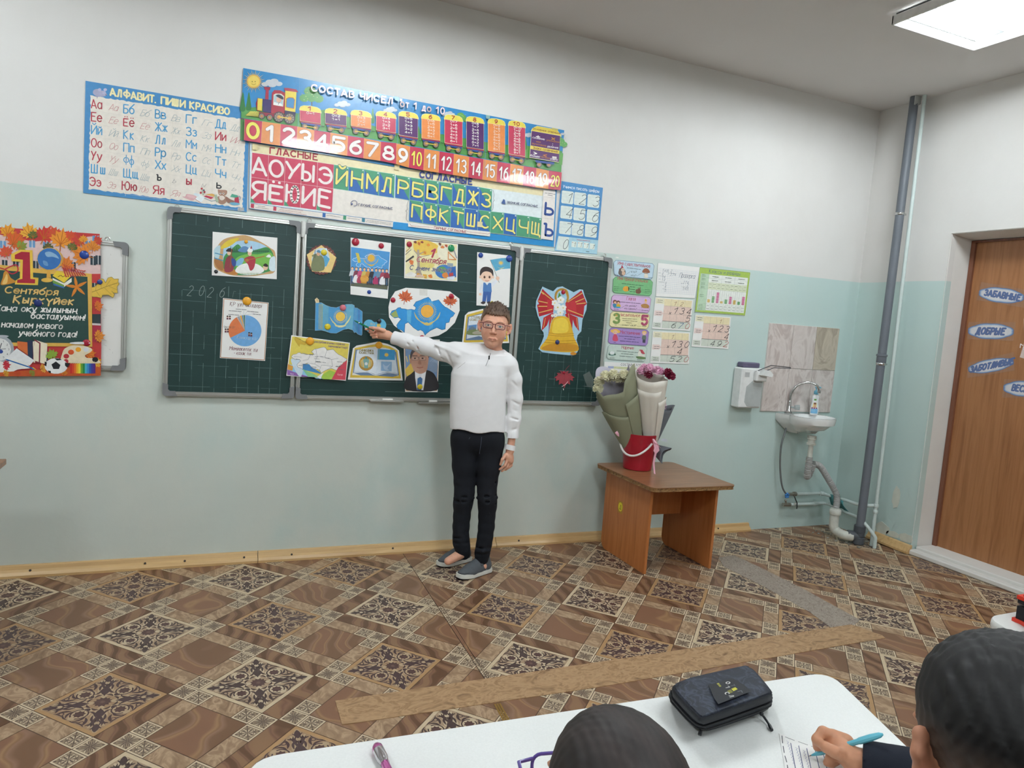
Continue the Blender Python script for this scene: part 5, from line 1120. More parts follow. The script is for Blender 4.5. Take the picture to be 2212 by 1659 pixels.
c.blob([(640,410),(690,375),(730,395),(700,425)],'5C86B4').blob([(610,520),(660,470),(690,480),(660,530)],'7EB4D8').blob([(500,390),(560,330),(650,310),(600,360),(540,390)],'E0C43C').blob([(455,480),(520,500),(520,570),(470,540)],'A8703C').blob([(452,400),(500,370),(490,470),(455,460)],'B8D4DC')
c.line([(460,430),(520,445)],8,'4A90B4').line([(455,470),(520,490)],8,'4A90B4',up=False); c.blob([(520,560),(600,555),(640,600),(560,595)],'C2803C')
c.blob([(620,575),(650,530),(720,510),(800,520),(850,570),(780,602),(680,600)],'F0F0EC').blob([(690,480),(735,455),(780,470),(770,545),(740,570),(720,520)],'B03444').ell(735,430,16,22,'E8C4A4').blob([(715,415),(735,385),(758,410),(745,425)],'F0F0EC').poly([(738,395),(748,368),(754,395)],'B03444').line([(700,490),(850,455)],7,'B06C34').ell(712,487,16,12,'B87838')
c.blob([(535,575),(545,480),(580,450),(610,480),(600,570)],'8E3440').ell(570,430,15,18,'E8C4A4').blob([(545,415),(570,390),(600,405),(590,420)],'222').line([(580,545),(592,400)],8,'8A5A34').blob([(590,470),(625,490),(620,535),(595,525)],'2F4C90').ell(860,545,20,22,'E8C4A4').blob([(842,530),(860,512),(882,530),(870,540)],'2A2422').blob([(895,480),(930,455),(940,490),(935,570),(890,560)],'D4E4EA').blob([(865,460),(890,440),(905,465)],'F0F0EC')
for i in range(14): c.line([(640+i*12,605),(644+i*12,588)],3,'5C9A40',up=(i==0),cap=False)
c.done()
# pie chart
c=Canvas(Z5,off=YP,ref=(700,1050)); c.sheet('pie_chart_sheet','brown edged sheet with a blue and orange pie chart','picture',[(523,788),(886,825),(857,1288),(497,1265)])
c.line([(530,795),(880,830),(852,1280),(503,1260)],5,'B07A4A',closed=True,cap=False)
cx,cy,R_=697,1048,131
def sec(a0,a1,cc,r0=0): 
    n=max(2,int(abs(a1-a0)/8)); c.poly([(cx,cy)]+[(cx+R_*math.sin(math.radians(a0+(a1-a0)*i/n)),cy-R_*.95*math.cos(math.radians(a0+(a1-a0)*i/n))) for i in range(n+1)],cc)
sec(2,150,'6FA8DC'); sec(150,243,'6FA8DC'); sec(243,330,'E07C4A'); sec(331,341,'A8A8AC'); sec(342,348,'E8A93C'); sec(349,353,'4A78B4'); sec(354,357,'6AA04E'); sec(357,361,'3E6E8A')
c.text('ҚР ұлт өкілдері'.replace('ө','о'),(578,848),(830,866),30,'6A3A3A',wt=.8,slant=.15)
c.text('Қазақтар 63%',(632,1108),(792,1124),20,'B4CCDC',wt=.8,slant=.2); c.text('Орыстар 22%',(528,1022),(618,1028),14,'6A5A50',wt=.8,slant=.2)
c.text('Мемлекеттік тіл',(572,1200),(795,1216),28,'7A3040',wt=.9,slant=.25); c.text('- қазақ тілі.',(608,1236),(752,1244),26,'7A3040',wt=.9,slant=.25,up=False)
for i,(a,b_) in enumerate((((625,875),(712,882)),((570,888),(668,896)),((565,918),(650,924)),((715,893),(805,901)),((760,915),(822,921)))): c.micro(a,b_,9,'6A6A70',i)
for a,b_ in (((655,898),(668,925)),((688,888),(685,920)),((712,900),(695,920)),((755,915),(705,922))): c.line([a,b_],1.5,'9AB0C0',up=False)
for x,y in ((558,945),(577,945),(543,1048),(561,1048),(730,1077),(748,1080)): c.ell(x,y-8,7,8,'E4B8A0',n=10).ell(x,y-12,8,6,'2A2426',n=10).rect(x-7,y,x+7,y+14,'6A3A48')
c.done()
# soldier badge
Z6=zoom(610,480,4.147); c=Canvas(Z6,off=YP,ref=(350,340)); c.sheet('soldier_badge','round brown scalloped badge with a saluting soldier picture','picture',[(350+(138 if i%2 else 128)*math.cos(i*PI/24),337+(138 if i%2 else 128)*math.sin(i*PI/24)) for i in range(48)],col='6E3A34')
c.k+=1
for i in range(26): a=2*PI*i/26; c.ell(350+115*math.cos(a),337+112*math.sin(a),4,4,'D8C8B8',n=6,up=False)
c.poly([(350,205),(483,315),(435,452),(265,440),(218,290)],'E8C882').poly([(290,250),(330,232),(400,235),(425,330),(395,395),(330,440),(270,430),(262,330)],'C9DCE8')
c.poly([(370,280),(425,330),(395,395),(360,400)],'5AA4CC').blob([(262,430),(270,330),(290,295),(350,300),(375,350),(368,430)],'7A805C').blob([(262,300),(300,282),(330,295),(290,312)],'7A805C').ell(322,282,16,20,'D8A888').blob([(305,262),(325,248),(345,266),(330,275)],'5C8CA8').line([(292,250),(290,320)],5,'40484C')
c.done()
# folk costumes sheet
ZC=zoom(750,500,5.08); c=Canvas(ZC,off=YP,ref=(250,400)); c.sheet('folk_costume_picture','tall white sheet showing dancers in folk costumes under a blue map','picture',[(38,68),(482,128),(445,738),(36,690)])
c.poly([(42,170),(468,225),(442,642),(38,598)],'4A93CE').poly([(40,430),(455,470),(445,560),(38,545)],'7FB4DC').poly([(40,545),(446,590),(442,640),(38,598)],'5E6250')
def M_(u,v): return (58+u*380,232+u*22+v*175)
kazmap(c,M_,'4FA0D8','EEF2F4',3); sunm(c,262,293,40,26,'E0B040',True); c.poly([(92,235),(125,238),(150,330),(140,345),(120,345)],'D0BE50')
for i,(x,sk,cc,lg) in enumerate(((57,None,'C8D0D4','3A4C74'),(100,'E8E4E4','7E3A4C','402'),(143,'B0405C','C8507C','402'),(188,'D89A3C','C8B45C','402'),(230,None,'C88A3C','3C3440'),(272,None,'2E2E38','2A2A34'),(318,'B03464','5C8CB4','402'),(355,None,'6E90A8','4A3A5C'),(390,'E8E8EC','A84458','402'),(432,None,'8A2C40','2C3440'))):
    y=568+x*.07; figure(c,x,y,190,'E8C0A0',('3A2A26','6A4A2C','2A2226')[i%3],cc,lg if len(lg)==6 else '3A3040',sk)
c.ell(188,520,48,38,'D89A3C'); 
for j in range(3): c.line([(148,505+j*18),(188,515+j*18),(230,507+j*18)],4,'E8B85C',up=(j==0),sm=True)
c.done()
# first of September card
c=Canvas(ZC,off=YP,ref=(900,300)); c.sheet('knowledge_day_card','autumn coloured card with red 1 and curly lettering','picture',[(632,80),(1215,138),(1208,550),(625,512)])
c.poly([(642,90),(1205,146),(1198,540),(636,504)],'E9DFB0').blob([(740,110),(860,95),(990,150),(1000,220),(900,260),(780,250),(730,190)],'E6BE50').blob([(780,340),(900,330),(960,370),(900,410),(800,390)],'DCCB78').blob([(1000,160),(1180,170),(1190,300),(1020,300)],'EEE6CC')
c.poly([(765,200),(790,200),(798,400),(830,505),(735,500),(770,400)],'A8988A').line([(780,260),(735,210)],12,'A8988A').line([(785,250),(850,220)],10,'A8988A',up=False).line([(790,280),(900,260)],7,'A8988A',up=False)
for x,y,r,cc in ((745,120,22,'7A3A34'),(785,135,24,'C8702C'),(820,120,20,'8A3A34'),(1015,140,22,'6A3A30'),(1045,175,26,'D07A3C'),(1085,160,22,'B04A30'),(700,340,36,'D8743C'),(850,235,22,'D88A34'),(780,480,28,'E0A030'),(850,495,34,'DCA83C'),(910,495,30,'D8782C'),(890,150,22,'E08A30')): c.leaf(x,y,r,cc,int(x)%80)
c.poly([(640,325),(725,262),(735,280),(645,340)],'3A3A3C').line([(638,255),(700,200)],6,'5A5A60').line([(645,220),(690,180)],6,'A8783C',up=False).poly([(640,470),(700,440),(760,470),(740,500),(640,500)],'E6E2DC').poly([(750,480),(800,470),(860,500),(760,505)],'D8B4A0')
c.line([(1108,225),(1192,310),(1108,305)],10,'DC8A4A',closed=True).line([(1165,190),(1200,290)],14,'9A9AA0')
c.ell(1060,440,95,75,'3E7ABC').blob([(1000,400),(1050,385),(1090,420),(1060,460),(1010,440)],'5CA05C').blob([(1040,470),(1090,450),(1110,500),(1060,510)],'D8843C').poly([(1110,400),(1190,380),(1195,500),(1120,520)],'2F68B0').poly([(1115,460),(1160,450),(1165,485),(1120,495)],'B84040').poly([(1095,500),(1180,490),(1175,530),(1100,530)],'D4DCE4').poly([(1095,345),(1160,350),(1160,390),(1100,385)],'9AA4AC')
c.text('1',(905,278),(945,282),88,'B03848',wt=1.7,slant=.3,out='EAD8C0',ow=.3); c.text('Сентября',(758,330),(1075,358),54,'A83848',wt=1.15,slant=.25,out='F0E4CC',ow=.5,gap=1.4); c.text('С днем знаний!',(682,415),(1135,450),46,'2C3A70',wt=1.1,slant=.25,out='F0E8D4',ow=.4,gap=1.4)
c.done()
# boy with flag sheet
c=Canvas(Z6,off=YP,ref=(1880,520)); c.sheet('boy_with_flag_picture','white sheet with a cartoon schoolboy in blue holding a small flag','picture',[(1745,268),(2048,300),(2030,762),(1738,745)])
c.poly([(1862,338),(1960,322),(2040,318),(2042,415),(1960,420),(1910,438)],'5AAACC').ell(1957,365,17,15,'E4C468'); c.k+=1
for i in range(16): a=i*PI/8; c.line([(1957+20*math.cos(a),365+18*math.sin(a)),(1957+27*math.cos(a),365+24*math.sin(a))],2,'E4C468',up=False)
c.line([(1862,338),(1942,540)],4,'6A6A60').blob([(1925,400),(1955,412),(1990,400),(1960,418)],'D8CC78')
c.blob([(1872,545),(1905,520),(1935,500),(1925,530),(1890,570),(1870,580)],'E6E8EE').blob([(1910,500),(1930,485),(1945,500),(1930,525)],'F0C8B0').blob([(1800,545),(1770,580),(1762,640),(1780,645),(1805,600)],'E6E8EE').ell(1772,645,12,12,'F0C8B0')
c.poly([(1800,540),(1870,545),(1875,625),(1795,620)],'4C7CB8').poly([(1798,620),(1872,625),(1862,715),(1830,715),(1832,650),(1822,712),(1790,710)],'3C62A8').blob([(1775,722),(1800,708),(1820,718),(1800,735)],'3A3034').blob([(1830,722),(1850,708),(1868,722),(1850,730)],'3A3034').poly([(1815,540),(1850,542),(1833,565)],'EEF0F4')
c.ell(1828,480,54,56,'F3CDB4').blob([(1770,480),(1772,430),(1800,402),(1845,402),(1885,430),(1888,490),(1870,455),(1830,440),(1795,450)],'3A2E2E').ell(1810,492,9,12,'5A3A2E').ell(1855,492,9,12,'5A3A2E',up=False).line([(1818,522),(1833,528),(1848,522)],4,'B85A50',sm=True).ell(1770,492,8,12,'F3CDB4').ell(1888,494,8,12,'F3CDB4',up=False)
c.done()
# flag cut-out
ZD=zoom(660,600,6.8); c=Canvas(ZD,off=YP,ref=(480,600)); ol=[(148,370),(230,365),(300,405),(370,430),(450,438),(520,415),(600,390),(680,388),(715,405),(720,440),(760,445),(820,485),(835,500),(832,830),(820,848),(770,830),(740,800),(715,808),(695,770),(630,748),(560,760),(500,790),(450,815),(370,812),(290,785),(230,770),(138,776)]
c.sheet('flag_cutout','sky blue laminated flag with yellow sun being pointed at','picture',ol,col='4E98CC',m=GLOSS)
for p,cc in (([(235,368),(300,405),(340,425),(330,800),(290,785),(240,770)],'66A8C8'),([(600,392),(680,390),(712,405),(690,765),(630,750),(590,752)],'6EB0CC'),([(722,445),(760,448),(745,800),(715,805),(700,770)],'5C9CCC'),([(770,452),(800,475),(795,835),(770,828)],'5088C4')): c.poly(p,cc)
c.k+=1
for i in range(17):
    y=395+i*22; c.line([(200,y),(222,y-8),(245,y),(222,y+9)],4,'B8B860',up=False,closed=True)
c.line([(198,390),(192,755)],4,'B8B860'); c.line([(250,390),(244,755)],4,'B8B860',up=False)
sunm(c,512,570,70,32,'EBC455',False,'E6DC98')
for s in (-1,1):
    for i in range(5): c.line([(512+s*(150-8*i),560+18*i+(20 if s<0 else 0)),(512+s*(125-14*i),630+12*i),(512+s*70,690+5*i),(512,705+3*i)],7,'E2DDA0',up=(i==0),sm=True)
c.blob([(470,725),(510,700),(545,705),(590,700),(540,728)],'E8E4B0')
c.line(ol,3,'A8C8D8',closed=True,cap=False)
c.done(m=GLOSS)
c=Canvas(ZD,off=YP,ref=(168,340)); c.sheet('pole_tip_cutout','small cream paper flagpole tip above the flag','picture',[(150,368),(135,320),(165,292),(195,320),(200,368)],col='E2CDA4'); c.line([(162,305),(168,345)],5,'A8803C').line([(180,310),(178,350)],4,'A8803C',up=False); c.done()
# heart
Z9=zoom(760,640,4.88); c=Canvas(Z9,off=YP,ref=(240,300)); hp=[(215,415),(165,365),(125,310),(135,270),(165,248),(205,250),(235,272),(260,268),(290,240),(330,245),(358,280),(360,320),(330,365),(270,400)]
c.sheet('heart_cutout','blue heart cut-out behind the pointing hand','picture',hp,col='62B4D8',m=GLOSS,sm=True); c.text('Біз',(198,300),(240,303),20,'D8C060',wt=1.); c.blob([(265,300),(285,285),(300,300),(305,320),(270,320)],'E0C05C'); c.line([(150,290),(140,340),(200,395)],5,'A9D4DC',sm=True); c.done(m=GLOSS)
# big map on an oval sheet
c=Canvas(Z6,off=YP,ref=(1280,800)); c.sheet('map_flag_sheet','large rounded white sheet with a sky blue flag map and orange maple leaves','picture',[(1105,587),(1300,600),(1500,620),(1585,685),(1588,790),(1545,900),(1470,975),(1400,1015),(1330,1030),(1240,1042),(1150,1015),(1075,985),(1000,925),(955,850),(950,760),(965,690),(1010,620)])
def M_(u,v): return (965+u*580,672+v*340)
kazmap(c,M_,'2D92D6','1E5E8C',4)
c.poly([M_(.26,.34),M_(.33,.34),M_(.32,.7),M_(.26,.62)],'5CB0DC').poly([M_(.6,.06),M_(.66,.12),M_(.66,.8),M_(.6,.86)],'49A4DC').poly([M_(0.01,.44),M_(.09,.34),M_(.13,.52),M_(.05,.53)],'9CAA5C')
sunm(c,1297,798,58,34,'EFB145',True,'D8C070'); c.leaf(1100,675,72,'D2673A',15,'9A3A28'); c.leaf(1503,710,68,'CF6438',0,'9A3A28')
c.poly([(1228,598),(1300,602),(1298,660),(1228,655)],'DCD9D2'); c.done()
# region map
c=Canvas(Z6,off=YP-.012,ref=(320,1230)); c.sheet('region_map_card','yellow and white region map card lapping over the left leaf frame','picture',[(80,1012),(605,1080),(568,1420),(35,1375)])
c.poly([(88,1022),(598,1088),(562,1412),(42,1368)],'E2CF5C').poly([(50,1270),(180,1300),(300,1400),(562,1412),(42,1368)],'8FC8E4').poly([(42,1320),(130,1350),(250,1388),(42,1368)],'9466B0').poly([(50,1270),(95,1290),(90,1330),(45,1320)],'E0A040')
c.blob([(75,1230),(130,1225),(190,1260),(185,1330),(160,1385),(115,1330)],'CFE0EC')
def M_(u,v): return (80+u*500,1100+u*30+v*235)
kazmap(c,M_,'ECE9E6','8A8A90',3); c.poly([(185,1268),(240,1272),(262,1300),(300,1320),(340,1345),(350,1360),(180,1320)],'4488C0').poly([(180,1315),(250,1345),(330,1385),(230,1385)],'8CC890').poly([(340,1380),(420,1325),(480,1345),(440,1408),(360,1405)],'A8CC50').poly([(500,1300),(578,1235),(565,1412),(440,1408)],'D84A5C').poly([(310,1385),(370,1345),(340,1405)],'EEF0F0')
c.text('республикасының көршілес'.replace('ө','о'),(288,1078),(562,1104),20,'6A4A8C',wt=.9,slant=.2); c.text('мемлекеттері',(412,1118),(582,1134),20,'6A4A8C',wt=.9,slant=.2,up=False)
c.blob([(105,1040),(160,1045),(170,1065),(220,1070),(200,1100),(160,1090),(150,1115)],'D0AE3C').line([(110,1025),(190,1068),(240,1085)],4,'9A7A34')
c.k+=1
for P in ([(180,1170),(250,1190),(300,1180)],[(250,1190),(230,1230),(180,1240)],[(300,1130),(310,1200),(380,1210),(400,1140)],[(310,1200),(290,1270),(340,1300)],[(380,1210),(440,1230),(450,1290),(400,1320)],[(440,1230),(500,1220)],[(220,1260),(290,1270)],[(100,1200),(170,1210)],[(330,1330),(350,1280),(450,1290)]): c.line(P,2.5,'9A9AA0',up=False)
rn=random.Random(2)
for i in range(20): x=rn.uniform(110,520); y=1150+rn.uniform(0,150)+x*.05; c.micro((x,y),(x+rn.uniform(25,50),y+3),7,'6A6A70',i)
c.text('Иран',(70,1362),(100,1366),12,'DCC8E8',wt=1.); c.text('Қытай',(495,1370),(538,1374),14,'F4C8CC',wt=1.,up=False); c.done()
# symbols book and capital book
def bookcard(c,name,lb,P,inner,page):
    c.sheet(name,lb,'picture',P); c.line(inner,18,'DFBF45',closed=True,sm=True); c.poly(page,'D9E1E8')
c=Canvas(Z6,off=YP,ref=(830,1260)); ol=[(632,1130),(665,1105),(780,1085),(850,1070),(940,1090),(1010,1120),(1045,1150),(1078,1418),(585,1410)]
c.sheet('symbols_book_card','yellow edged open book card with emblem and flag','picture',ol); c.poly([(648,1128),(760,1105),(860,1088),(960,1112),(1030,1150),(1062,1400),(605,1392)],'DDBB42').poly([(660,1145),(780,1120),(850,1115),(960,1135),(1015,1165),(1040,1378),(625,1370)],'E8E4DC')
c.poly([(655,1140),(632,1350),(700,1372),(840,1375),(990,1385),(1045,1370),(1020,1160)],'6C84A4').poly([(668,1148),(780,1125),(848,1140),(835,1365),(760,1335),(640,1345)],'DDE4EC').poly([(848,1140),(920,1125),(1005,1160),(1035,1355),(940,1340),(835,1365)],'D4DEE8').line([(640,1350),(760,1342),(835,1370),(940,1348),(1035,1362)],5,'F0F2F2',sm=True)
c.text('СИМВОЛИКА',(690,1155),(815,1160),17,'8A7A40',wt=1.6); c.text('ҚАЗАҚСТАНА',(688,1176),(818,1182),17,'8A7A40',wt=1.6,up=False)
c.ell(750,1265,66,66,'B08A3C').ell(750,1265,44,44,'7CA8A4').ell(750,1268,14,14,'D8DCDC').star(750,1215,14,6,5,'3C8A94')
for s in (-1,1):
    for i in range(5): c.line([(750+s*20,1300-i*4),(750+s*(48-i*4),1280-i*14),(750+s*(50-i*6),1235)],4,'E0C070',up=(i==0),sm=True)
c.poly([(855,1135),(1008,1145),(1008,1235),(852,1230)],'3C94C8').ell(932,1188,17,15,'E4BE58'); c.line([(865,1140),(862,1228)],5,'A8B870',cap=False); sunm(c,932,1188,15,16,'E4BE58',False)
c.poly([(885,1248),(980,1250),(978,1335),(882,1330)],'8FB4D8').blob([(900,1270),(930,1290),(970,1265),(940,1310),(960,1325),(915,1320)],'B4CCE4'); c.done()
c=Canvas(Z6,off=YP,ref=(1800,950)); ol=[(1635,835),(1665,805),(1800,775),(1920,780),(2010,830),(2032,1082),(1608,1092)]
c.sheet('capital_book_card','yellow edged open book card with a city photo behind the boy','picture',ol); c.poly([(1650,830),(1800,788),(1920,792),(2000,835),(2022,1068),(1622,1078)],'DDBB42').poly([(1662,848),(1800,812),(1920,815),(1985,850),(2005,1050),(1640,1058)],'6C84A4').poly([(1672,850),(1790,822),(1860,850),(1850,1045),(1760,1020),(1650,1045)],'DDE4EC').poly([(1860,850),(1930,822),(1982,860),(2000,1035),(1850,1045)],'D4DEE8')
c.text('СТОЛИЦА',(1692,860),(1785,860),17,'8A7A40',wt=1.5); c.text('ҚАЗАҚСТАНА',(1678,882),(1800,882),17,'8A7A40',wt=1.5,up=False)
c.poly([(1665,925),(1830,905),(1830,1008),(1662,1005)],'5C8CC0').poly([(1662,960),(1700,930),(1740,955),(1830,930),(1830,1008),(1662,1005)],'6E8090').blob([(1662,970),(1740,960),(1830,975),(1830,1008),(1662,1008)],'7E8A5C').poly([(1735,965),(1742,905),(1748,965)],'D8D8D4').blob([(1700,990),(1760,970),(1790,1000),(1730,1005)],'B8B09C'); c.done()
# framed portrait print
c=Canvas(Z6,off=YP,ref=(1240,1300)); c.sheet('portrait_picture','portrait print of a man in glasses, dark suit and blue tie','picture',[(1085,1045),(1410,1052),(1390,1522),(1100,1520)])
c.line([(1095,1060),(1400,1065),(1382,1508),(1108,1508)],6,'C89A5C',closed=True,cap=False).poly([(1098,1062),(1398,1068),(1380,1504),(1110,1504)],'7E9CC4').poly([(1100,1320),(1150,1260),(1180,1340),(1120,1420)],'DDBB55').poly([(1290,1250),(1395,1180),(1388,1340),(1330,1350)],'8FA4C0')
c.k+=1
for i in range(4): a=math.radians(245+i*18); c.line([(1150+70*math.cos(a),1330+90*math.sin(a)),(1150+95*math.cos(a),1330+140*math.sin(a))],9,'E4CC7C',up=False)
for i in range(5): c.line([(1320+i*18,1250),(1395,1190+i*30)],2,'C4D0E0',up=False)
c.blob([(1112,1504),(1105,1400),(1150,1360),(1200,1325),(1300,1325),(1370,1375),(1385,1504)],'2E2C30').poly([(1200,1320),(1290,1320),(1262,1504),(1205,1504),(1190,1400)],'E2E2E6').poly([(1210,1400),(1235,1385),(1255,1402),(1245,1504),(1205,1504)],'3F6C9C').poly([(1185,1318),(1215,1300),(1225,1385),(1190,1400)],'ECECEE').poly([(1290,1318),(1270,1300),(1240,1385),(1275,1400)],'ECECEE')
c.blob([(1150,1230),(1160,1160),(1210,1120),(1270,1130),(1310,1180),(1305,1260),(1290,1330),(1240,1358),(1190,1340),(1160,1290)],'C99A84').blob([(1145,1230),(1150,1165),(1200,1105),(1270,1105),(1315,1160),(1310,1220),(1295,1170),(1240,1150),(1180,1165),(1160,1200)],'5C5458')
for x in (1187,1255): c.poly([(x-30,1205),(x+30,1208),(x+28,1235),(x-26,1235)],'D4AC98').line([(x-30,1205),(x+30,1208),(x+28,1235),(x-26,1235)],3,'6A6468',closed=True).ell(x,1219,9,6,'3A2E30').line([(x-22,1196),(x+20,1196)],5,'4A3E40')
c.line([(1217,1215),(1226,1215)],3,'6A6468').blob([(1215,1265),(1228,1230),(1245,1268),(1230,1276)],'B98672').line([(1205,1300),(1230,1304),(1258,1298)],5,'A8584C',sm=True).ell(1148,1245,9,20,'BF8E78').done()
# bell picture
Z7=zoom(1100,530,4.741); c=Canvas(Z7,off=YP,ref=(540,800)); ol=[(340,422),(400,450),(450,470),(490,430),(545,420),(600,450),(660,480),(720,450),(755,455),(770,510),(797,580),(790,660),(750,760),(738,880),(700,920),(690,970),(708,1030),(700,1090),(660,1125),(610,1125),(560,1120),(450,1110),(340,1095),(298,1060),(330,1000),(355,930),(350,890),(325,860),(320,790),(290,720),(270,640),(275,570),(310,490)]
c.sheet('school_bell_picture','large golden school bell cut-out with red bow and white blossoms','picture',ol,col='A9CBE0',m=GLOSS)
c.blob([(470,575),(465,520),(480,470),(530,440),(590,455),(612,520),(605,570),(580,590),(590,530),(560,470),(510,470),(485,520),(490,575)],'C89A3C').ell(535,520,42,58,'A9CBE0')
c.k+=1
for i in range(20): a=math.radians(-200+i*12); c.line([(535+58*math.cos(a),520+66*math.sin(a)),(535+72*math.cos(a+.12),520+80*math.sin(a+.12))],5,'7A5420',up=False)
c.poly([(460,560),(340,445),(290,570),(305,600),(285,610),(305,730),(440,690)],'B4242E').poly([(575,590),(740,460),(795,600),(770,620),(755,745),(580,690)],'B4242E').poly([(385,555),(460,560),(450,690),(390,685)],'C4303A').poly([(580,590),(680,560),(690,690),(590,690)],'C4303A')
for P in ([(325,470),(440,560)],[(300,570),(390,590)],[(305,690),(440,655)],[(745,490),(600,580)],[(780,590),(690,600)],[(755,720),(600,660)],[(330,480),(350,500)],[(300,625),(385,625)],[(765,545),(680,580)]): c.line(P,9,'DDB060')
c.poly([(440,690),(350,740),(330,875),(385,820),(410,750),(400,920),(420,800),(470,710)],'B4242E').poly([(590,690),(700,740),(715,880),(670,820),(650,760),(640,930),(620,790),(570,710)],'B4242E').line([(370,745),(350,840)],6,'DDB060').line([(690,745),(700,850)],6,'DDB060',up=False).line([(440,710),(412,900)],7,'DDB060').line([(605,700),(635,900)],7,'DDB060',up=False)
c.blob([(440,770),(470,735),(540,725),(600,740),(625,790),(655,900),(665,950),(705,1030),(700,1080),(600,1095),(450,1085),(315,1060),(380,960),(410,880)],'E2B22E').blob([(455,780),(490,750),(560,745),(600,790),(600,880),(520,900),(440,890)],'F0CF4A').blob([(330,1055),(420,1010),(560,1005),(690,1020),(695,1075),(560,1085),(420,1080)],'CB8F22').ell(655,1108,32,16,'D08A2C')
for y,a,b_ in ((905,405,660),(925,395,665),(975,370,685),(1000,358,695)): c.line([(a,y-8),(530,y+4),(b_,y-2)],4,'A8741C',sm=True)
c.poly([(495,540),(510,480),(530,520),(505,560)],'4A8A3C')
for x,y,r in ((465,590,34),(525,560,40),(495,635,42),(550,640,34),(520,690,36),(470,715,22),(440,720,16)):
    c.k+=1
    for k in range(5): a=2*PI*k/5+x; c.ell(x+r*.55*math.cos(a),y+r*.55*math.sin(a),r*.5,r*.42,'EFEFEA',n=10,up=True)
    c.ell(x,y,r*.2,r*.2,'E0C860',n=8)
c.done(m=GLOSS)
# small dried red leaf
c=Canvas(Z7,off=YP,ref=(565,1350)); P=[(0,-.15),(.1,-.45),(.42,-.55),(.3,-.3),(.75,-.35),(.62,-.18),(1,.1),(.78,.15),(.85,.4),(.5,.28),(.55,.75),(.32,.62),(.15,.7),(0,1.08)]; P=P+[(-a,b_) for a,b_ in P[::-1][1:-1]]
c.sheet('red_maple_leaf','small dried red maple leaf on the right leaf of the chalkboard','leaf',[(565+105*a,1345+110*b_) for a,b_ in P],col='9C3A44',th=.0008); c.k+=1
for e in ((555,1460),(470,1350),(665,1350),(500,1300),(640,1290)): c.line([(568,1310),e],2.5,'7A2A36',up=False)
c.line([(568,1315),(580,1270),(615,1230)],4,'8A3240',sm=True).line([(540,1445),(575,1425),(600,1395)],5,'E4D4D4').poly([(548,1465),(560,1470),(554,1488)],'E8E0E0').done()
# ================================================================= MAGNETS
MG={}
def magnet(px,py,r,col,lab,y=YP-.001,sc=1.):
    p=aty(px,py,y); m=mat('magnet_'+col,col,.25,var=.02,coat=.4); R_=r/ (FPX/ (Vector(p)-Vector(CAM)).dot(Vector(CF)))
    b=MB(); h=.0085 if R_>.012 else .006
    b.lathe([(0.0005,h*1.0),(R_*.45,h*.97),(R_*.75,h*.84),(R_*.93,h*.55),(R_,h*.2),(R_*.98,0)][::-1],seg=24,M=Matrix.Translation(p)@Matrix.Rotation(PI/2,4,'X'))
    tag(b.build('magnet',m,smooth=60),lab,'magnet','round board magnets')
def mz(Zf,x,y,r,col,lab,yy=YP-.001):
    px,py=Zf(x,y); s_=(Zf(100,0)[0]-Zf(0,0)[0])/100; magnet(px,py,r*s_,col,lab,yy)
RDM,BLM,YLM,ORM,GNM,PKM,BKM='A82038','24459A','D9C42E','E8A52A','1F8A55','D0707C','26262C'
mz(Z6,655,177,34,RDM,'large red magnet at top left of the folk costume picture'); mz(Z6,885,212,25,RDM,'red magnet at top right of the folk costume picture'); mz(Z6,777,626,18,BLM,'small blue magnet at the foot of the folk costume picture')
mz(Z6,1137,198,25,RDM,'red magnet at top left of the autumn card'); mz(Z6,1512,233,31,GNM,'green magnet at top right of the autumn card'); mz(Z6,1776,296,23,BLM,'blue magnet at top left of the boy with flag sheet'); mz(Z6,2032,326,30,BLM,'large blue magnet on the small flag of the boy sheet'); mz(Z6,1877,722,16,YLM,'small yellow magnet just above the boy\'s hair')
mz(Z6,372,271,27,YLM,'yellow magnet on the soldier badge'); mz(Z6,542,766,28,PKM,'pink magnet at the top of the flag cut-out'); mz(Z6,405,936,28,YLM,'yellow magnet low on the flag cut-out'); mz(Z6,866,887,21,BKM,'black magnet on the blue heart')
mz(Z6,991,697,23,RDM,'red magnet at the left of the large map sheet'); mz(Z6,1512,662,23,RDM,'red magnet on the right maple leaf of the map sheet'); mz(Z6,1250,1034,23,RDM,'red magnet above the portrait, half behind the sleeve',YP-.001)
mz(Z6,247,1066,36,ORM,'orange magnet on the region map card',YP-.0135); mz(Z6,865,1101,32,ORM,'orange magnet on the symbols book card'); mz(Z6,1232,1474,24,YLM,'yellow magnet on the tie of the portrait')
mz(Z5,706,340,14,ORM,'small orange magnet on the yurt picture'); mz(Z5,467,577,15,BKM,'black magnet at lower left of the yurt picture'); mz(Z5,713,812,34,ORM,'large orange magnet at the top of the pie chart')
mz(Z7,553,479,23,RDM,'red magnet in the rope loop of the bell'); mz(Z7,492,991,24,'2A3568','dark blue magnet on the body of the bell'); mz(Z7,558,1302,15,RDM,'small red magnet on the dried maple leaf')
mz(Z4,838,371,43,BLM,'blue magnet on an orange leaf at upper right of the banner',-.0308); mz(Z4,380,850,38,'1E2F6E','dark blue magnet in the golden lettering of the banner',-.0308); mz(Z4,862,1246,36,RDM,'red magnet at lower right of the banner blackboard',-.0308); mz(Z4,10,1332,26,'24408E','blue magnet on the alarm clock of the banner',-.0308); mz(Z4,993,641,25,'24408E','blue magnet on the yellow oak leaf',-.0335)
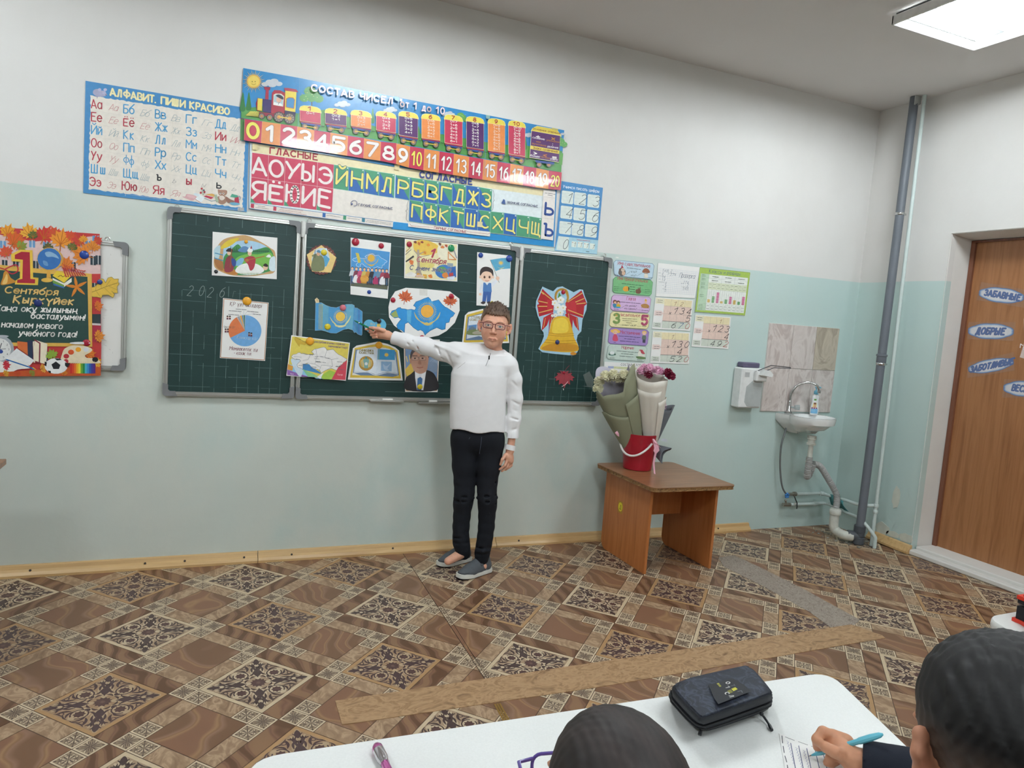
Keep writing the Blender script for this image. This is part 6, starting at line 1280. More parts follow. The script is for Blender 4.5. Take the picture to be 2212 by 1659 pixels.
# white scrap of torn tape beside the board
b=MB(); P=[aty(*zoom(1270,530,22.12)(x,y),-.001) for x,y in ((1295,585),(1390,545),(1430,575),(1465,550),(1455,615),(1380,600))]; b.prism([(p.x,p.z) for p in P],-.0012,-.0002,ax=1); tag(b.build('tape_scrap',PAPER),'tiny white scrap of torn tape above the blue grammar card','tape')
# ================================================================= DOOR STICKERS
ZG=zoom(2060,580,5.53); XS=XD+.0115
def cloudsticker(x0,y0,x1,y1,hh,t_,lab,ta,tb,th_,tape):
    c=Canvas(ZG,plane='x',off=XS,ref=((x0+x1)/2,(y0+y1)/2)); n=40; cx_,cy_=(x0+x1)/2,(y0+y1)/2; L=math.hypot(x1-x0,y1-y0)/2; ux,uy=(x1-x0)/2/L,(y1-y0)/2/L
    def E(k,a,w): 
        r=1+w*abs(math.sin(a*4)); X=L*k*r*math.cos(a)*.98; Y=hh*(1-(1-k)*2.2)*r*math.sin(a); return (cx_+ux*X-uy*Y,cy_+uy*X+ux*Y)
    c.sheet('door_sticker',lab,'sticker',[E(1,2*PI*i/n,.05) for i in range(n)],col='3F74B4',group='cloud shaped word stickers on the door')
    for k,cc in ((.97,'6C98CC'),(.94,'A4C0DE'),(.91,'CCDAE8'),(.87,'E2E6EC')): c.poly([E(k,2*PI*i/n,.05) for i in range(n)],cc)
    c.text(t_,ta,tb,th_,'3A6AAE',wt=2.0,slant=.2,out='28508E',ow=.35,gap=2.); c.done()
    c2=Canvas(ZG,plane='x',off=XS-.0002,ref=(x0,y0)); c2.obj=c.obj; c2.h=.0022
    P=[c2.map(*p) for p in tape]; b=MB(); b.add([Vector((XS-.0026,a,z)) for a,z in P],[tuple(range(len(P)))]); b.build('clear_tape',mat('clear_film','C8B4A8',.12,alpha=.16),c.obj)
cloudsticker(300,290,842,350,88,'ЗАБАВНЫЕ','top door sticker, reading in blue like a cloud',(365,318),(785,385),66,[(335,160),(860,255),(842,470),(275,375)])
cloudsticker(170,745,720,755,92,'ДОБРЫЕ','second door sticker from the top',(265,780),(600,790),72,[(180,640),(745,640),(718,865),(165,845)])
cloudsticker(172,1210,718,1110,76,'ЗАБОТЛИВЫЕ','third door sticker from the top, tilted upwards',(195,1240),(705,1140),66,[(165,1130),(720,1000),(730,1220),(170,1310)])
cloudsticker(592,1425,1130,1450,92,'ВЕСЕЛЫЕ','lowest door sticker, cut by the picture edge',(695,1455),(1040,1500),72,[(605,1320),(1150,1340),(1150,1560),(580,1540)])
c=Canvas(ZG,plane='x',off=XS,ref=(840,950)); c.sheet('door_picture','strip of pink and blue print at the right edge of the door','sticker',[(838,600),(1000,640),(985,1120),(790,1060),(845,880)],col='D8C4BC'); c.ell(900,700,60,55,'8FB4D8').ell(920,860,60,50,'C05A64').text('ГО',(795,945),(860,990),44,'F0ECEA',wt=1.6,out='A04C50',ow=.4); c.done()
# ================================================================= helpers for things
def proj(p):
    d=np.array(p)-CAM; z=d@CF; return 1106+FPX*(d@CR)/z, 829.5-FPX*(d@CU)/z
def child(b,name,m,t,smooth=None): return b.build(name,m,t,smooth=smooth)
# ================================================================= SPLASHBACK TILES
t=thing('splashback','splashback of six marbled pink and beige tiles behind the washbasin','tiles',(3.93,-.004,.82))
T1=grain('marbled_pink_tile',[(.3,'C9BDB8'),(.5,'D9CFCA'),(.62,'BDAFAA'),(.8,'D3C8C2')],axis=(2,2,1.2),scale=3.2,dist=2.6,rough=.2,rand=True,bump=0,det=7)
T2=grain('marbled_beige_tile',[(.3,'B5A898'),(.5,'C6B9A8'),(.62,'A89B8B'),(.8,'BDB09F')],axis=(2,2,1.2),scale=3.2,dist=2.6,rough=.2,rand=True,bump=0,det=7)
b=MB(); b.box(3.618,4.247,-.004,-.0005,.82,1.414); child(b,'adhesive',mat('tile_joint','D8D6D0',.8),t)
for i in range(3):
    for j in range(2):
        x0=3.620+i*.209; z0=.822+j*.2965; b=MB(); b.box(x0,x0+.2065,-.0105,-.003,z0,z0+.294,bev=.0015); o=child(b,'tile',T2 if (i==2 and j==1) else T1,t)
        if i==2 and j==1: o['label']='beige tile among pink ones'
# ================================================================= WASHBASIN
CER=mat('white_ceramic','E6E7E6',.08,var=.01,coat=.5)
CHR=mat('chrome','C8C8C8',.12,1.,var=.03)
sx,sz=3.758,.812
t=thing('washbasin','small white ceramic washbasin fixed to the wall beside the grey pipe','washbasin',(sx+.16,0,sz))
def sinkout(k,f):
    """outline of the basin, k inset, f front depth"""
    P=[(sx+k,-.001-k*.3),(sx+k,-.07)]
    P+= [(sx+.02+k,-.11)]
    W_=.335; 
    for i in range(13):
        a=PI+PI*i/12; P.append((sx+W_/2+.005+(W_/2-k)*math.cos(a),-.13+(f-.13-k)*math.sin(a)*1.0))
    P+=[(sx+W_-k,-.07),(sx+W_-k,-.001-k*.3)]
    return P
lv=[(.0,.30,sz),(.0,.302,sz-.012),(.004,.298,sz-.045),(.03,.26,sz-.07),(.07,.215,sz-.105),(.10,.17,sz-.125)]
b=MB(); rings=[[Vector((x,y,z)) for x,y in sinkout(k,f)] for k,f,z in lv]
n_=len(rings[0]); b.loft(rings,caps=False); b.add(rings[-1],[tuple(range(n_))])
# bowl inside: rim ring then hollow
def bowl(k,z,dz=0): 
    return [Vector((sx+.178+(.142-k)*math.cos(2*PI*i/28),-.168+(.122-k*.9)*math.sin(2*PI*i/28),z)) for i in range(28)]
inn=[bowl(0,sz+.001),bowl(.008,sz-.01),bowl(.02,sz-.05),bowl(.06,sz-.085),bowl(.12,sz-.098)]
b2=MB(); b2.loft(inn,caps=False); b2.add(inn[-1],[tuple(range(28))[::-1]])
# deck: ring between outline and bowl (triangulated with a hole)
out=[Vector((p.x,p.y,0)) for p in rings[0]]; hole=[Vector((p.x,p.y,0)) for p in inn[0]][::-1]
tr=tessellate_polygon([out,hole]); allp=[Vector((p.x,p.y,sz+.001)) for p in out+hole]; b2.add(allp,[tuple(q) for q in tr])
b.v+=b2.v; k_=len(b.v)-len(b2.v); b.f+=[tuple(i+k_ for i in f) for f in b2.f]; b.c+=[None]*len(b2.f)
child(b,'basin',CER,t,smooth=50)
b=MB(); b.lathe([(.0,0),(.018,.0),(.02,.002),(.016,.004),(.0,.003)],(sx+.178,-.168,sz-.0975),seg=16,caps=False); child(b,'drain',CHR,t,True)
b=MB(); b.lathe([(.007,0),(.007,.003),(.0,.003)],M=Matrix.Translation((sx+.145,-.053,sz-.03))@Matrix.Rotation(PI/2,4,'X'),seg=12); child(b,'overflow_hole',mat('dark_hole','3A3A3A',.6),t)
# faucet stands on the basin
fp=atz(1703.5,893,sz); fp=Vector((fp.x,max(fp.y,-.06),sz))
t=thing('faucet','chrome swan-neck faucet with a clear knob on the washbasin','faucet',fp)
b=MB(); b.lathe([(.024,0),(.024,.006),(.016,.014),(.012,.022),(.012,.075),(.008,.09)],fp+Vector((0,0,.0015)),seg=20); child(b,'body',CHR,t,True)
pts=smooth_path([fp+Vector((0,0,.085)),fp+Vector((.002,-.002,.14)),fp+Vector((.03,-.02,.195)),fp+Vector((.085,-.055,.222)),fp+Vector((.135,-.088,.205)),fp+Vector((.150,-.098,.172))],5)
b=MB(); b.tube(pts,.0085,seg=12); b.lathe([(.011,0),(.011,.016),(.009,.018)],Vector(pts[-1])-Vector((0,0,.016)),seg=12); child(b,'spout',CHR,t,True)
b=MB(); b.tube([fp+Vector((.008,-.004,.045)),fp+Vector((.03,-.018,.045))],.007,seg=10); b.tube([fp+Vector((.03,-.018,.045)),fp+Vector((.056,-.034,.046))],[.016,.019],seg=9); child(b,'knob',mat('clear_knob','C8D0D0',.1,var=.02,trans=.5),t,35)
# soap bottle
sp=atz(1757.5,896.5,sz); 
t=thing('soap_bottle','white pump bottle of baby soap with blue cap on the washbasin','soap bottle',(sp.x,sp.y,sz))
s0_=Vector((sp.x,sp.y,sz+.0012)); b=MB(); b.lathe([(.024,0),(.029,.004),(.031,.03),(.028,.06),(.0225,.085),(.024,.115),(.024,.130),(.015,.140),(.012,.143)],s0_,seg=24,sx=1.05,sy=.7); child(b,'body',mat('white_plastic','EDEEEF',.3),t,True)
b=MB(); b.lathe([(.0145,0),(.0145,.02),(.010,.026),(.004,.028),(.004,.048)],s0_+Vector((0,0,.142)),seg=16); b.tube([s0_+Vector((-.008,.004,.188)),s0_+Vector((.018,-.01,.192)),s0_+Vector((.026,-.014,.187))],[.006,.005,.004],seg=8); child(b,'pump',mat('blue_pump','6FB6CF',.35),t,True)
# label curved round the front
b=MB(); dv=(Vector(CAM)-s0_); a0=math.atan2(dv.y/.7,dv.x/1.05)
def onb(a,z,r,e=.0006): return s0_+Vector(((r+e)*1.05*math.cos(a0+a),(r+e)*.7*math.sin(a0+a),z))
def rr(z):
    pr=[(0,.024),(.004,.029),(.03,.031),(.06,.028),(.085,.0225),(.115,.024),(.13,.024)]
    for (z0_,r0_),(z1_,r1_) in zip(pr[:-1],pr[1:]):
        if z0_<=z<=z1_: return r0_+(r1_-r0_)*(z-z0_)/(z1_-z0_)
    return .02
def patch(a1,a2,z1,z2,col,e,n=6):
    for i in range(n):
        for j in range(4):
            A=[a1+(a2-a1)*i/n,a1+(a2-a1)*(i+1)/n]; Zz=[z1+(z2-z1)*j/4,z1+(z2-z1)*(j+1)/4]
            b.poly([onb(A[0],Zz[0],rr(Zz[0]),e),onb(A[1],Zz[0],rr(Zz[0]),e),onb(A[1],Zz[1],rr(Zz[1]),e),onb(A[0],Zz[1],rr(Zz[1]),e)],col)
patch(-.9,.9,.012,.045,'7FBCE4',.0004); patch(-.5,.5,.05,.085,'EBD78A',.0004); patch(-.22,.3,.055,.08,'D9A98C',.0007,4); patch(-.3,.36,.074,.086,'7A4A34',.0009,4); patch(-.8,.7,.044,.053,'8A4A8C',.001); patch(-.35,.35,.1,.112,'6FAE5C',.0005)
for k in range(5): patch(-.62+k*.27,-.48+k*.27,.045,.052,'E8E8F0' if k%2 else 'C23A5C',.0014,1)
child(b,'printed_label',INK,t)
# ================================================================= DISPENSER
YD=-.001
a=aty(1613,794,-.09); bb_=aty(1603,880,-.09)
x0,x1=3.365,3.545; z0,z1=.850,1.112
t=thing('soap_dispenser','white wall dispenser with elbow lever and grey window beside the tiles','dispenser',(x0,0,z0))
DW=mat('dispenser_white','E4E5E4',.3)
b=MB(); b.box(x0,x1-.0,-.085,-.001,z0,z1,bev=.008); child(b,'body',DW,t,30)
b=MB(); P=[(x1-.115,z0+.012),(x1-.14,z0+.04),(x1-.135,z0+.14),(x1-.105,z0+.165),(x1-.09,z0+.178),(x1-.008,z0+.178),(x1-.008,z0+.012)]; b.prism(P,-.0872,-.083,ax=1); child(b,'window',mat('grey_window','B4B9B8',.25),t)
b=MB(); b.box(x1-.085,x1+.004,-.115,-.083,z0+.18,z1-.012,bev=.006); b.prism([(x1-.07,z1-.04),(x1+.012,z1-.048),(x1+.018,z1-.03),(x1-.01,z1-.008),(x1-.055,z1-.004)],-.15,-.112,ax=1); child(b,'pump_cover',DW,t,30)
b=MB(); L_=aty(1693,792,-.10); pL=Vector((x1-.085,-.10,z1-.02)); b.tube([pL,Vector((x1-.02,-.16,z1+.028)),Vector((L_.x-.01,-.17,z1+.022)),Vector((L_.x,-.165,z1+.016)),Vector((x1+.05,-.115,z1+.012)),Vector((x1+.0,-.10,z1-.012))],.0028,seg=8); child(b,'lever',mat('grey_wire','55555A',.35,.6),t,True)
c=Canvas(lambda x,y:(x,y),off=-.0852,h=.0002); c.map=lambda x,y:(x,y); c.sc=1; c.obj=t
c.rect(x0+.022,z1-.06,x0+.062,z1-.028,'C4C6C6'); 
for k in range(3): c.line([(x0+.026,z1-.052+k*.009),(x0+.058,z1-.052+k*.009)],.0016,'707478',cap=False)
c.rect(x1-.05,z0+.192,x1-.025,z0+.2,'A8AAAC'); c.done('printed_label')
b=MB(); b.box(x0+.02,x1-.018,-.062,-.003,z1+.0008,z1+.034,bev=.006); b.box(x0+.06,x1-.03,-.064,-.02,z1+.017,z1+.022); tag(b.build('sponge_box',mat('violet_grey_plastic','66617A',.5)),'dark violet plastic box on top of the wall dispenser','box')
# ================================================================= DRAIN, PIPES
GP=mat('grey_sewer_pipe','6A6F77',.45,var=.06,scale=10); WP=mat('white_painted_pipe','C9D6D3',.4,var=.04); LG=mat('ribbed_hose','A5A4A2',.45,var=.08); DP=mat('dirty_white_plastic','CFCFC6',.5,var=.12,scale=30)
t=thing('drain_trap','white basin trap running into a grey ribbed hose','drain trap',(sx+.178,-.168,.7))
cx_,cy_=sx+.178,-.168
def P_(px,py,y): return aty(px,py,y)
b=MB(); b.lathe([(.03,.0),(.03,.012),(.024,.016),(.024,.035),(.03,.038),(.03,.055),(.026,.058)][::1],(cx_,cy_,sz-.19),seg=18); b.lathe([(.0165,0),(.0165,.1)],(cx_,cy_,sz-.28),seg=14); b.lathe([(.03,0),(.03,.01)],(cx_,cy_,sz-.14),seg=18); child(b,'tailpiece',DP,t,True)
def hose(pts,r,pitch=.010):
    P=[Vector(p) for p in smooth_path(pts,10)]; L=0; out=[];R=[]; s=0.
    for i in range(len(P)-1):
        l=(P[i+1]-P[i]).length; n=max(1,int(l/(pitch/4)))
        for k in range(n):
            s+=l/n; out.append(P[i].lerp(P[i+1],k/n)); R.append(r*(1+.11*math.sin(2*PI*s/pitch)))
    b=MB(); b.tube(out,R,seg=14); return b
zt_=sz-.275
child(hose([(cx_,cy_,zt_),(cx_-.004,cy_-.002,zt_-.06),(cx_-.004,cy_,zt_-.115),(cx_+.012,cy_+.012,zt_-.135),(cx_+.04,cy_+.02,zt_-.11),(cx_+.05,cy_+.01,zt_-.05)],.0215),'ribbed_trap',LG,t,True)
hp=[Vector((cx_+.05,cy_+.01,zt_-.05)),P_(1772,1008,-.16),P_(1792,1040,-.18),P_(1806,1066,-.21),P_(1808,1085,-.24),P_(1805,1100,-.26)]
child(hose(hp,.0205),'ribbed_hose',LG,t,True)
# floor elbow to the stack
gb=atz(1853,1176,0); gt=atz(1976,209,H)
e=P_(1805,1100,-.27)
t=thing('drain_elbow','dirty white plastic elbow joining the hose to the grey pipe','pipe fitting',(e.x,e.y,.0))
pts=smooth_path([Vector((e.x,e.y,e.z+.005)),Vector((e.x,e.y,.09)),Vector((e.x+.01,e.y-.02,.055)),Vector((gb.x-.07,gb.y+.05,.05)),Vector((gb.x-.035,gb.y+.02,.05))],4)
b=MB(); b.tube(pts,.030,seg=16); b.lathe([(.036,0),(.038,.006),(.038,.03),(.033,.036)],(e.x,e.y,e.z-.035),seg=18); child(b,'elbow',DP,t,True)
t=thing('sewer_pipe','thick grey sewer pipe running floor to ceiling in the corner','pipe',(gb.x,gb.y,0))
def along(z,A=gb,B_=gt): return A.lerp(B_,z/H)
b=MB(); b.tube([along(.001),along(.11),along(H-.002)],.0265,seg=20); child(b,'pipe',GP,t,True)
for z,r,h in ((.003,.036,.05),(.08,.036,.05),(.055,.033,.03)):
    b=MB(); M_4=Matrix.Translation(along(z)); b.lathe([(r-.004,0),(r,.004),(r,h-.004),(r-.004,h)],along(z),seg=20); child(b,'collar',mat('dark_grey_fitting','50545A',.5),t,True)
b=MB(); b.tube([along(.08)+Vector((-.06,.04,-.025)),along(.055)],.033,seg=16); child(b,'branch',mat('dark_grey_fitting','50545A',.5),t,True)
def zof(py):   # height at which the stack crosses a sight line row
    lo,hi=0,H
    for _ in range(30):
        m=(lo+hi)/2
        if proj(along(m))[1]>py: lo=m
        else: hi=m
    return lo
for py in (465,789):
    z=zof(py); b=MB(); b.lathe([(.0285,0),(.031,.003),(.031,.013),(.0285,.016)],along(z),seg=20); b.box(along(z).x+.02,along(z).x+.045,along(z).y-.012,along(z).y+.012,z+.002,z+.014); child(b,'clamp',CHR,t,True)
z=zof(770); b=MB(); b.lathe([(.027,-.05),(.030,-.046),(.030,0),(.034,.002),(.034,.012),(.027,.016)],along(z),seg=20); child(b,'socket',GP,t,True)
b=MB(); 
for k in range(6):
    a=k*1.05; p=along(H-.03-.012*(k%3)); b.box(p.x-.027+.009*k,p.x-.018+.009*k,p.y-.029,p.y-.024,H-.06+.006*(k%3),H-.002)
child(b,'plaster_residue',mat('plaster_crumbs','B4B6B4',.9),t)['kind']='stuff'
# white riser and supply pipes
wb_=atz(1882,1179,0); wt_=atz(1998,205,H)
def rise(z): return wb_.lerp(wt_,z/H)
def zr(py):
    lo,hi=0,H
    for _ in range(30):
        m=(lo+hi)/2
        if proj(rise(m))[1]>py: lo=m
        else: hi=m
    return rise(lo)
t=thing('water_riser','thin pale painted water pipe rising beside the grey sewer pipe','pipe',(wb_.x,wb_.y,0))
b=MB(); b.tube([rise(.001),rise(H*.5),rise(H-.001)],.0115,seg=12); child(b,'pipe',WP,t,True)
for py in (1092,1105): p=zr(py); b=MB(); b.lathe([(.0145,-.012),(.0165,-.008),(.0165,.008),(.0145,.012)],p,seg=14); child(b,'coupling',WP,t,True)
pA=P_(1700,1067,-.045); pB=P_(1775,1066,-.045); pC=zr(1092)
t=thing('cold_water_pipe','upper of two pale pipes leading to the blue valve','pipe',pA)
b=MB(); b.tube(smooth_path([P_(1716,1067,-.045),P_(1745,1066.5,-.045),pB,P_(1792,1071,-.09),P_(1830,1082,-.26),P_(1860,1091,-.38),pC],4),.0115,seg=12); child(b,'pipe',WP,t,True)
b=MB(); b.tube([P_(1771,1066,-.045),P_(1779,1066.5,-.047)],.0155,seg=12); child(b,'coupling',WP,t,True)
b=MB(); b.tube([P_(1698,1068,-.045),P_(1719,1067,-.045)],.011,seg=10); b.tube([P_(1714,1067,-.045),P_(1719,1067,-.045)],.016,seg=8); child(b,'valve',mat('worn_brass_nickel','A09C92',.35,.8),t,True)
q=P_(1699,1070,-.052)
b=MB(); 
for k in range(5): a=2*PI*k/5+.3; b.ball(q+Vector((.013*math.cos(a),-.006,.013*math.sin(a))),.008,seg=8)
b.ball(q,.012,seg=10,sc=(1,.7,1)); child(b,'blue_valve_handle',mat('blue_plastic','3F7FBF',.4),t,True)
b=MB(); b.tube(smooth_path([P_(1716,1072,-.06),P_(1719,1080,-.07),P_(1722,1088,-.065),P_(1721,1099,-.06)],3),[.0055]*10,seg=8,flat=.6); child(b,'black_lever',mat('black_plastic','26282C',.4),t,True)
t=thing('hot_water_pipe','lower of two pale pipes, bending down to the floor in the corner','pipe',P_(1700,1089,-.045))
fl=atz(1882,1181,0)+Vector((-.012,-.028,0))
b=MB(); b.tube(smooth_path([P_(1704,1090,-.045),P_(1760,1088,-.045),P_(1782,1087,-.05),P_(1800,1093,-.12),P_(1830,1108,-.26),P_(1858,1121,-.40),Vector((fl.x+.0,fl.y+.01,.085)),Vector((fl.x+.006,fl.y,.05)),Vector((fl.x+.006,fl.y,.001))],4),.0115,seg=12); child(b,'pipe',WP,t,True)
b=MB(); b.tube([P_(1757,1088,-.045),P_(1763,1088,-.045)],.0155,seg=12); child(b,'coupling',WP,t,True)
b=MB(); b.tube([P_(1691,1090,-.045),P_(1707,1090,-.045)],.013,seg=10); b.tube([P_(1698,1088,-.05),P_(1697,1081,-.05)],.007,seg=8); b.ball(P_(1697,1081,-.05),.009,seg=8); b.tube([P_(1717,1089,-.047),P_(1718,1088,-.06)],.006,seg=8); child(b,'valve',mat('worn_brass_nickel','A09C92',.35,.8),t,True)
# flexible braided hose to the faucet
b=MB(); b.tube(smooth_path([Vector((fp.x,fp.y,sz-.035)),P_(1697,930,-.05),P_(1688,960,-.05),P_(1685,1000,-.05),P_(1687,1035,-.05),P_(1691,1055,-.05),P_(1698,1067,-.05)],5),.0062,seg=8); tag(b.build('supply_hose',mat('braided_steel','7F8284',.4,.6,var=.25,scale=400),smooth=True),'thin grey braided hose hanging from the washbasin to the blue valve','hose')
# rag over the pipe
rg=mat('teal_cloth','4E8A8C',.85,var=.08,bump=.3,bscale=300)
b=MB(); G=[]
RW=[[(1789,1068,-.075),(1792,1079,-.1),(1795,1090,-.105)],[(1797,1068,-.12),(1800,1083,-.15),(1806,1096,-.16)],[(1806,1071,-.16),(1810,1084,-.20),(1818,1098,-.22)],[(1815,1073,-.19),(1818,1086,-.23),(1826,1103,-.24)],[(1823,1077,-.22),(1821,1092,-.255),(1834,1107,-.27)]]
R3=[[aty(*q) for q in r_] for r_ in RW]; R3=[[Vector(p) for p in smooth_path([tuple(v) for v in r_],3)] for r_ in R3]
vs=[p for r_ in R3 for p in r_]; m_=len(R3[0]); b.add(vs,[(i*m_+j,i*m_+j+1,(i+1)*m_+j+1,(i+1)*m_+j) for i in range(len(R3)-1) for j in range(m_-1)])
o=b.build('cleaning_rag',rg,smooth=True); md=o.modifiers.new('s','SOLIDIFY'); md.thickness=.003; tag(o,'teal rag draped over the upper pipe under the washbasin','cloth')
# rubble round the pipe foot and torn vinyl flap
b=MB(); rn=random.Random(6)
for k in range(70):
    x=rn.uniform(3.98,4.36); y=rn.uniform(-.5,-.1); 
    if (x-gb.x)**2+(y-gb.y)**2<.002 or x<4.0-(y+.1)*.3: continue
    r=rn.uniform(.003,.012); b.ball((x,y,r*.45),r,seg=6,sc=(1,rn.uniform(.6,1.2),.6))
o=b.build('plaster_rubble',mat('grey_rubble','8E8A80',.95,var=.3,scale=60)); tag(o,'grey plaster crumbs on the floor around the foot of the pipes','rubble'); o['kind']='stuff'
p=atz(1905,1172,0); b=MB(); P4=[]
for i in range(7):
    u=i/6; P4.append([Vector((p.x-.05+.11*u+.0*j,p.y+.03-.05*u-.045*j,.002+.035*math.sin(u*PI)*(.4+.2*j)+.004*j)) for j in range(4)])
vs=[q for r_ in P4 for q in r_]; b.add(vs,[(i*4+j,i*4+j+1,(i+1)*4+j+1,(i+1)*4+j) for i in range(6) for j in range(3)]); o=b.build('vinyl_offcut',ST2,smooth=True); md=o.modifiers.new('s','SOLIDIFY'); md.thickness=.002; tag(o,'curled brown vinyl offcut by the right skirting board','vinyl offcut')
# plaster repair patches low on the right wall
b=MB(); rn=random.Random(3)
for (yy,zz,ry_,rz_) in ((-.49,.33,.028,.075),(-.42,.10,.05,.04),(-.6,.09,.05,.03),(-.5,.085,.05,.02)):
    P=[(yy+ry_*(1+rn.uniform(-.15,.15))*math.cos(2*PI*i/14),zz+rz_*(1+rn.uniform(-.15,.15))*math.sin(2*PI*i/14)) for i in range(14)]
    b.prism(P,XR-.0022,XR-.0003,ax=0)
struct(b.build('trim_plaster_patch',mat('filler_plaster','D2D4C8',.9,var=.05)))
# ================================================================= BROWN DESK WITH BUCKET
DK=grain('desk_top_laminate',[(.25,'7E5436'),(.45,'8F6342'),(.6,'9A6C4A'),(.8,'875A3A')],axis=(1,10,10),scale=2.4,dist=1.2,rough=.3,det=6)
DS=grain('desk_side_laminate',[(.25,'A8632F'),(.45,'B9703A'),(.6,'C17944'),(.8,'AD6832')],axis=(12,12,.9),scale=2.2,dist=1.,rough=.4,det=6)
CHP=grain('chipboard_edge',[(.3,'6A4A2C'),(.5,'9A7448'),(.7,'5A3E26')],axis=(20,20,20),scale=3,dist=.5,rough=.9,bump=.6)
zt2=.50; x0,x1,y0,y1=2.338,2.885,-.69,-.080
t=thing('low_desk','low brown laminate desk with chipped edges standing by the wall','desk',(2.6,-.4,0))
def rr2(x0,x1,y0,y1,r): return rrect(x0,y0,x1,y1,r,4)
b=MB(); b.prism(rr2(x0,x1,y0,y1,.035),zt2-.0035,zt2); child(b,'top',DK,t)
rn=random.Random(2); P=rr2(x0+.001,x1-.001,y0+.001,y1-.001,.034)
# rough chipboard edge with gnawed steps
E_r=[]; 
Q=[]; 
for a,b_ in zip(P,P[1:]+P[:1]):
    n=max(1,int(math.hypot(b_[0]-a[0],b_[1]-a[1])/.012)); Q+=[(a[0]+(b_[0]-a[0])*i/n,a[1]+(b_[1]-a[1])*i/n) for i in range(n)]
cxm,cym=(x0+x1)/2,(y0+y1)/2
rg_=[]
for zz,am in ((zt2-.0036,.0),(zt2-.010,.003),(zt2-.017,.004),(zt2-.023,.002)): rg_.append([Vector((q[0]+(cxm-q[0])*rn.uniform(0,am)/.3,q[1]+(cym-q[1])*rn.uniform(0,am)/.3,zz)) for q in Q])
b=MB(); b.loft(rg_[::-1],caps=True); child(b,'chipped_edge',CHP,t)
def side(x,yb,yf):
    P=[(yf,.002),(yf,zt2-.024),(yb,zt2-.024),(yb,.05)]+[(yb-.05+.05*math.cos(a),.052-.05*math.sin(a)) for a in (.4,.8,1.2)]+[(yb-.05,.002)]
    b=MB(); b.prism(P,x,x+.016,ax=0); return b
child(side(2.390,-.135,-.60),'side_panel',DS,t); child(side(2.822,-.135,-.60),'side_panel',DS,t)
b=MB(); b.box(2.407,2.821,-.300,-.284,.235,zt2-.024); child(b,'back_panel',DS,t)
c=Canvas(lambda x,y:(x,y),plane='x',off=2.3898,h=.0002); c.map=lambda x,y:(x,y); c.sc=1; c.obj=t; p=atx(1340,1095,2.389)
c.rect(p.y-.024,p.z-.036,p.y+.026,p.z+.034,'B58A2E'); c.ell(p.y,p.z,.023,.026,'EBD92E'); c.text('Д',(p.y+.007,p.z-.012),(p.y-.009,p.z-.012),.022,'6A5A20',wt=1.); c.done('round_sticker')
# bucket
bc=atz(1376,1012,zt2); bx,by=bc.x,bc.y+.0
t=thing('bucket','red plastic bucket with white handle on the low brown desk, holding bouquets','bucket',(bx,by,zt2))
RP=mat('red_plastic','A3182A',.28,var=.05,coat=.2)
b=MB(); b.lathe([(.0,.004),(.076,.004),(.080,.0008),(.0835,.004),(.1,.19),(.104,.205),(.104,.212),(.1015,.212),(.097,.19),(.080,.012),(.0,.012)],(bx,by,zt2+.0005),seg=36,caps=False); child(b,'pail',RP,t,40)
H_=[]; 
va=Vector(CAM)-Vector((bx,by,0)); aa=math.atan2(va.y,va.x)
for i in range(17):
    u=i/16; ang=aa-1.35+2.05*u; drop=.185-.085*math.sin(PI*min(1,max(0,(u*1.02))))*1.0
    zz=.195-.105*math.sin(PI*(.08+.78*(1-u))) ; H_.append(Vector((bx+.112*math.cos(ang),by+.112*math.sin(ang),zt2+zz)))
b=MB(); b.tube(H_,.0062,seg=8); child(b,'handle',mat('white_handle','E8E2DE',.35),t,True)
b=MB()
for k in range(4):
    a=aa+.52+k*.055; q=Vector((bx+.1005*math.cos(a),by+.1005*math.sin(a),zt2+.155)); q2=Vector((bx+.1005*math.cos(a+.03),by+.1005*math.sin(a+.03),zt2+.168-.006*(k%2)*3)); b.tube([q,q2,q+Vector((0,0,.004*k%3*.003))],.0009,seg=5)
child(b,'script_mark',mat('pale_print','D8A8A8',.5),t)
# ---- bouquets
def paper(name,col,tr=1.,rough=.7): 
    m=mat(name,col,rough,var=.06,scale=6,bump=.15,bscale=18); return m
rnd=random.Random(11)
def wrap(base,top,r0,r1,m,t,name,prof,seed,th=.0008,a_from=0.,a_to=2*PI,swirl=0,flat=.62,face=None,n=40,amp=.05):
    """open paper cone: prof(a)->relative height of the rim; facets and creases from low-frequency noise"""
    rn=random.Random(seed); ax=(top-base); L=ax.length; d=ax.normalized()
    w=Vector(CAM)-base; side=d.cross(w).normalized(); fr=side.cross(d).normalized()
    if fr.dot(w)<0: fr=-fr
    K_=11; creases=[(rn.uniform(0,2*PI),rn.uniform(.5,1.)) for _ in range(7)]
    rows=[]
    for j in range(K_+1):
        v=j/K_; row=[]
        for i in range(n+1):
            a=a_from+(a_to-a_from)*i/n; h=prof(a)*v
            r=r0+(r1-r0)*(h**.75)
            cr=sum(s*math.exp(-((math.sin((a-c_)/2))**2)/.012)*v for c_,s in creases)
            fac=1+amp*math.cos(5*a+seed)*(.3+.7*v)-.06*cr
            p=base+d*(L*h)+side*(math.cos(a)*r*fac)+fr*(math.sin(a)*r*fac*flat)
            row.append(p)
        rows.append(row)
    b=MB(); m_=n+1; b.add([p for r_ in rows for p in r_],[(j*m_+i,j*m_+i+1,(j+1)*m_+i+1,(j+1)*m_+i) for j in range(K_) for i in range(n)])
    o=b.build(name,m,t,smooth=28); md=o.modifiers.new('s','SOLIDIFY'); md.thickness=th; return o
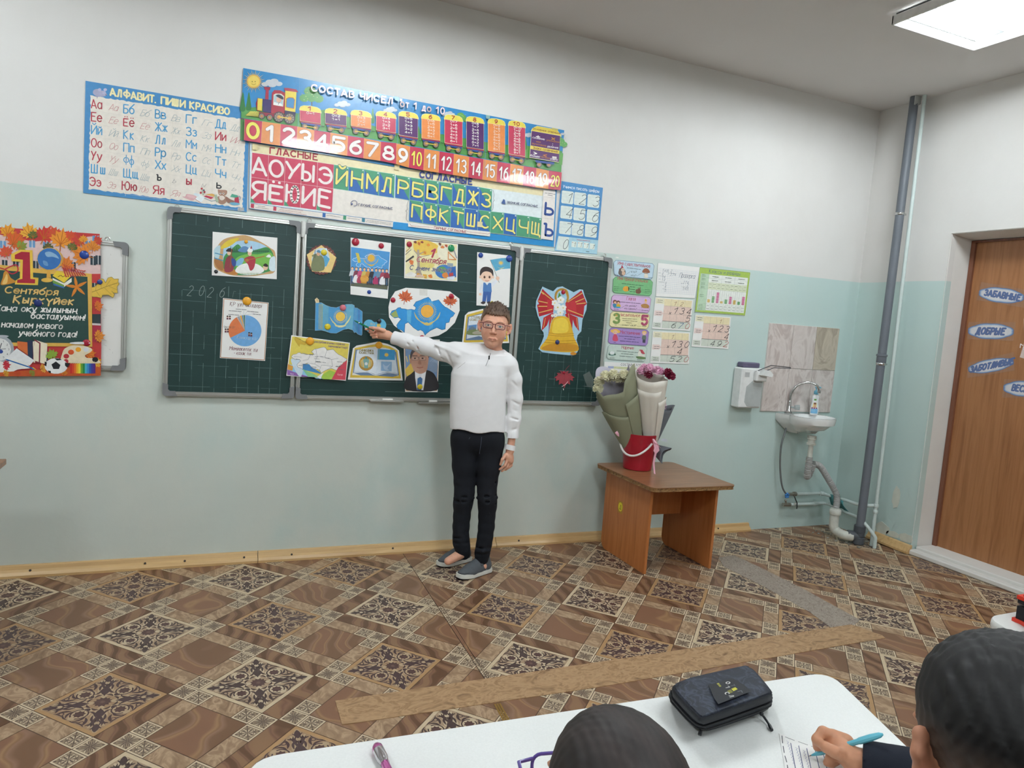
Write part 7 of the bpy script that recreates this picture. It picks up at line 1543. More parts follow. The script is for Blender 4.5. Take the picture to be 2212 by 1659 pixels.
def bloom(c_,r,n,m,t,seed,axis=Vector((0,0,1)),ruffle=.35,name='flower',layers=5):
    rn=random.Random(seed); b=MB(); ax=axis.normalized(); u=ax.orthogonal().normalized(); v=ax.cross(u)
    for k in range(n):
        f=(k+.5)/n; th=math.acos(1-1.5*f); ph=k*2.39996+rn.uniform(-.2,.2)
        dr=(u*math.cos(ph)+v*math.sin(ph))*math.sin(th)+ax*math.cos(th); tg=dr.cross(ax if abs(dr.dot(ax))<.95 else u).normalized(); up=tg.cross(dr).normalized()
        w=r*rn.uniform(.30,.42); l=r*rn.uniform(.35,.5); q0=c_+dr*r*.55
        row=[]
        for j in range(5):
            s_=(j-2)/2; e=.5+.5*math.cos(s_*1.4)
            row.append((q0+tg*w*s_*.5, c_+dr*r*(1.0+rn.uniform(-ruffle,ruffle)*.25)+tg*w*s_+up*l*(.25*e)+dr*rn.uniform(-.05,.05)*r))
        for j in range(4): b.add([row[j][0],row[j+1][0],row[j+1][1],row[j][1]],[(0,1,2,3)])
    b.ball(c_,r*.62,seg=10)
    o=b.build(name,m,t,smooth=60); return o
base1=Vector((bx-.025,by+.01,zt2+.10)); 
top1=aty(1318,812,-.22); top1=Vector((top1.x-.01,-.25,top1.z))
OLV=paper('olive_wrapping_paper','8C8D74'); IVR=paper('ivory_wrapping_paper','DAD3C8',rough=.45); GRY=paper('dark_grey_wrapping_paper','666A70'); LIL=paper('lilac_wrapping_paper','BDB8C4')
CRM=mat('cream_petals','ECE8CC',.6,var=.08,scale=40,sss=.0); PNK=mat('pink_petals','E6B4CC',.6,var=.12,scale=60); CRI=mat('crimson_petals','7E1838',.55,var=.15,scale=60); RIB=mat('pink_ribbon','E3A9B8',.35,var=.05)
t=thing('bouquet','bouquet of cream flowers in olive paper leaning left in the red bucket','bouquet',base1,'bouquets standing in the red bucket')
d1=(top1-base1).normalized()
wrap(base1,top1,.035,.135,OLV,t,'outer_paper',lambda a: .93+.10*math.cos(a-.2)+.05*math.sin(3*a+1)-(.10 if 1.2<a%(2*PI)<2.2 else 0),1,flat=.6)
wrap(base1+Vector((0,-.006,0)),top1,.04,.142,OLV,t,'paper_fold',lambda a: .56+.06*math.cos(2*a+.6),2,a_from=.15*PI,a_to=1.05*PI,flat=.63,amp=.03)
wrap(base1+Vector((0,-.008,0)),top1,.042,.146,OLV,t,'paper_fold',lambda a: .60+.12*math.cos(a-.3),3,a_from=-.25*PI,a_to=.42*PI,flat=.64,amp=.03)
wrap(base1+Vector((.0,.01,0)),top1+Vector((-.0,.0,.03)),.03,.115,LIL,t,'lilac_lining',lambda a: .99+.06*math.cos(3*a),4,a_from=1.05*PI,a_to=1.9*PI,flat=.5)
side=d1.cross(Vector(CAM)-base1).normalized()
if side.x>0: side=-side
k=0
for (s_,h_,f_) in ((-.075,.92,.02),(-.03,.95,.0),(.02,.99,.01),(.065,.97,.02),(-.055,.99,-.03),(.0,1.03,-.03),(.045,1.04,-.03),(.092,.90,.0)):
    c_=base1+d1*((top1-base1).length*h_)+side*s_+Vector((0,f_,0)); bloom(c_,.031,42,CRM,t,20+k,axis=d1+Vector((0,-.3,.2))); k+=1
fm=mat('clear_cellophane','C8D4D0',.08,alpha=.22)
q=base1+d1*(top1-base1).length*.93+side*.12
b=MB(); b.add([q,q+side*.035+Vector((0,0,.02)),q+side*.03+d1*.09,q+d1*.10-side*.01,q+side*.055+d1*.03,q-side*.02+d1*.05],[(0,1,2,3),(0,1,4),(0,5,3)]); child(b,'cellophane',fm,t)
b=MB(); q=aty(1328,935,by-.08); b.add([q,q+Vector((.015,0,.012)),q+Vector((.026,-.004,-.006)),q+Vector((.018,0,-.016))],[(0,1,2,3)]); b.add([q+Vector((.018,0,-.016)),q+Vector((.026,-.004,-.006)),q+Vector((.03,-.002,-.022))],[(0,1,2)]); child(b,'ribbon_end',RIB,t)
# ivory bouquet
base2=Vector((bx+.055,by-.03,zt2+.13)); top2=aty(1409,806,-.34)
t=thing('bouquet','bouquet of pink and crimson flowers in ivory paper, upright in the bucket','bouquet',base2,'bouquets standing in the red bucket')
wrap(base2,top2,.022,.092,IVR,t,'outer_paper',lambda a: .97+.07*math.cos(a+2.4)+.03*math.sin(2*a),5,flat=.72,amp=.06)
wrap(base2+Vector((0,-.004,0)),top2,.026,.097,IVR,t,'paper_fold',lambda a: .80+.02*math.cos(2*a),6,a_from=.28*PI,a_to=1.0*PI,flat=.75,amp=.04)
wrap(base2+Vector((0,-.006,0)),top2,.028,.104,IVR,t,'paper_fold',lambda a: .66+.02*math.cos(2*a),8,a_from=-.22*PI,a_to=.34*PI,flat=.78,amp=.03)
d2=(top2-base2).normalized(); s2=d2.cross(Vector(CAM)-base2).normalized()
if s2.x<0: s2=-s2
L2=(top2-base2).length; k=0
for (s_,h_,f_,m_,r_) in ((-.055,1.02,.01,PNK,.026),(-.02,1.04,-.01,PNK,.027),(.02,1.035,-.01,PNK,.027),(.0,1.06,.03,PNK,.026),(.045,1.02,.0,PNK,.024),(-.04,.98,-.035,CRI,.024),(.085,1.0,.0,CRI,.030),(.098,.965,-.01,CRI,.026),(-.03,1.06,.03,PNK,.024)):
    c_=base2+d2*L2*h_+s2*s_+Vector((0,f_,0)); bloom(c_,r_,34,m_,t,50+k,axis=d2+Vector((0,-.3,0))); k+=1
b=MB(); q=base2+Vector((.0,-.045,.006)); b.add([q+Vector((-.02,0,.02)),q+Vector((.02,-.004,.026)),q+Vector((.03,-.01,-.012)),q+Vector((.005,-.012,-.035)),q+Vector((-.012,-.006,-.01))],[(0,1,2,3,4)]); 
q1=aty(1411,948,by-.125); pts=[q1,aty(1417,975,by-.13),aty(1412,1000,by-.13),aty(1414,1022,by-.14),aty(1420,1032,by-.15)]
for a_,b_,w0,w1 in zip(pts[:-1],pts[1:],(.006,.007,.0065,.005),(.007,.0065,.005,.001)): b.add([a_-Vector((w0,0,0)),a_+Vector((w0,0,0)),b_+Vector((w1,0,0)),b_-Vector((w1,0,0))],[(0,1,2,3)])
pts=[q1,aty(1418,958,by-.135),aty(1427,968,by-.12)]
for a_,b_,w0,w1 in zip(pts[:-1],pts[1:],(.006,.007),(.007,.001)): b.add([a_-Vector((w0,0,0)),a_+Vector((w0,0,0)),b_+Vector((w1,0,0)),b_-Vector((w1,0,0))],[(0,1,2,3)])
b.lathe([(.028,0),(.03,.01),(.029,.02)],base2+Vector((0,0,-.005)),seg=18,sy=.8,caps=False); child(b,'ribbon',RIB,t,40)
# grey wrapped bouquet behind
base3=Vector((bx+.085,by+.03,zt2+.12)); top3=aty(1428,868,-.2)
t=thing('bouquet','grey papered bouquet behind the ivory one, half hidden','bouquet',base3,'bouquets standing in the red bucket')
wrap(base3,top3,.03,.085,GRY,t,'outer_paper',lambda a: .93+.09*math.cos(2*a+1),9,flat=.7,amp=.07)
wrap(base3+Vector((.005,-.01,.01)),aty(1440,985,-.33),.01,.052,GRY,t,'paper_skirt',lambda a: .9+.12*math.cos(a*2),10,flat=.35,amp=.08,n=24)
bloom(base3+(top3-base3)*.9,.04,40,PNK,t,77)
b=MB(); q=aty(1425,950,-.36); b.add([q,q+Vector((.03,0,.008)),q+Vector((.06,0,-.002)),q+Vector((.045,0,-.006)),q+Vector((.062,0,-.016)),q+Vector((.02,0,-.008))],[(0,1,2,3,4,5)]); child(b,'ribbon_end',mat('white_ribbon','C9CED6',.35),t)
c_=aty(1365,938,by-.06); b=MB(); b.add([c_,c_+Vector((.035,0,.012)),c_+Vector((.03,-.01,-.014)),c_+Vector((-.012,-.01,-.01))],[(0,1,2,3)]); 
# ================================================================= WHITE SCHOOL DESKS
WT=mat('white_laminate','E9EAE7',.38,var=.035,scale=260,bump=.06,bscale=420); LEG=mat('grey_leg_paint','B4B8B6',.4,.2)
ZT=.62
def desktop(t,P,r=.05):
    b=MB(); n=len(P); Q=[]
    for i in range(n):
        a,b_,c_=Vector(P[i-1]),Vector(P[i]),Vector(P[(i+1)%n]); u=(a-b_).normalized(); w=(c_-b_).normalized()
        for k in range(7):
            s=k/6; Q.append(tuple(b_+u*r*(1-s)**2+w*r*s**2))
    sh=[]
    cx=sum(q[0] for q in Q)/len(Q); cy=sum(q[1] for q in Q)/len(Q)
    for dz,ins in ((-.026,.004),(-.024,.001),(-.013,0),(-.004,.001),(0,.004)):
        row=[]
        for q in Q:
            d_=Vector((cx-q[0],cy-q[1])).normalized(); row.append(Vector((q[0]+d_.x*ins,q[1]+d_.y*ins,ZT+dz)))
        sh.append(row)
    b.loft(sh); return child(b,'tabletop',WT,t,50)
t=thing('school_desk','white school desk in the foreground with rounded corners','desk',(.85,-2.9,0))
desktop(t,[(.262,-2.628),(1.452,-2.660),(1.275,-3.20),(.262,-3.20)],.055)
def legset(t,xs,yf,yb):
    for x in xs:
        b=MB(); b.tube([(x,yf,ZT-.03),(x,yf,.02)],.014,seg=10); b.tube([(x,yb,ZT-.03),(x,yb,.02)],.014,seg=10); b.tube([(x,yf+.03,.02),(x,yb-.03,.02)],.014,seg=10); b.tube([(x,yf,ZT-.04),(x,yb,ZT-.04)],.012,seg=10); child(b,'leg_frame',LEG,t,True)
    b=MB(); b.tube([(xs[0],(yf+yb)/2,.30),(xs[1],(yf+yb)/2,.30)],.012,seg=8); child(b,'crossbar',LEG,t,True)
    b=MB(); b.box(xs[0]+.02,xs[1]-.02,yf-.03,yb+.04,ZT-.14,ZT-.13); child(b,'book_shelf',LEG,t)
legset(t,(.36,1.22),-2.74,-3.12)
t=thing('school_desk','white school desk at the right edge with a red and black case on it','desk',(2.7,-2.8,0))
desktop(t,[(2.150,-2.538),(3.25,-2.50),(3.25,-3.03),(1.955,-3.03)],.04)
for x,y in ((2.20,-2.62),(3.15,-2.60)):
    b=MB(); b.tube([(x-.02,y-.36,ZT-.03),(x,y-.02,ZT-.03),(x,y,ZT-.05),(x-.01,y+.01,.30),(x-.02,y+.01,.02),(x-.03,y-.38,.02)],.010,seg=10); child(b,'leg_frame',LEG,t,True)
b=MB(); b.box(2.22,3.12,-2.93,-2.60,.40,.412); b.box(2.22,3.12,-2.612,-2.60,.412,.59); child(b,'book_shelf',mat('dark_grey_shelf','45464A',.5),t)
b=MB(); b.box(2.24,2.55,-2.90,-2.66,.4125,.47,bev=.02); b.tube([(2.27,-2.70,.46),(2.31,-2.68,.50),(2.38,-2.70,.46)],.014,seg=8); tag(b.build('backpack',mat('black_fabric','1E1F24',.8,var=.1,bump=.3,bscale=300)),'black bag with white flashes on the shelf of the right desk','bag')
b=MB(); P=[atz(2200,1418,.50),atz(2211,1430,.49),atz(2215,1450,.49),atz(2203,1432,.5)]; b.add([tuple(p) for p in P],[(0,1,2,3)]); tag(b.build('white_strap',mat('white_strap','D8DAD0',.6)),'white flash of a strap under the right desk','strap')
# red and black case on the right desk
def edgebox(pts,z0,z1,m,t,name,ins=.0):
    b=MB(); b.prism([(p[0],p[1]) for p in pts],z0,z1); return child(b,name,m,t)
BF=mat('black_case_fabric','1B1D22',.75,var=.15,scale=80,bump=.3,bscale=500); RF=mat('red_piping','D83A26',.5,var=.06)
t=thing('zip_case','open black zip case with bright red edging on the right desk','pencil case',(2.3,-2.7,ZT))
A=[atz(*p,ZT+.006) for p in ((2148,1349),(2160,1336),(2300,1330),(2420,1560),(2190,1378),(2158,1366))]
def offset(P,k): 
    cx=sum(p[0] for p in P)/len(P); cy=sum(p[1] for p in P)/len(P); return [(p[0]+(cx-p[0])*k,p[1]+(cy-p[1])*k) for p in P]
def rnd_out(P,n=3): return smooth_path([(p[0],p[1]) for p in P],n,True)
LO=[(2.135,-2.60),(2.15,-2.565),(2.22,-2.555),(2.42,-2.60),(2.42,-2.86),(2.11,-2.86),(2.085,-2.70)]
LO=[(2.195,-2.60),(2.225,-2.575),(2.50,-2.60),(2.47,-2.88),(2.11,-2.84),(2.115,-2.78)]
edgebox(rnd_out(LO,2),ZT+.0005,ZT+.010,RF,t,'lower_edging'); edgebox(rnd_out(offset(LO,.05),2),ZT+.0102,ZT+.045,BF,t,'lower_tray'); edgebox(rnd_out(offset(LO,.22),2),ZT+.0452,ZT+.047,mat('grey_mesh','5A5C62',.6),t,'grey_pocket')
b=MB(); b.box(2.155,2.19,-2.70,-2.63,ZT+.047,ZT+.058,bev=.004); child(b,'red_sharpener_loop',RF,t)
UP=[(p[0]+.0,p[1]-.005) for p in LO]
def tilt(b,k=.12):
    b.v=[(x,y,z+(x-2.07)*-.0+max(0,(-2.60-y))*.0) for x,y,z in b.v]
edgebox(rnd_out(UP,2),ZT+.064,ZT+.074,RF,t,'lid_edging'); edgebox(rnd_out(offset(UP,.09),2),ZT+.0742,ZT+.079,BF,t,'lid'); edgebox(rnd_out(offset(UP,.02),2),ZT+.0535,ZT+.0638,BF,t,'lid_side')
b=MB(); b.box(2.30,2.40,-2.86,-2.82,ZT+.044,ZT+.055); child(b,'hinge_tab',BF,t)
# black pencil case on the front desk
t=thing('pencil_case','black zip pencil case with patterned lid and yellow letters on the white desk','pencil case',(1.1,-2.76,ZT))
TOP=[atz(*p,ZT+.066) for p in ((1457,1483),(1476,1473),(1606,1444),(1618,1443),(1632,1452),(1662,1487),(1664,1495),(1655,1502),(1530,1546),(1515,1550),(1503,1541),(1464,1499))]
BOT=[atz(*p,ZT+.003) for p in ((1452,1520),(1462,1500),(1600,1470),(1625,1468),(1645,1480),(1660,1512),(1661,1524),(1648,1540),(1548,1575),(1520,1578),(1495,1568),(1463,1535))]
PCF=mat('navy_black_fabric','181B24',.7,var=.18,scale=60,bump=.25,bscale=600); PCL=grain('patterned_lid_fabric',[(.3,'1A1E28'),(.5,'232836'),(.56,'3A4252'),(.64,'1C202B'),(.8,'262B38')],axis=(1,1,1),scale=38,dist=1.2,rough=.6,bump=.1)
def lerpr(A,B_,u,dz=0,k=0):
    cx=sum(p[0] for p in A)/len(A); cy=sum(p[1] for p in A)/len(A)
    out=[]
    for p,q in zip(A,B_): r_=p.lerp(q,u); out.append(Vector((r_.x+(r_.x-cx)*k,r_.y+(r_.y-cy)*k,r_.z+dz)))
    return out
S3=lambda L:[Vector(p) for p in smooth_path([tuple(v) for v in L],3,True)]
b=MB(); b.loft([S3(lerpr(BOT,TOP,0,0,-.04)),S3(lerpr(BOT,TOP,.04,0,.0)),S3(lerpr(BOT,TOP,.25,0,.03)),S3(lerpr(BOT,TOP,.45,0,.035)),S3(lerpr(BOT,TOP,.5,0,.0))]); child(b,'lower_body',PCF,t,60)
b=MB(); b.loft([S3(lerpr(BOT,TOP,.52,0,-.03)),S3(lerpr(BOT,TOP,.58,0,.02)),S3(lerpr(BOT,TOP,.8,0,.03)),S3(lerpr(BOT,TOP,.93,0,.03)),S3(lerpr(BOT,TOP,.99,0,.005))]); child(b,'upper_body',PCF,t,60)
b=MB(); b.loft([S3(lerpr(BOT,TOP,.985,0,-.01)),S3(lerpr(BOT,TOP,1.,.002,-.02)),S3(lerpr(BOT,TOP,1.,.006,-.22))]); child(b,'patterned_lid',PCL,t,60)
for u in (.50,.27): b=MB(); R_=S3(lerpr(BOT,TOP,u,0,.04)); b.tube(R_,.0016,seg=6,closed=True); child(b,'zipper',mat('black_zip','101116',.5),t,True)
c=Canvas(zoom(1420,1420,7.9),plane='z',off=ZT+.0755,h=.0002,ref=(1200,600)); c.obj=t
def pm(x,y): return c.map(x,y)
c.poly([(880,470),(1270,365),(1340,385),(1480,470),(1600,580),(1040,800),(960,690)],'161922')
up0=pm(1200,500); up1=pm(1330,470); L_=math.hypot(up1[0]-up0[0],up1[1]-up0[1]); c.up=((up1[0]-up0[0])/L_,(up1[1]-up0[1])/L_)
def tx(ch,x,y,col,s_=42): c.text(ch,(x,y),(x+s_*.35,y+s_*.75),s_,col,wt=1.3)
c.poly([(1260,540),(1330,512),(1370,545),(1300,580)],'C9C23A').poly([(1190,575),(1250,550),(1295,595),(1235,622)],'7E7A2E').poly([(1030,470),(1060,458),(1095,495),(1065,510)],'8C8A2E').poly([(1010,450),(1050,440),(1060,455),(1025,468)],'A8A23A')
for ch,x,y,cc in (('О',1165,430,'D8D8D4'),('Т',1245,478,'5A5E66'),('І',1160,505,'C8C8C4'),('С',1150,610,'D8D8D4'),('V',1225,660,'C8C8C4'),('Г',1370,590,'6A6E78')): tx('1' if ch=='І' else ('Л' if ch=='V' else ch),x,y,cc)
c.done('letter_print')
for P in ([(1515,1545,.04),(1513,1555,.03),(1514,1575,.012),(1511,1588,.004)],[(1645,1542,.02),(1651,1550,.01),(1660,1563,.006),(1667,1577,.004)]):
    Q=[atz(x,y,ZT+z) for x,y,z in P]; b=MB(); b.tube(smooth_path([tuple(q) for q in Q],3),[.0022]*7+[.0034]*3,seg=6); b.ball(Q[0],.004,seg=8); child(b,'zip_pull',mat('black_plastic','26282C',.4),t,True)
# paper slip with handwriting
ZS=zoom(1660,1540,7.9); c=Canvas(ZS,plane='z',off=ZT+.0006,h=.0004,ref=(600,700))
c.sheet('worksheet_slip','small white slip with ruled lines and blue handwriting under the hand','worksheet',[(180,350),(760,570),(1130,720),(1330,1040),(330,1250)],th=.0005)
c.k+=1
for a_,b_ in (((230,395),(240,520)),((250,572),(268,685)),((280,738),(312,845)),((320,895),(330,960)),((288,415),(442,475)),((510,495),(668,552)),((732,572),(800,598))): c.line([a_,b_],7,'2A2A3A',up=False,cap=False)
for i,x in enumerate((378,515,652,800,935,1065)): c.line([(x,520+i*45),(x+85,970+i*20)],7,'34406A',up=False,cap=False)
c.k+=1
for (x,y,n_) in ((320,480,9),(470,590,8),(600,640,8)):
    P=[(x+ (16 if k%2 else -14)+k*7, y+k*24) for k in range(n_*2)]; c.line(P,3.2,'7A78A8',up=False,cap=False)
c.done('handwriting',INK)
# pink marker on the desk
t=thing('marker_pen','pink and silver marker pen lying on the white desk','pen',atz(815,1605,ZT))
pa,pb=atz(813,1611,ZT+.010),atz(832,1650,ZT+.010); pc=pb+(pb-pa).normalized()*.085; dd=(pb-pa).normalized()
pm_=mat('pink_metallic','D878B8',.18,.7,var=.03); sv=mat('silver_cap','D8D4D8',.12,.9,var=.03)
def rot_to(d): return d.to_track_quat('Z','Y').to_matrix().to_4x4()
Mx=Matrix.Translation(pa)@rot_to(dd); Lc=(pb-pa).length
b=MB(); b.lathe([(.002,-.002),(.006,0),(.0088,.006),(.0092,.014)],M=Mx,seg=20,caps=True); child(b,'cap_tip',pm_,t,True)
b=MB(); b.lathe([(.0092,.014),(.0092,Lc*.75),(.0078,Lc*.86),(.0074,Lc)],M=Mx,seg=20); child(b,'cap',sv,t,True)
b=MB(); b.lathe([(.0062,Lc),(.0066,Lc+.01),(.0066,Lc+.07),(.003,Lc+.09)],M=Mx,seg=20); child(b,'barrel',pm_,t,True)
# corner of another brown desk at the left edge
t=thing('brown_desk','corner of a brown wooden desk at the left edge, below the banner','desk',(-.9,-1.2,0))
cpt=aty(14,991,-.55); zz=cpt.z; xq=cpt.x
b=MB(); b.box(xq-1.2,xq,-1.10,-.55,zz-.022,zz,bev=.002); child(b,'top',DK,t)
for x in (xq-1.15,xq-.25): b=MB(); b.box(x,x+.016,-1.05,-.60,.002,zz-.022); child(b,'side_panel',DS,t)
b=MB(); b.box(xq-1.134,xq-.25,-.70,-.684,.3,zz-.022); child(b,'back_panel',DS,t)
# ================================================================= SMOOTH-SURFACE MODELLER (distance field + surface nets)
class Field:
    def __init__(s,xs,ys,zs):
        s.xs,s.ys,s.zs=[np.asarray(a,np.float32) for a in (xs,ys,zs)]; s.d=np.full((len(xs),len(ys),len(zs)),.08,np.float32)
    def _sub(s,lo,hi):
        i=[(max(0,int(np.searchsorted(a,l))-1),min(len(a),int(np.searchsorted(a,h))+1)) for a,l,h in zip((s.xs,s.ys,s.zs),lo,hi)]
        if any(b-a<2 for a,b in i): return None
        sl=tuple(slice(a,b) for a,b in i); X,Y,Z=np.meshgrid(s.xs[sl[0]],s.ys[sl[1]],s.zs[sl[2]],indexing='ij',sparse=True)
        return sl,X,Y,Z
    def _mix(s,sl,e,k,sub=False):
        a=s.d[sl]
        if sub: e=-e; h=np.maximum(k-np.abs(a-e),0)/k; s.d[sl]=np.maximum(a,e)+h*h*k*.25
        else: h=np.maximum(k-np.abs(a-e),0)/k; s.d[sl]=np.minimum(a,e)-h*h*k*.25
    def cone(s,a,b,ra,rb=None,k=.01,sub=False,flat=None,f=1.):
        rb=ra if rb is None else rb; a=np.array(a,float); b=np.array(b,float); m=max(ra,rb)*max(1,f if f>1 else 1)+k+.03
        q=s._sub(np.minimum(a,b)-m,np.maximum(a,b)+m)
        if q is None: return s
        sl,X,Y,Z=q; ab=b-a; L=max(ab@ab,1e-12); px,py,pz=X-a[0],Y-a[1],Z-a[2]
        t=np.clip((px*ab[0]+py*ab[1]+pz*ab[2])/L,0,1); qx,qy,qz=px-t*ab[0],py-t*ab[1],pz-t*ab[2]
        r=ra+(rb-ra)*t
        if flat is not None:
            n=np.array(flat,float); n/=np.linalg.norm(n); c=qx*n[0]+qy*n[1]+qz*n[2]; g=(1/f-1); dd=np.sqrt((qx+g*c*n[0])**2+(qy+g*c*n[1])**2+(qz+g*c*n[2])**2)
            e=(dd-r)*min(1,f)
        else: e=np.sqrt(qx*qx+qy*qy+qz*qz)-r
        s._mix(sl,e,k,sub); return s
    def chain(s,P,R,k=.006,**kw):
        for i in range(len(P)-1): s.cone(P[i],P[i+1],R[i],R[i+1],k,**kw)
        return s
    def ell(s,c,r,B=None,k=.01,sub=False):
        """ellipsoid; B columns = axes"""
        c=np.array(c,float); r=np.array(r,float); m=r.max()+k+.03; q=s._sub(c-m,c+m)
        if q is None: return s
        sl,X,Y,Z=q; B=np.eye(3) if B is None else np.array(B); px,py,pz=X-c[0],Y-c[1],Z-c[2]
        u=[(px*B[0,i]+py*B[1,i]+pz*B[2,i]) for i in range(3)]
        k0=np.sqrt(sum((u[i]/r[i])**2 for i in range(3))); k1=np.sqrt(sum((u[i]/r[i]**2)**2 for i in range(3)))+1e-9
        s._mix(sl,k0*(k0-1)/k1,k,sub); return s
    def cut(s,p,n,k=.003):
        """remove everything on the side the normal points to"""
        X,Y,Z=np.meshgrid(s.xs,s.ys,s.zs,indexing='ij',sparse=True); n=np.array(n,float); n/=np.linalg.norm(n)
        e=(X-p[0])*n[0]+(Y-p[1])*n[1]+(Z-p[2])*n[2]; a=s.d; h=np.maximum(k-np.abs(a-e),0)/k; s.d=np.maximum(a,e)+h*h*k*.25; return s
    def ripple(s,fn,lo=None,hi=None):
        X,Y,Z=np.meshgrid(s.xs,s.ys,s.zs,indexing='ij',sparse=True); s.d=s.d+fn(X,Y,Z).astype(np.float32); return s
    def mesh(s):
        d=s.d; ins=d<0; nx,ny,nz=d.shape
        c=ins[:-1,:-1,:-1].astype(np.int8)
        for dx in (0,1):
            for dy in (0,1):
                for dz in (0,1):
                    if dx+dy+dz: c=c+ins[dx:nx-1+dx,dy:ny-1+dy,dz:nz-1+dz]
        act=(c>0)&(c<8); idx=np.full(act.shape,-1,np.int64); I=np.argwhere(act); idx[act]=np.arange(len(I))
        acc=np.zeros((len(I),3)); n=np.zeros(len(I)); G=(s.xs,s.ys,s.zs)
        cor=[(a,b,e) for a in (0,1) for b in (0,1) for e in (0,1)]
        for p in cor:
            for ax in range(3):
                if p[ax]: continue
                q=list(p); q[ax]=1
                ia,ib=I+np.array(p),I+np.array(q); va=d[ia[:,0],ia[:,1],ia[:,2]]; vb=d[ib[:,0],ib[:,1],ib[:,2]]
                m=(va<0)!=(vb<0); t=va[m]/(va[m]-vb[m])
                for k in range(3):
                    ca=G[k][ia[m,k]]; cb=G[k][ib[m,k]]; acc[m,k]+=ca+(cb-ca)*t
                n[m]+=1
        V=acc/n[:,None]; F=[]
        for ax in range(3):
            sh=[slice(0,None)]*3; a_=[slice(0,None)]*3; b_=[slice(0,None)]*3; a_[ax]=slice(0,-1); b_[ax]=slice(1,None)
            A=ins[tuple(a_)]; B_=ins[tuple(b_)]; e=np.argwhere(A!=B_); o=[k for k in range(3) if k!=ax]
            e=e[(e[:,o[0]]>0)&(e[:,o[1]]>0)&(e[:,o[0]]<d.shape[o[0]]-1)&(e[:,o[1]]<d.shape[o[1]]-1)]
            if not len(e): continue
            def g(u,v):
                f=e.copy(); f[:,o[0]]-=u; f[:,o[1]]-=v; return idx[f[:,0],f[:,1],f[:,2]]
            Q=np.stack([g(1,1),g(0,1),g(0,0),g(1,0)],1); fl=A[e[:,0],e[:,1],e[:,2]]
            if ax==1: fl=~fl
            Q[~fl]=Q[~fl][:,::-1]; F.append(Q[(Q>=0).all(1)])
        return V,np.concatenate(F)
def fobj(name,V,F,m,parent,color=None,smooth_it=1):
    me=bpy.data.meshes.new(name); me.vertices.add(len(V)); me.vertices.foreach_set('co',V.astype(np.float32).ravel())
    me.loops.add(F.size); me.loops.foreach_set('vertex_index',F.ravel().astype(np.int32)); me.polygons.add(len(F)); me.polygons.foreach_set('loop_start',np.arange(0,F.size,4,dtype=np.int32)); me.polygons.foreach_set('use_smooth',np.ones(len(F),bool))
    me.update(calc_edges=True); me.validate()
    if color is not None:
        a=me.color_attributes.new('ink','FLOAT_COLOR','POINT'); C=np.ones((len(V),4),np.float32); C[:,:3]=color; a.data.foreach_set('color',C.ravel())
    me.materials.append(m); o=bpy.data.objects.new(name,me); COL.objects.link(o)
    if parent: o.parent=parent; o.matrix_parent_inverse=Matrix.Translation(parent.location).inverted()
    return o
def relax(V,F,n=1,w=.5):
    for _ in range(n):
        acc=np.zeros_like(V); c=np.zeros(len(V))
        for a,b in ((0,1),(1,2),(2,3),(3,0)):
            np.add.at(acc,F[:,a],V[F[:,b]]); np.add.at(c,F[:,a],1); np.add.at(acc,F[:,b],V[F[:,a]]); np.add.at(c,F[:,b],1)
        V=V*(1-w)+w*acc/c[:,None]
    return V
def linc(h): return np.array(lin(h)[:3])
def skinmat(name='skin'):
    if name in MATS: return MATS[name]
    m,t,b=nt(name); a=N(t,'ShaderNodeAttribute'); a.attribute_name='ink'; tc=N(t,'ShaderNodeTexCoord'); n=N(t,'ShaderNodeTexNoise',i_Scale=90.,i_Detail=3.); t.links.new(tc.outputs['Object'],n.inputs['Vector'])
    r=N(t,'ShaderNodeMapRange',i_From_Min=.3,i_From_Max=.7,i_To_Min=.95,i_To_Max=1.05); t.links.new(n.outputs[0],r.inputs[0]); h=N(t,'ShaderNodeVectorMath',operation='SCALE'); t.links.new(a.outputs['Color'],h.inputs[0]); t.links.new(r.outputs[0],h.inputs['Scale'])
    t.links.new(h.outputs[0],b.inputs['Base Color']); b.inputs['Roughness'].default_value=.5; b.inputs['Subsurface Weight'].default_value=.12; b.inputs['Subsurface Radius'].default_value=(.01,.004,.002); b.inputs['Subsurface Scale'].default_value=.6
    MATS[name]=m; return m
SKM=skinmat()
def axis_grid(lo,hi,step,fine=[],fs=.002):
    out=[lo]; 
    while out[-1]<hi:
        x=out[-1]; st=step
        for a,b in fine:
            if a-step<=x<=b: st=fs
        out.append(x+st)
    return np.array(out)
class Frame:
    """local axes: x to the sitter's left hand side as seen from the front, y backwards, z up"""
    def __init__(s,C,fwd,up):
        s.C=np.array(C,float); y=-np.array(fwd,float); y/=np.linalg.norm(y); z=np.array(up,float); x=np.cross(y,z); x/=np.linalg.norm(x); z=np.cross(x,y); s.B=np.stack([x,y,z],1)
    def __call__(s,x,y,z): return s.C+s.B@np.array([x,y,z])
    def loc(s,V): return (V-s.C)@s.B
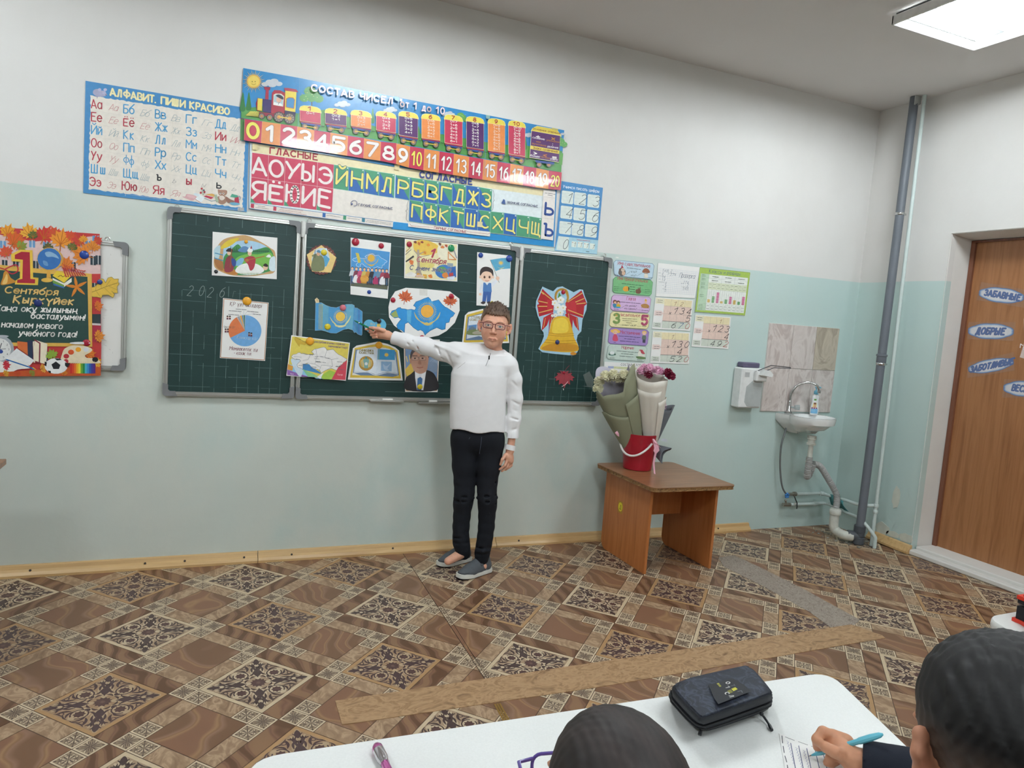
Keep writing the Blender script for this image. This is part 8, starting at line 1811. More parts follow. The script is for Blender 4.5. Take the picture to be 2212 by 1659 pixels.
def head(f,H_,k=1.,ears=True,mouth=True):
    P=lambda x,y,z:H_(x*k,y*k,z*k); B=H_.B; E=lambda c,r,kk=.012,sub=False: f.ell(P(*c),np.array(r)*k,B,kk*k,sub)
    E((0,.020,.028),(.066,.086,.070)); E((0,-.006,-.022),(.058,.072,.078),.03); E((0,-.022,-.066),(.043,.046,.036),.03); E((0,-.058,-.092),(.018,.015,.014),.024)
    for s in (-1,1):
        E((s*.033,-.046,-.034),(.025,.022,.030),.025); E((s*.028,-.070,.019),(.024,.008,.007),.018); E((s*.029,-.089,.001),(.018,.014,.0115),.012,True)
    f.chain([P(0,-.072,.010),P(0,-.083,-.012),P(0,-.0905,-.031)],[.0065*k,.0075*k,.0092*k],.012*k)
    for s in (-1,1): E((s*.0105,-.082,-.035),(.0072,.008,.0062),.006)
    for s in (-1,1): E((s*.0058,-.0885,-.0415),(.0028,.003,.0022),.002,True)
    # lids
    for s in (-1,1):
        up=[P(s*.029+dx,-.0795+abs(dx)*.42,.0075-(dx/.017)**2*.0052) for dx in (-.017,-.009,0,.009,.017)]; lo=[P(s*.029+dx,-.0775+abs(dx)*.42,-.0075+(dx/.017)**2*.0052) for dx in (-.016,-.008,0,.008,.016)]
        f.chain(up,[.0026*k]*5,.005*k); f.chain(lo,[.0022*k]*5,.005*k)
    if mouth:
        f.chain([P(-.021,-.072,-.0655),P(-.010,-.080,-.0615),P(0,-.0825,-.0625),P(.010,-.080,-.0615),P(.021,-.072,-.0655)],[.0018*k,.004*k,.004*k,.004*k,.0018*k],.006*k)
        f.chain([P(-.018,-.073,-.0675),P(0,-.0805,-.0705),P(.018,-.073,-.0675)],[.002*k,.0052*k,.002*k],.006*k)
        f.chain([P(-.021,-.0765,-.066),P(-.008,-.0865,-.0655),P(0,-.0875,-.0662),P(.008,-.0865,-.0655),P(.021,-.0765,-.066)],[.0008*k]*5,.0016*k,sub=True)
    for s in (-1,1):
        f.chain([P(s*.068,.012,.012),P(s*.079,.018,.014),P(s*.082,.020,-.002),P(s*.077,.012,-.022),P(s*.069,.004,-.033)],[.005*k,.0055*k,.0055*k,.0055*k,.006*k],.008*k)
        f.chain([P(s*.070,.010,-.002),P(s*.074,.012,-.014)],[.009*k,.007*k],.008*k); E((s*.0795,.006,-.004),(.005,.007,.010),.005,True)
def headcolor(V,H_,k,skin,lip,brow,C=None):
    L=H_.loc(V)/k; C=np.tile(linc(skin),(len(V),1)) if C is None else C
    def sp(c,r,col,a=1.):
        q=np.exp(-(((L-np.array(c))/np.array(r))**2).sum(1)*1.4); q=np.minimum(1,q*a)[:,None]; return C*(1-q)+linc(col)*q
    for s in (-1,1):
        C=sp((s*.036,-.062,-.035),(.02,.03,.02),'D98F78',.5); C=sp((s*.078,.01,-.005),(.012,.03,.035),'CF8470',.55)
        for dx in (-.012,-.005,.002,.009): C=sp((s*(.030+dx),-.08,.0175+.003*(1-(dx/.012)**2)),(.005,.02,.0026),brow,1.1)
        C=sp((s*.0058,-.088,-.041),(.003,.006,.0025),'5A2E28',1.)
        for dx in (-.012,-.006,0,.006,.012): C=sp((s*.029+dx,-.078,.0062-(dx/.017)**2*.0045),(.004,.01,.0011),'4A352C',.9)
    C=sp((0,-.088,-.034),(.012,.012,.01),'D98A74',.4)
    for dx in (-.015,-.0075,0,.0075,.015): C=sp((dx,-.08,-.0655+.0008),(.006,.012,.0048-abs(dx)*.12),lip,.95); C=sp((dx,-.085,-.0660),(.005,.01,.0011),'8A4A48',.9)
    return C
def eyes(t,H_,k,iris='5B5A58',look=(0,0)):
    for s in (-1,1):
        c=H_(s*.029*k,-.0705*k,.0002); r=.0112*k; b=MB(); f_=-H_.B[:,1]+H_.B[:,0]*look[0]+H_.B[:,2]*look[1]; f_/=np.linalg.norm(f_); a=np.cross(f_,H_.B[:,2]); a/=np.linalg.norm(a); u=np.cross(a,f_)
        n=20; ths=[0,.14,.2,.36,.46,.5,.9,1.5,2.2,3.1415]
        for i in range(len(ths)-1):
            col='121012' if ths[i+1]<=.2 else (iris if ths[i+1]<=.46 else ('3A3634' if ths[i+1]<=.5 else 'D9D4D0'))
            for j in range(n):
                q=[]
                for th,ph in ((ths[i],j),(ths[i],j+1),(ths[i+1],j+1),(ths[i+1],j)):
                    p=2*PI*ph/n; q.append(c+r*(f_*math.cos(th)+(a*math.cos(p)+u*math.sin(p))*math.sin(th)))
                b.poly(q if i else q[1:],col)
        child(b,'eye',inkmat('eye_surface',.12,.6),t,True)
def hairfield(H_,k,line,spikes=90,seed=1,thick=.010,res=.0022,top=.02,noise=.0012,extra=None,lean=(0,-.3,1)):
    """short hair: shell round the skull above a hair line, with tufts. line(x,y)->lowest z"""
    lo=H_.C-.15*k; hi=H_.C+.15*k; f=Field(*[np.arange(lo[i],hi[i],res*k) for i in range(3)])
    P=lambda x,y,z:H_(x*k,y*k,z*k)
    f.ell(P(0,.021,.030),(np.array((.066,.086,.070))+thick)*k,H_.B,.01); f.ell(P(0,.01,.06),(np.array((.05,.07,.042))+top*.5)*k,H_.B,.02*k)
    if extra: extra(f,P)
    X,Y,Z=np.meshgrid(f.xs,f.ys,f.zs,indexing='ij',sparse=True); B=H_.B
    u=[((X-H_.C[0])*B[0,i]+(Y-H_.C[1])*B[1,i]+(Z-H_.C[2])*B[2,i])/k for i in range(3)]
    f.d=np.maximum(f.d,(line(u[0],u[1])-u[2])*.6*k).astype(np.float32)
    f.d=f.d+(noise*k*(np.sin(u[0]*420+u[1]*160)*np.sin(u[1]*240+u[2]*120+1)+.6*np.sin(u[0]*900+u[2]*300))).astype(np.float32)
    rn=random.Random(seed)
    for i in range(spikes):
        a=rn.uniform(0,2*PI); th=rn.uniform(0,1.15); q=np.array((math.sin(th)*math.cos(a)*.070,.02+math.sin(th)*math.sin(a)*.092,.034+math.cos(th)*.074))
        if line(q[0],q[1])>q[2]-.004: continue
        d=np.array((q[0]*3,(q[1]-.02)*3,.15))+np.array(lean)*.25+np.array([rn.uniform(-.15,.15) for _ in range(3)]); d/=np.linalg.norm(d); l=rn.uniform(.010,.022)
        f.cone(P(*(q-d*.004)),P(*(q+d*l)),.0042*k,.0010*k,.004*k)
    return f
# ================================================================= THE BOY AT THE BOARD
O_=np.array([1.452,-.385,0.]); FD=np.array([-.349,-.937,0.]); EX=np.array([.937,-.349,0.])
def PB(px,py,dy=0.):
    o,d=ray(px,py); p0=O_-FD*dy; t=((p0-o)@FD)/(d@FD); return o+t*d
BOY=thing('person','boy in white zip-neck shirt and dark trousers pointing at the blue flag','person',(O_[0],O_[1],0))
SKIN='E0A78C'
HC=PB(1068.6,704.2,.0); roll=.062
hup=np.array([0,0,1])*math.cos(roll)+EX*math.sin(roll)*1.0+FD*(-.05)
HD=Frame(HC,FD*1.0-EX*.05+np.array([0,0,.02]),hup)
# Frame x must run to the picture's right
if (HD.B[:,0]@EX)<0: HD.B[:,0]*=-1
hk=1.0
xs=axis_grid(.66,1.74,.004,[(HC[0]-.1,HC[0]+.1),(.80,.96)],.0022); ys=axis_grid(-.62,-.03,.004,[(HC[1]-.12,HC[1]+.0),(-.24,-.06)],.0025); zs=axis_grid(.0,1.37,.004,[(HC[2]-.13,HC[2]+.12),(.60,.74)],.0022)
f=Field(xs,ys,zs)
head(f,HD,hk)
nb=PB(1068,772,.035); f.cone(HD(0,.022,-.055),nb,.036,.040,.03)
# torso and limbs under the clothes
f.cone(PB(1006,782,.02),PB(1086,790,.02),.045,.045,.04,flat=FD,f=.8); f.cone(PB(1035,800,.01),PB(1032,930,.01),.085,.080,.05,flat=FD,f=.7)
f.cone(nb,PB(1045,800,.02),.038,.06,.04)
for a,b_ in ((1004,994),(1052,1045)): f.cone(PB(a+4,940,.01),PB(a,1080,0),.050,.030,.03); f.cone(PB(a,1080,0),PB(b_,1176,.01),.030,.022,.02)
for a,b_ in (((996,1196),(968,1212)),((1042,1222),(1012,1236))): f.cone(PB(a[0],a[1],.0),PB(b_[0],b_[1],-.03),.026,.02,.02)
# raised arm (its hand holds the pen)
W1=PB(850,729.5,.098); f.chain([PB(992,772,.02),PB(915,750,.055),W1],[.030,.023,.0195],.015)
zh=zoom(760,660,13.83)
def HP(x,y,d): px,py=zh(x,y); return PB(px,py,d)
f.chain([W1,HP(1080,880,.105)],[.0200,.0165],.012,flat=FD,f=.85)
f.cone(HP(1060,880,.106),HP(800,790,.118),.021,.0185,.012); f.cone(HP(1060,900,.11),HP(800,900,.125),.0185,.0165,.014)
f.chain([HP(960,750,.095),HP(780,690,.085),HP(640,672,.082),HP(535,658,.086)],[.0115,.0088,.0076,.0062],.006)      # thumb along the top
f.chain([HP(820,740,.135),HP(600,700,.135),HP(470,700,.120),HP(415,712,.105)],[.0085,.0078,.0068,.0058],.004)          # index finger beyond the pen
for (x1,y1,x2,y2,x3,y3,d,r) in ((800,770,540,790,640,800,.128,.0074),(800,850,585,875,735,872,.126,.0074),(810,930,640,955,745,948,.122,.0068)):
    f.chain([HP(x1,y1,d+.008),HP(x2,y2,d-.004),HP(x3,y3,d-.024)],[r*1.02,r,r*.88],.0025)
# hanging arm and hand
zg=zoom(920,920,4.608)
def GP_(x,y,d): px,py=zg(x,y); return PB(px,py,d)
W2=GP_(838,245,-.01); f.chain([PB(1104,795,.02),PB(1117,870,.02),W2],[.026,.021,.0185],.015)
f.chain([W2,GP_(822,300,-.014)],[.0185,.018],.012,flat=EX,f=1.0); f.cone(GP_(800,310,-.02),GP_(828,345,-.012),.0165,.0165,.012); f.cone(GP_(845,310,-.005),GP_(845,350,-.004),.0155,.0145,.012)
f.chain([GP_(790,290,-.032),GP_(762,335,-.045),GP_(742,385,-.045)],[.0095,.0078,.0062],.006)
for P_4,r in (([(805,345,-.028),(785,395,-.036),(735,432,-.034)],.0072),([(822,350,-.016),(806,410,-.022),(757,450,-.022)],.0073),([(840,352,-.004),(832,408,-.008),(792,438,-.010)],.0071),([(856,350,.008),(852,395,.006),(826,418,.002)],.0062)): f.chain([GP_(*p) for p in P_4],[r*1.05,r,r*.82],.003)
V,F=f.mesh(); V=relax(V,F,1,.35)
C=headcolor(V,HD,hk,SKIN,'B8685E','6A4C38')
hd=np.linalg.norm(V-HP(560,850,.11),axis=1); q=np.exp(-(hd/.05)**2)[:,None]*.35; C=C*(1-q)+linc('D08A74')*q
fobj('body',V,F,SKM,BOY,C)
eyes(BOY,HD,hk,'5C6468')
# hair
def ln(x,y): return np.where(y<-.035,.052+.10*np.maximum(0,-.05-y)*0+np.abs(x)*.12, np.where(y<.03,.052-(y+.035)*.95-.0*x,-.010-(y-.03)*.9))+.0025*np.sin(x*500)+.002*np.sin(y*420)
hf=hairfield(HD,hk,ln,190,5,.0075,.0021,.016,.0009,lean=(.05,-.5,.9))
V,F=hf.mesh(); L=HD.loc(V); w=np.clip((L[:,2]-.03)/.045,0,1)[:,None]; C=linc('8A6E56')*(1-w)+linc('5A463A')*w; C*= (1+.18*np.sin(L[:,0:1]*700+L[:,1:2]*200))
HM=inkmat('short_hair',.6); fobj('hair',V,F,HM,BOY,C)
# glasses
def loc_tube(H_,pts,r,seg=8,closed=False): b=MB(); b.tube([Vector(H_(*p)) for p in pts],r,seg=seg,closed=closed); return b
GRM=mat('dark_red_frame','6A2230',.3,var=.04,coat=.3)
for s in (-1,1):
    R_=[(s*.0295+x*1.0,-.0935+abs(s*.0295+x)*.13,y+.0005) for x,y in rrect(-.0235,-.0145,.0235,.0125,.008,4)]; child(loc_tube(HD,R_,.00165,8,True),'glasses_rim',GRM,BOY,True)
    L=[Vector(HD(*p)) for p in R_]; b=MB(); b.add(L,[tuple(range(len(L)))]); child(b,'glasses_lens',mat('clear_lens','E8EEF0',.02,var=0,alpha=.10),BOY)
    child(loc_tube(HD,[(s*.054,-.087,.008),(s*.066,-.078,.009),(s*.0745,-.03,.008),(s*.0755,.01,.006),(s*.072,.025,-.004)],.0018),'glasses_temple',GRM,BOY,True)
child(loc_tube(HD,[(-.007,-.0925,.006),(0,-.0955,.0085),(.007,-.0925,.006)],.0017),'glasses_bridge',GRM,BOY,True)
# shirt
f=Field(axis_grid(.80,1.74,.004),axis_grid(-.60,-.05,.004),axis_grid(.72,1.22,.0036))
z9=zoom(760,640,4.88)
def SP(x,y,d): px,py=z9(x,y); return PB(px,py,d)
for (y,cx,hw,dd) in ((775,1045,52,.066),(800,1036,60,.080),(835,1033,60,.088),(880,1032.5,59.5,.088),(925,1032,60,.090),(950,1032,60,.090)):
    pass
tab=[(768,1048,44,.055),(785,1042,58,.072),(810,1036,61.5,.086),(850,1033,60.5,.090),(900,1031.5,60.5,.089),(955,1031.5,59.5,.088)]
C0=[PB(t_[1],t_[0],.012) for t_ in tab]; ppm=np.linalg.norm(PB(1100,850)-PB(1000,850))/100
X,Y,Z=np.meshgrid(f.xs,f.ys,f.zs,indexing='ij',sparse=True)
zt_=np.array([c[2] for c in C0])[::-1]; cu=np.array([c@EX for c in C0])[::-1]; cv=np.array([c@FD for c in C0])[::-1]; aw=np.array([t_[2]*ppm for t_ in tab])[::-1]; bd=np.array([t_[3] for t_ in tab])[::-1]
Zf=f.zs; A=np.interp(Zf,zt_,aw); Bd=np.interp(Zf,zt_,bd); CU_=np.interp(Zf,zt_,cu); CV_=np.interp(Zf,zt_,cv)
U=X*EX[0]+Y*EX[1]-CU_; Vv=X*FD[0]+Y*FD[1]-CV_
k0=(np.abs(U/A)**2.6+np.abs(Vv/Bd)**2.3)**(1/2.45); e=(k0-1)*np.minimum(A,Bd)*.9; e=np.maximum(e,(Z-zt_[-1]-.002)); f.d=np.minimum(f.d,e).astype(np.float32)
f.cone(SP(1480,590,.03),SP(1090,575,.02),.040,.044,.05); f.cone(SP(1480,600,.03),SP(1655,710,.02),.040,.036,.05)
f.chain([SP(1130,620,.015),SP(940,580,.04),SP(770,525,.065),SP(560,468,.088),SP(440,436,.098),SP(400,424,.10)],[.052,.0425,.0405,.033,.0275,.0272],.03)
f.chain([SP(1672,735,.016),SP(1715,880,.018),SP(1725,1080,.018),SP(1712,1300,.01),SP(1690,1480,.0),SP(1670,1560,-.006),SP(1655,1640,-.01)],[.0365,.0365,.0355,.033,.029,.0275,.0255],.018)
# creases
rn=random.Random(8)
def crease(pts,r=.006,k=.012,sub=True,d=-.085):
    f.chain([SP(x,y,d_-.0035) for x,y,d_ in pts],[r*.62]*len(pts),k,sub=sub)
for P4,r in (([(1060,800,-.045),(1150,720,-.072),(1250,660,-.07)],.006),([(1075,900,-.05),(1180,830,-.083),(1300,800,-.092)],.006),([(1110,1250,-.085),(1250,1180,-.096),(1430,1190,-.095)],.006),([(1230,1330,-.092),(1400,1260,-.098),(1560,1200,-.09)],.006),([(1300,1400,-.095),(1450,1350,-.097),(1600,1330,-.075)],.006),([(1600,1040,-.055),(1560,1130,-.085),(1480,1230,-.095)],.007),([(1640,860,-.03),(1600,960,-.06),(1590,1080,-.065)],.007),([(1380,640,-.058),(1360,760,-.09),(1330,900,-.098)],.004),([(1180,980,-.088),(1240,1080,-.096),(1320,1200,-.098)],.005)): crease(P4,r)
for P4,r in (([(900,540,.0),(930,600,.002),(960,660,.01)],.005),([(810,520,.03),(840,600,.03),(860,640,.04)],.005),([(640,470,.055),(700,540,.04),(720,590,.045)],.0045),([(560,450,.06),(600,510,.055)],.004),([(980,560,-.02),(1020,640,-.02),(1050,720,-.01)],.006),([(1690,900,-.02),(1750,960,-.015)],.005),([(1680,1100,-.018),(1760,1140,-.012)],.005),([(1670,1280,-.02),(1745,1300,-.015)],.005),([(1660,1420,-.026),(1730,1400,-.02)],.005),([(1640,1180,-.02),(1740,1210,-.018)],.004)): crease(P4,r,.010)
for P4,r in (([(1110,760,-.06),(1200,690,-.07)],.005),([(870,505,.0),(1010,560,-.01),(1130,620,-.04)],.006),([(1150,1300,-.088),(1330,1260,-.096)],.004)): crease(P4,r,.014,False)
# neck opening and hem
nk=HD(0,.022,-.06); f.cone(np.array(nb)-np.array([0,0,.025])+FD*.0,np.array(nk)+np.array([0,0,.02]),.043,.050,.008,sub=True)
hl,hr=SP(1020,1410,-.06),SP(1620,1450,-.06); hm=SP(1500,1490,-.08)
nrm=np.cross(hr-hl,FD); nrm=nrm if nrm[2]<0 else -nrm
f2=f.d.copy()
X,Y,Z=np.meshgrid(f.xs,f.ys,f.zs,indexing='ij',sparse=True)
n_=nrm/np.linalg.norm(nrm); ee=(X-hl[0])*n_[0]+(Y-hl[1])*n_[1]+(Z-hl[2])*n_[2]-.006*np.sin((X*EX[0]+Y*EX[1])*38+1)
ux=X*EX[0]+Y*EX[1]; lim=(PB(1098,900)@EX)
mask=ux<lim+0*Z; f.d=np.where(mask,np.maximum(f.d,ee),f.d).astype(np.float32)
# cuffs
f.cut(SP(427,430,.10),-EX*.93+np.array([0,0,.28]),.002) if False else None
cf=SP(432,432,.099); ca=SP(520,460,.09)-cf; ca/=np.linalg.norm(ca); e=-((X-cf[0])*ca[0]+(Y-cf[1])*ca[1]+(Z-cf[2])*ca[2]); near=((X-cf[0])**2+(Y-cf[1])**2+(Z-cf[2])**2)<.09**2; f.d=np.where(near,np.maximum(f.d,e),f.d).astype(np.float32)
cf2=SP(1662,1610,-.008); ca=np.array([0,0,1])+EX*.12; ca/=np.linalg.norm(ca); e=-((X-cf2[0])*ca[0]+(Y-cf2[1])*ca[1]+(Z-cf2[2])*ca[2]); near=((X-cf2[0])**2+(Y-cf2[1])**2+(Z-cf2[2])**2)<.03**2; f.d=np.where(near,np.maximum(f.d,e),f.d).astype(np.float32)
V,F=f.mesh(); V=relax(V,F,2,.4); SH=mat('white_cotton','EDEBEC',.85,var=.02,bump=.25,bscale=900); fobj('shirt',V,F,SH,BOY)
# cuffs as bands, stand collar, zip
def band(c,ax,r,w,name,fl=1.,n=28,th=.0016):
    ax=np.array(ax)/np.linalg.norm(ax); a=np.cross(ax,FD); a/=np.linalg.norm(a); b_=np.cross(ax,a); rows=[]
    for s,dr in ((-w/2,0),(-w/2,.0018),(w/2,.0018),(w/2,0)): rows.append([Vector(c+ax*s+(a*math.cos(2*PI*i/n)+b_*math.sin(2*PI*i/n)*fl)*(r+dr)) for i in range(n)])
    b=MB(); b.loft(rows,caps=False); return child(b,name,SH,BOY,40)
a_=SP(520,460,.09)-SP(432,432,.099); band(SP(468,444,.0965),a_,.0283,.030,'cuff'); band(SP(1668,1592,-.006),SP(1690,1480,0)-SP(1662,1610,-.008),.0262,.026,'cuff')
rows=[]; zc=SP(1450,590,-.03); 
nC=np.array(nb)+FD*.004+EX*.001
for h,r in ((-.008,.054),(.012,.0535),(.030,.050),(.031,.047),(.012,.0495),(-.006,.05)):
    row=[]
    for i in range(41):
        a=-PI/2+.16+(2*PI-.32)*i/40   # gap at the front
        row.append(Vector(nC+EX*math.cos(a)*r*1.12-FD*math.sin(a)*r*.98*1.0+np.array([0,0,h-.004+.010*math.sin(a)+ (.0 if True else 0)])))
    rows.append(row)
b=MB(); b.loft(rows,caps=False,closed=False); child(b,'collar',SH,BOY,50)
ZB=mat('black_zip','101116',.5)
b=MB(); b.tube([Vector(SP(1462,600,-.062)),Vector(SP(1450,640,-.073)),Vector(SP(1430,690,-.083)),Vector(SP(1412,735,-.091))],.0011,seg=6); child(b,'zipper',ZB,BOY)
b=MB(); p=SP(1447,645,-.082); b.box(p[0]-.0035,p[0]+.0035,p[1]-.002,p[1]+.002,p[2]-.010,p[2]+.009,bev=.0012); child(b,'zip_pull',ZB,BOY)
# trousers
f=Field(axis_grid(1.24,1.66,.0042),axis_grid(-.56,-.20,.0042),axis_grid(.05,.90,.0042))
def TP(x,y,d): px,py=zg(x,y); return PB(px,py,d)
f.cone(TP(390,90,.01),TP(640,100,.01),.068,.068,.03,flat=FD,f=1.1); f.cone(TP(390,150,.01),TP(640,160,.01),.070,.070,.03)
f.chain([TP(385,200,.01),TP(385,400,.008),TP(385,560,.004),TP(384,660,-.004),TP(378,720,-.006),TP(368,780,.0),TP(358,900,.004),TP(350,1000,.006),TP(348,1100,.004),TP(352,1160,.004),TP(365,1215,.004),TP(378,1268,.02)],[.069,.062,.053,.050,.0485,.0475,.0425,.0415,.0400,.0415,.037,.034],.014)
f.chain([TP(640,200,.01),TP(625,400,.004),TP(610,560,0),TP(608,660,-.008),TP(612,730,-.010),TP(612,800,-.002),TP(606,900,.0),TP(602,1000,.0),TP(590,1100,.0),TP(578,1180,.0),TP(562,1260,.0),TP(556,1318,.0)],[.069,.061,.051,.0475,.0485,.046,.0415,.0405,.039,.0385,.0375,.0355],.014)
for (x,y) in ((290,745),(470,745),(705,690),(708,775),(505,770),(285,590),(440,1050),(262,1150),(640,1230),(480,1210),(700,560)):
    f.cone(TP(x-30,y,-.02),TP(x+30,y+6,-.045),.005,.005,.010,sub=True)
for x0,x1,y in ((280,480,700),(285,470,735),(290,450,1110),(505,705,690),(510,715,740),(520,660,1210),(490,640,1270),(275,440,1165)):
    f.chain([TP(x0,y,-.015),TP((x0+x1)/2,y+14,-.055),TP(x1,y-4,-.015)],[.004]*3,.012,sub=True)
for x0,x1,y in ((280,480,718),(508,712,715),(490,640,1240)): f.chain([TP(x0+8,y,-.02),TP((x0+x1)/2,y+12,-.048),TP(x1-8,y-2,-.02)],[.006]*3,.012)
V,F=f.mesh(); V=relax(V,F,2,.4); TR=mat('navy_sweat_fabric','10141D',.9,var=.12,scale=14,bump=.2,bscale=700); fobj('trousers',V,F,TR,BOY)
b=MB(); DCM=mat('grey_cord','3A4150',.7)
b.tube([Vector(TP(555,110,-.075)),Vector(TP(548,180,-.082)),Vector(TP(532,278,-.078))],.0014,seg=6); b.tube([Vector(TP(440,112,-.078)),Vector(TP(428,132,-.08))],.0012,seg=6); child(b,'drawstring',DCM,BOY,True)
# shoes
SG=mat('grey_suede','53575C',.85,var=.08,scale=40,bump=.2,bscale=500); SG2=mat('dark_toe','222428',.7); SW=mat('white_sole','D9D9D2',.5,var=.05)
def shoe(heel,toe,name_em):
    h=np.array(atz(*heel,0)); t_=np.array(atz(*toe,0)); d=t_-h; L=np.linalg.norm(d); d/=L; sd=np.array([d[1],-d[0],0]);  L=min(max(L,.205),.225)
    if sd@CR<0: sd=-sd
    prof=[(0,.026),(.03,.034),(.09,.036),(.14,.038),(.18,.036),(.205,.026),(.215,.012)]
    def outline(sc=1.,n=5): 
        P=[(x*L/.215,w*sc) for x,w in prof]; return [h+d*x+sd*w for x,w in P]+[h+d*x-sd*w for x,w in P[::-1]]
    ring=lambda z,sc,bend=.0:[Vector(p+np.array([0,0,z+bend*max(0,((p-h)@d-.15))])) for p in [np.array(q) for q in smooth_path([tuple(v) for v in outline(sc)],3,True)]]
    b=MB(); b.loft([ring(.001,.93,.12),ring(.004,1.,.12)]); o1=child(b,'outsole',SG2,BOY,40)
    b=MB(); b.loft([ring(.0042,1.02,.12),ring(.010,1.05,.12),ring(.024,1.0,.12)]); child(b,'sole',SW,BOY,50)
    g=Field(*[np.arange(min(h[i],(h+d*L)[i])-.06,max(h[i],(h+d*L)[i])+.06,.0028) for i in (0,1)],np.arange(.012,.13,.0028)); up=np.array([0,0,1.])
    g.chain([h+d*.030+up*.036,h+d*.09+up*.036,h+d*.14+up*.030,h+d*(L-.032)+up*.026],[.031,.033,.034,.028],.02,flat=up,f=.8)
    g.chain([h+d*.036+up*.05,h+d*.045+up*.085],[.034,.033],.02); g.chain([h+d*.07+up*.072,h+d*.14+up*.045],[.024,.02],.02)
    g.cone(h+d*.04+up*.095,h+d*.04+up*.15,.026,.03,.006,sub=True); g.cut(h+d*.02+up*.094,up*1.0+d*-.25,.004); g.cut(h+up*.018,-up,.002)
    V,F=g.mesh(); V=relax(V,F,1,.4); L_=(V-h)@d; q=1/(1+np.exp(-(L_-L*.80)/.004)); q*=(V[:,2]<.036+.0*q); C=linc('55595E')*(1-q[:,None])+linc('3B3D41')*q[:,None]; fobj('upper',V,F,inkmat('suede_print',.85),BOY,C)
    # strap across the instep
    b=MB(); rows=[]
    for i in range(13):
        a=-1.25+2.5*i/12; c=h+d*.082+up*.048; rows.append([Vector(c+sd*math.sin(a)*.0365+up*(math.cos(a)*.036-.0)+d*s*.010-up*s*.006) for s in (-1,1)])
    vs=[p for r_ in rows for p in r_]; b.add(vs,[(2*i,2*i+1,2*i+3,2*i+2) for i in range(12)]); o=child(b,'strap',SG,BOY,60); md=o.modifiers.new('s','SOLIDIFY'); md.thickness=.003
    b=MB()
    for k in range(3):
        c=h+d*(.112+.013*k)+up*(.064-.0075*k); b.tube([Vector(c+sd*.016-up*.004),Vector(c+up*.003),Vector(c-sd*.016-up*.004)],.0016,seg=6)
    child(b,'laces',mat('dark_lace','2E3136',.8),BOY,True)
    return h,d,sd,up
shoe((1012,1209),(946,1226),'')
h,d,sd,up=shoe((1055,1233),(989,1253),'N')
sde=sd if (sd@CR)>0 and True else -sd
# side facing the viewer
vs_=sd if ((np.array(CAM)-h)@sd)>0 else -sd
def on_side(x,z,e=.0375): return h+d*x+vs_*e+up*z
b=MB(); LP=[[(.052,.028),(.058,.056)],[(.058,.056),(.074,.026)],[(.074,.026),(.080,.054)]]
def lookup(x,z):
    return Vector(on_side(x,z,.0355-max(0,z-.03)*.35))
for w,cc,ee_ in ((.0034,'BFC2C4',.0),(.0016,'6A6E74',.0012)):
    for q in LP:
        q0,q1=lookup(*q[0])+Vector(vs_*ee_),lookup(*q[1])+Vector(vs_*ee_); dd_=(q1-q0).normalized(); nn=dd_.cross(Vector(vs_)).normalized()
        b.add([q0+nn*w,q1+nn*w,q1-nn*w,q0-nn*w],[(0,1,2,3)],cc)
for q in (((.092,.03),(.096,.042)),((.126,.024),(.138,.027))):
    q0,q1=lookup(*q[0]),lookup(*q[1]); dd_=(q1-q0).normalized(); nn=dd_.cross(Vector(vs_)).normalized(); b.add([q0+nn*.0016,q1+nn*.0016,q1-nn*.0016,q0-nn*.0016],[(0,1,2,3)],'E4E6E6')
child(b,'letter_emblem',INK,BOY)
# the pen he points with
tip=aty(764.5,692,-.030); tail=Vector(HP(655,742,.105)); t=thing('pointer_pen','green pen held by the boy, its tip on the blue flag','pen',tuple(tip))
dp=(tail-tip).normalized(); Mx=Matrix.Translation(tip)@rot_to(dp); Lp=(tail-tip).length
GRN=mat('green_plastic','17774A',.25,var=.04,coat=.3)
b=MB(); b.lathe([(.0008,0),(.0022,.006),(.0038,.016),(.0042,.03),(.0042,Lp),(.003,Lp+.003)],M=Mx,seg=14); child(b,'barrel',GRN,t,True)
b=MB(); b.lathe([(.0043,.028),(.0046,.030),(.0046,.033),(.0043,.034)],M=Mx,seg=14,caps=False); child(b,'ring',CHR,t,True)
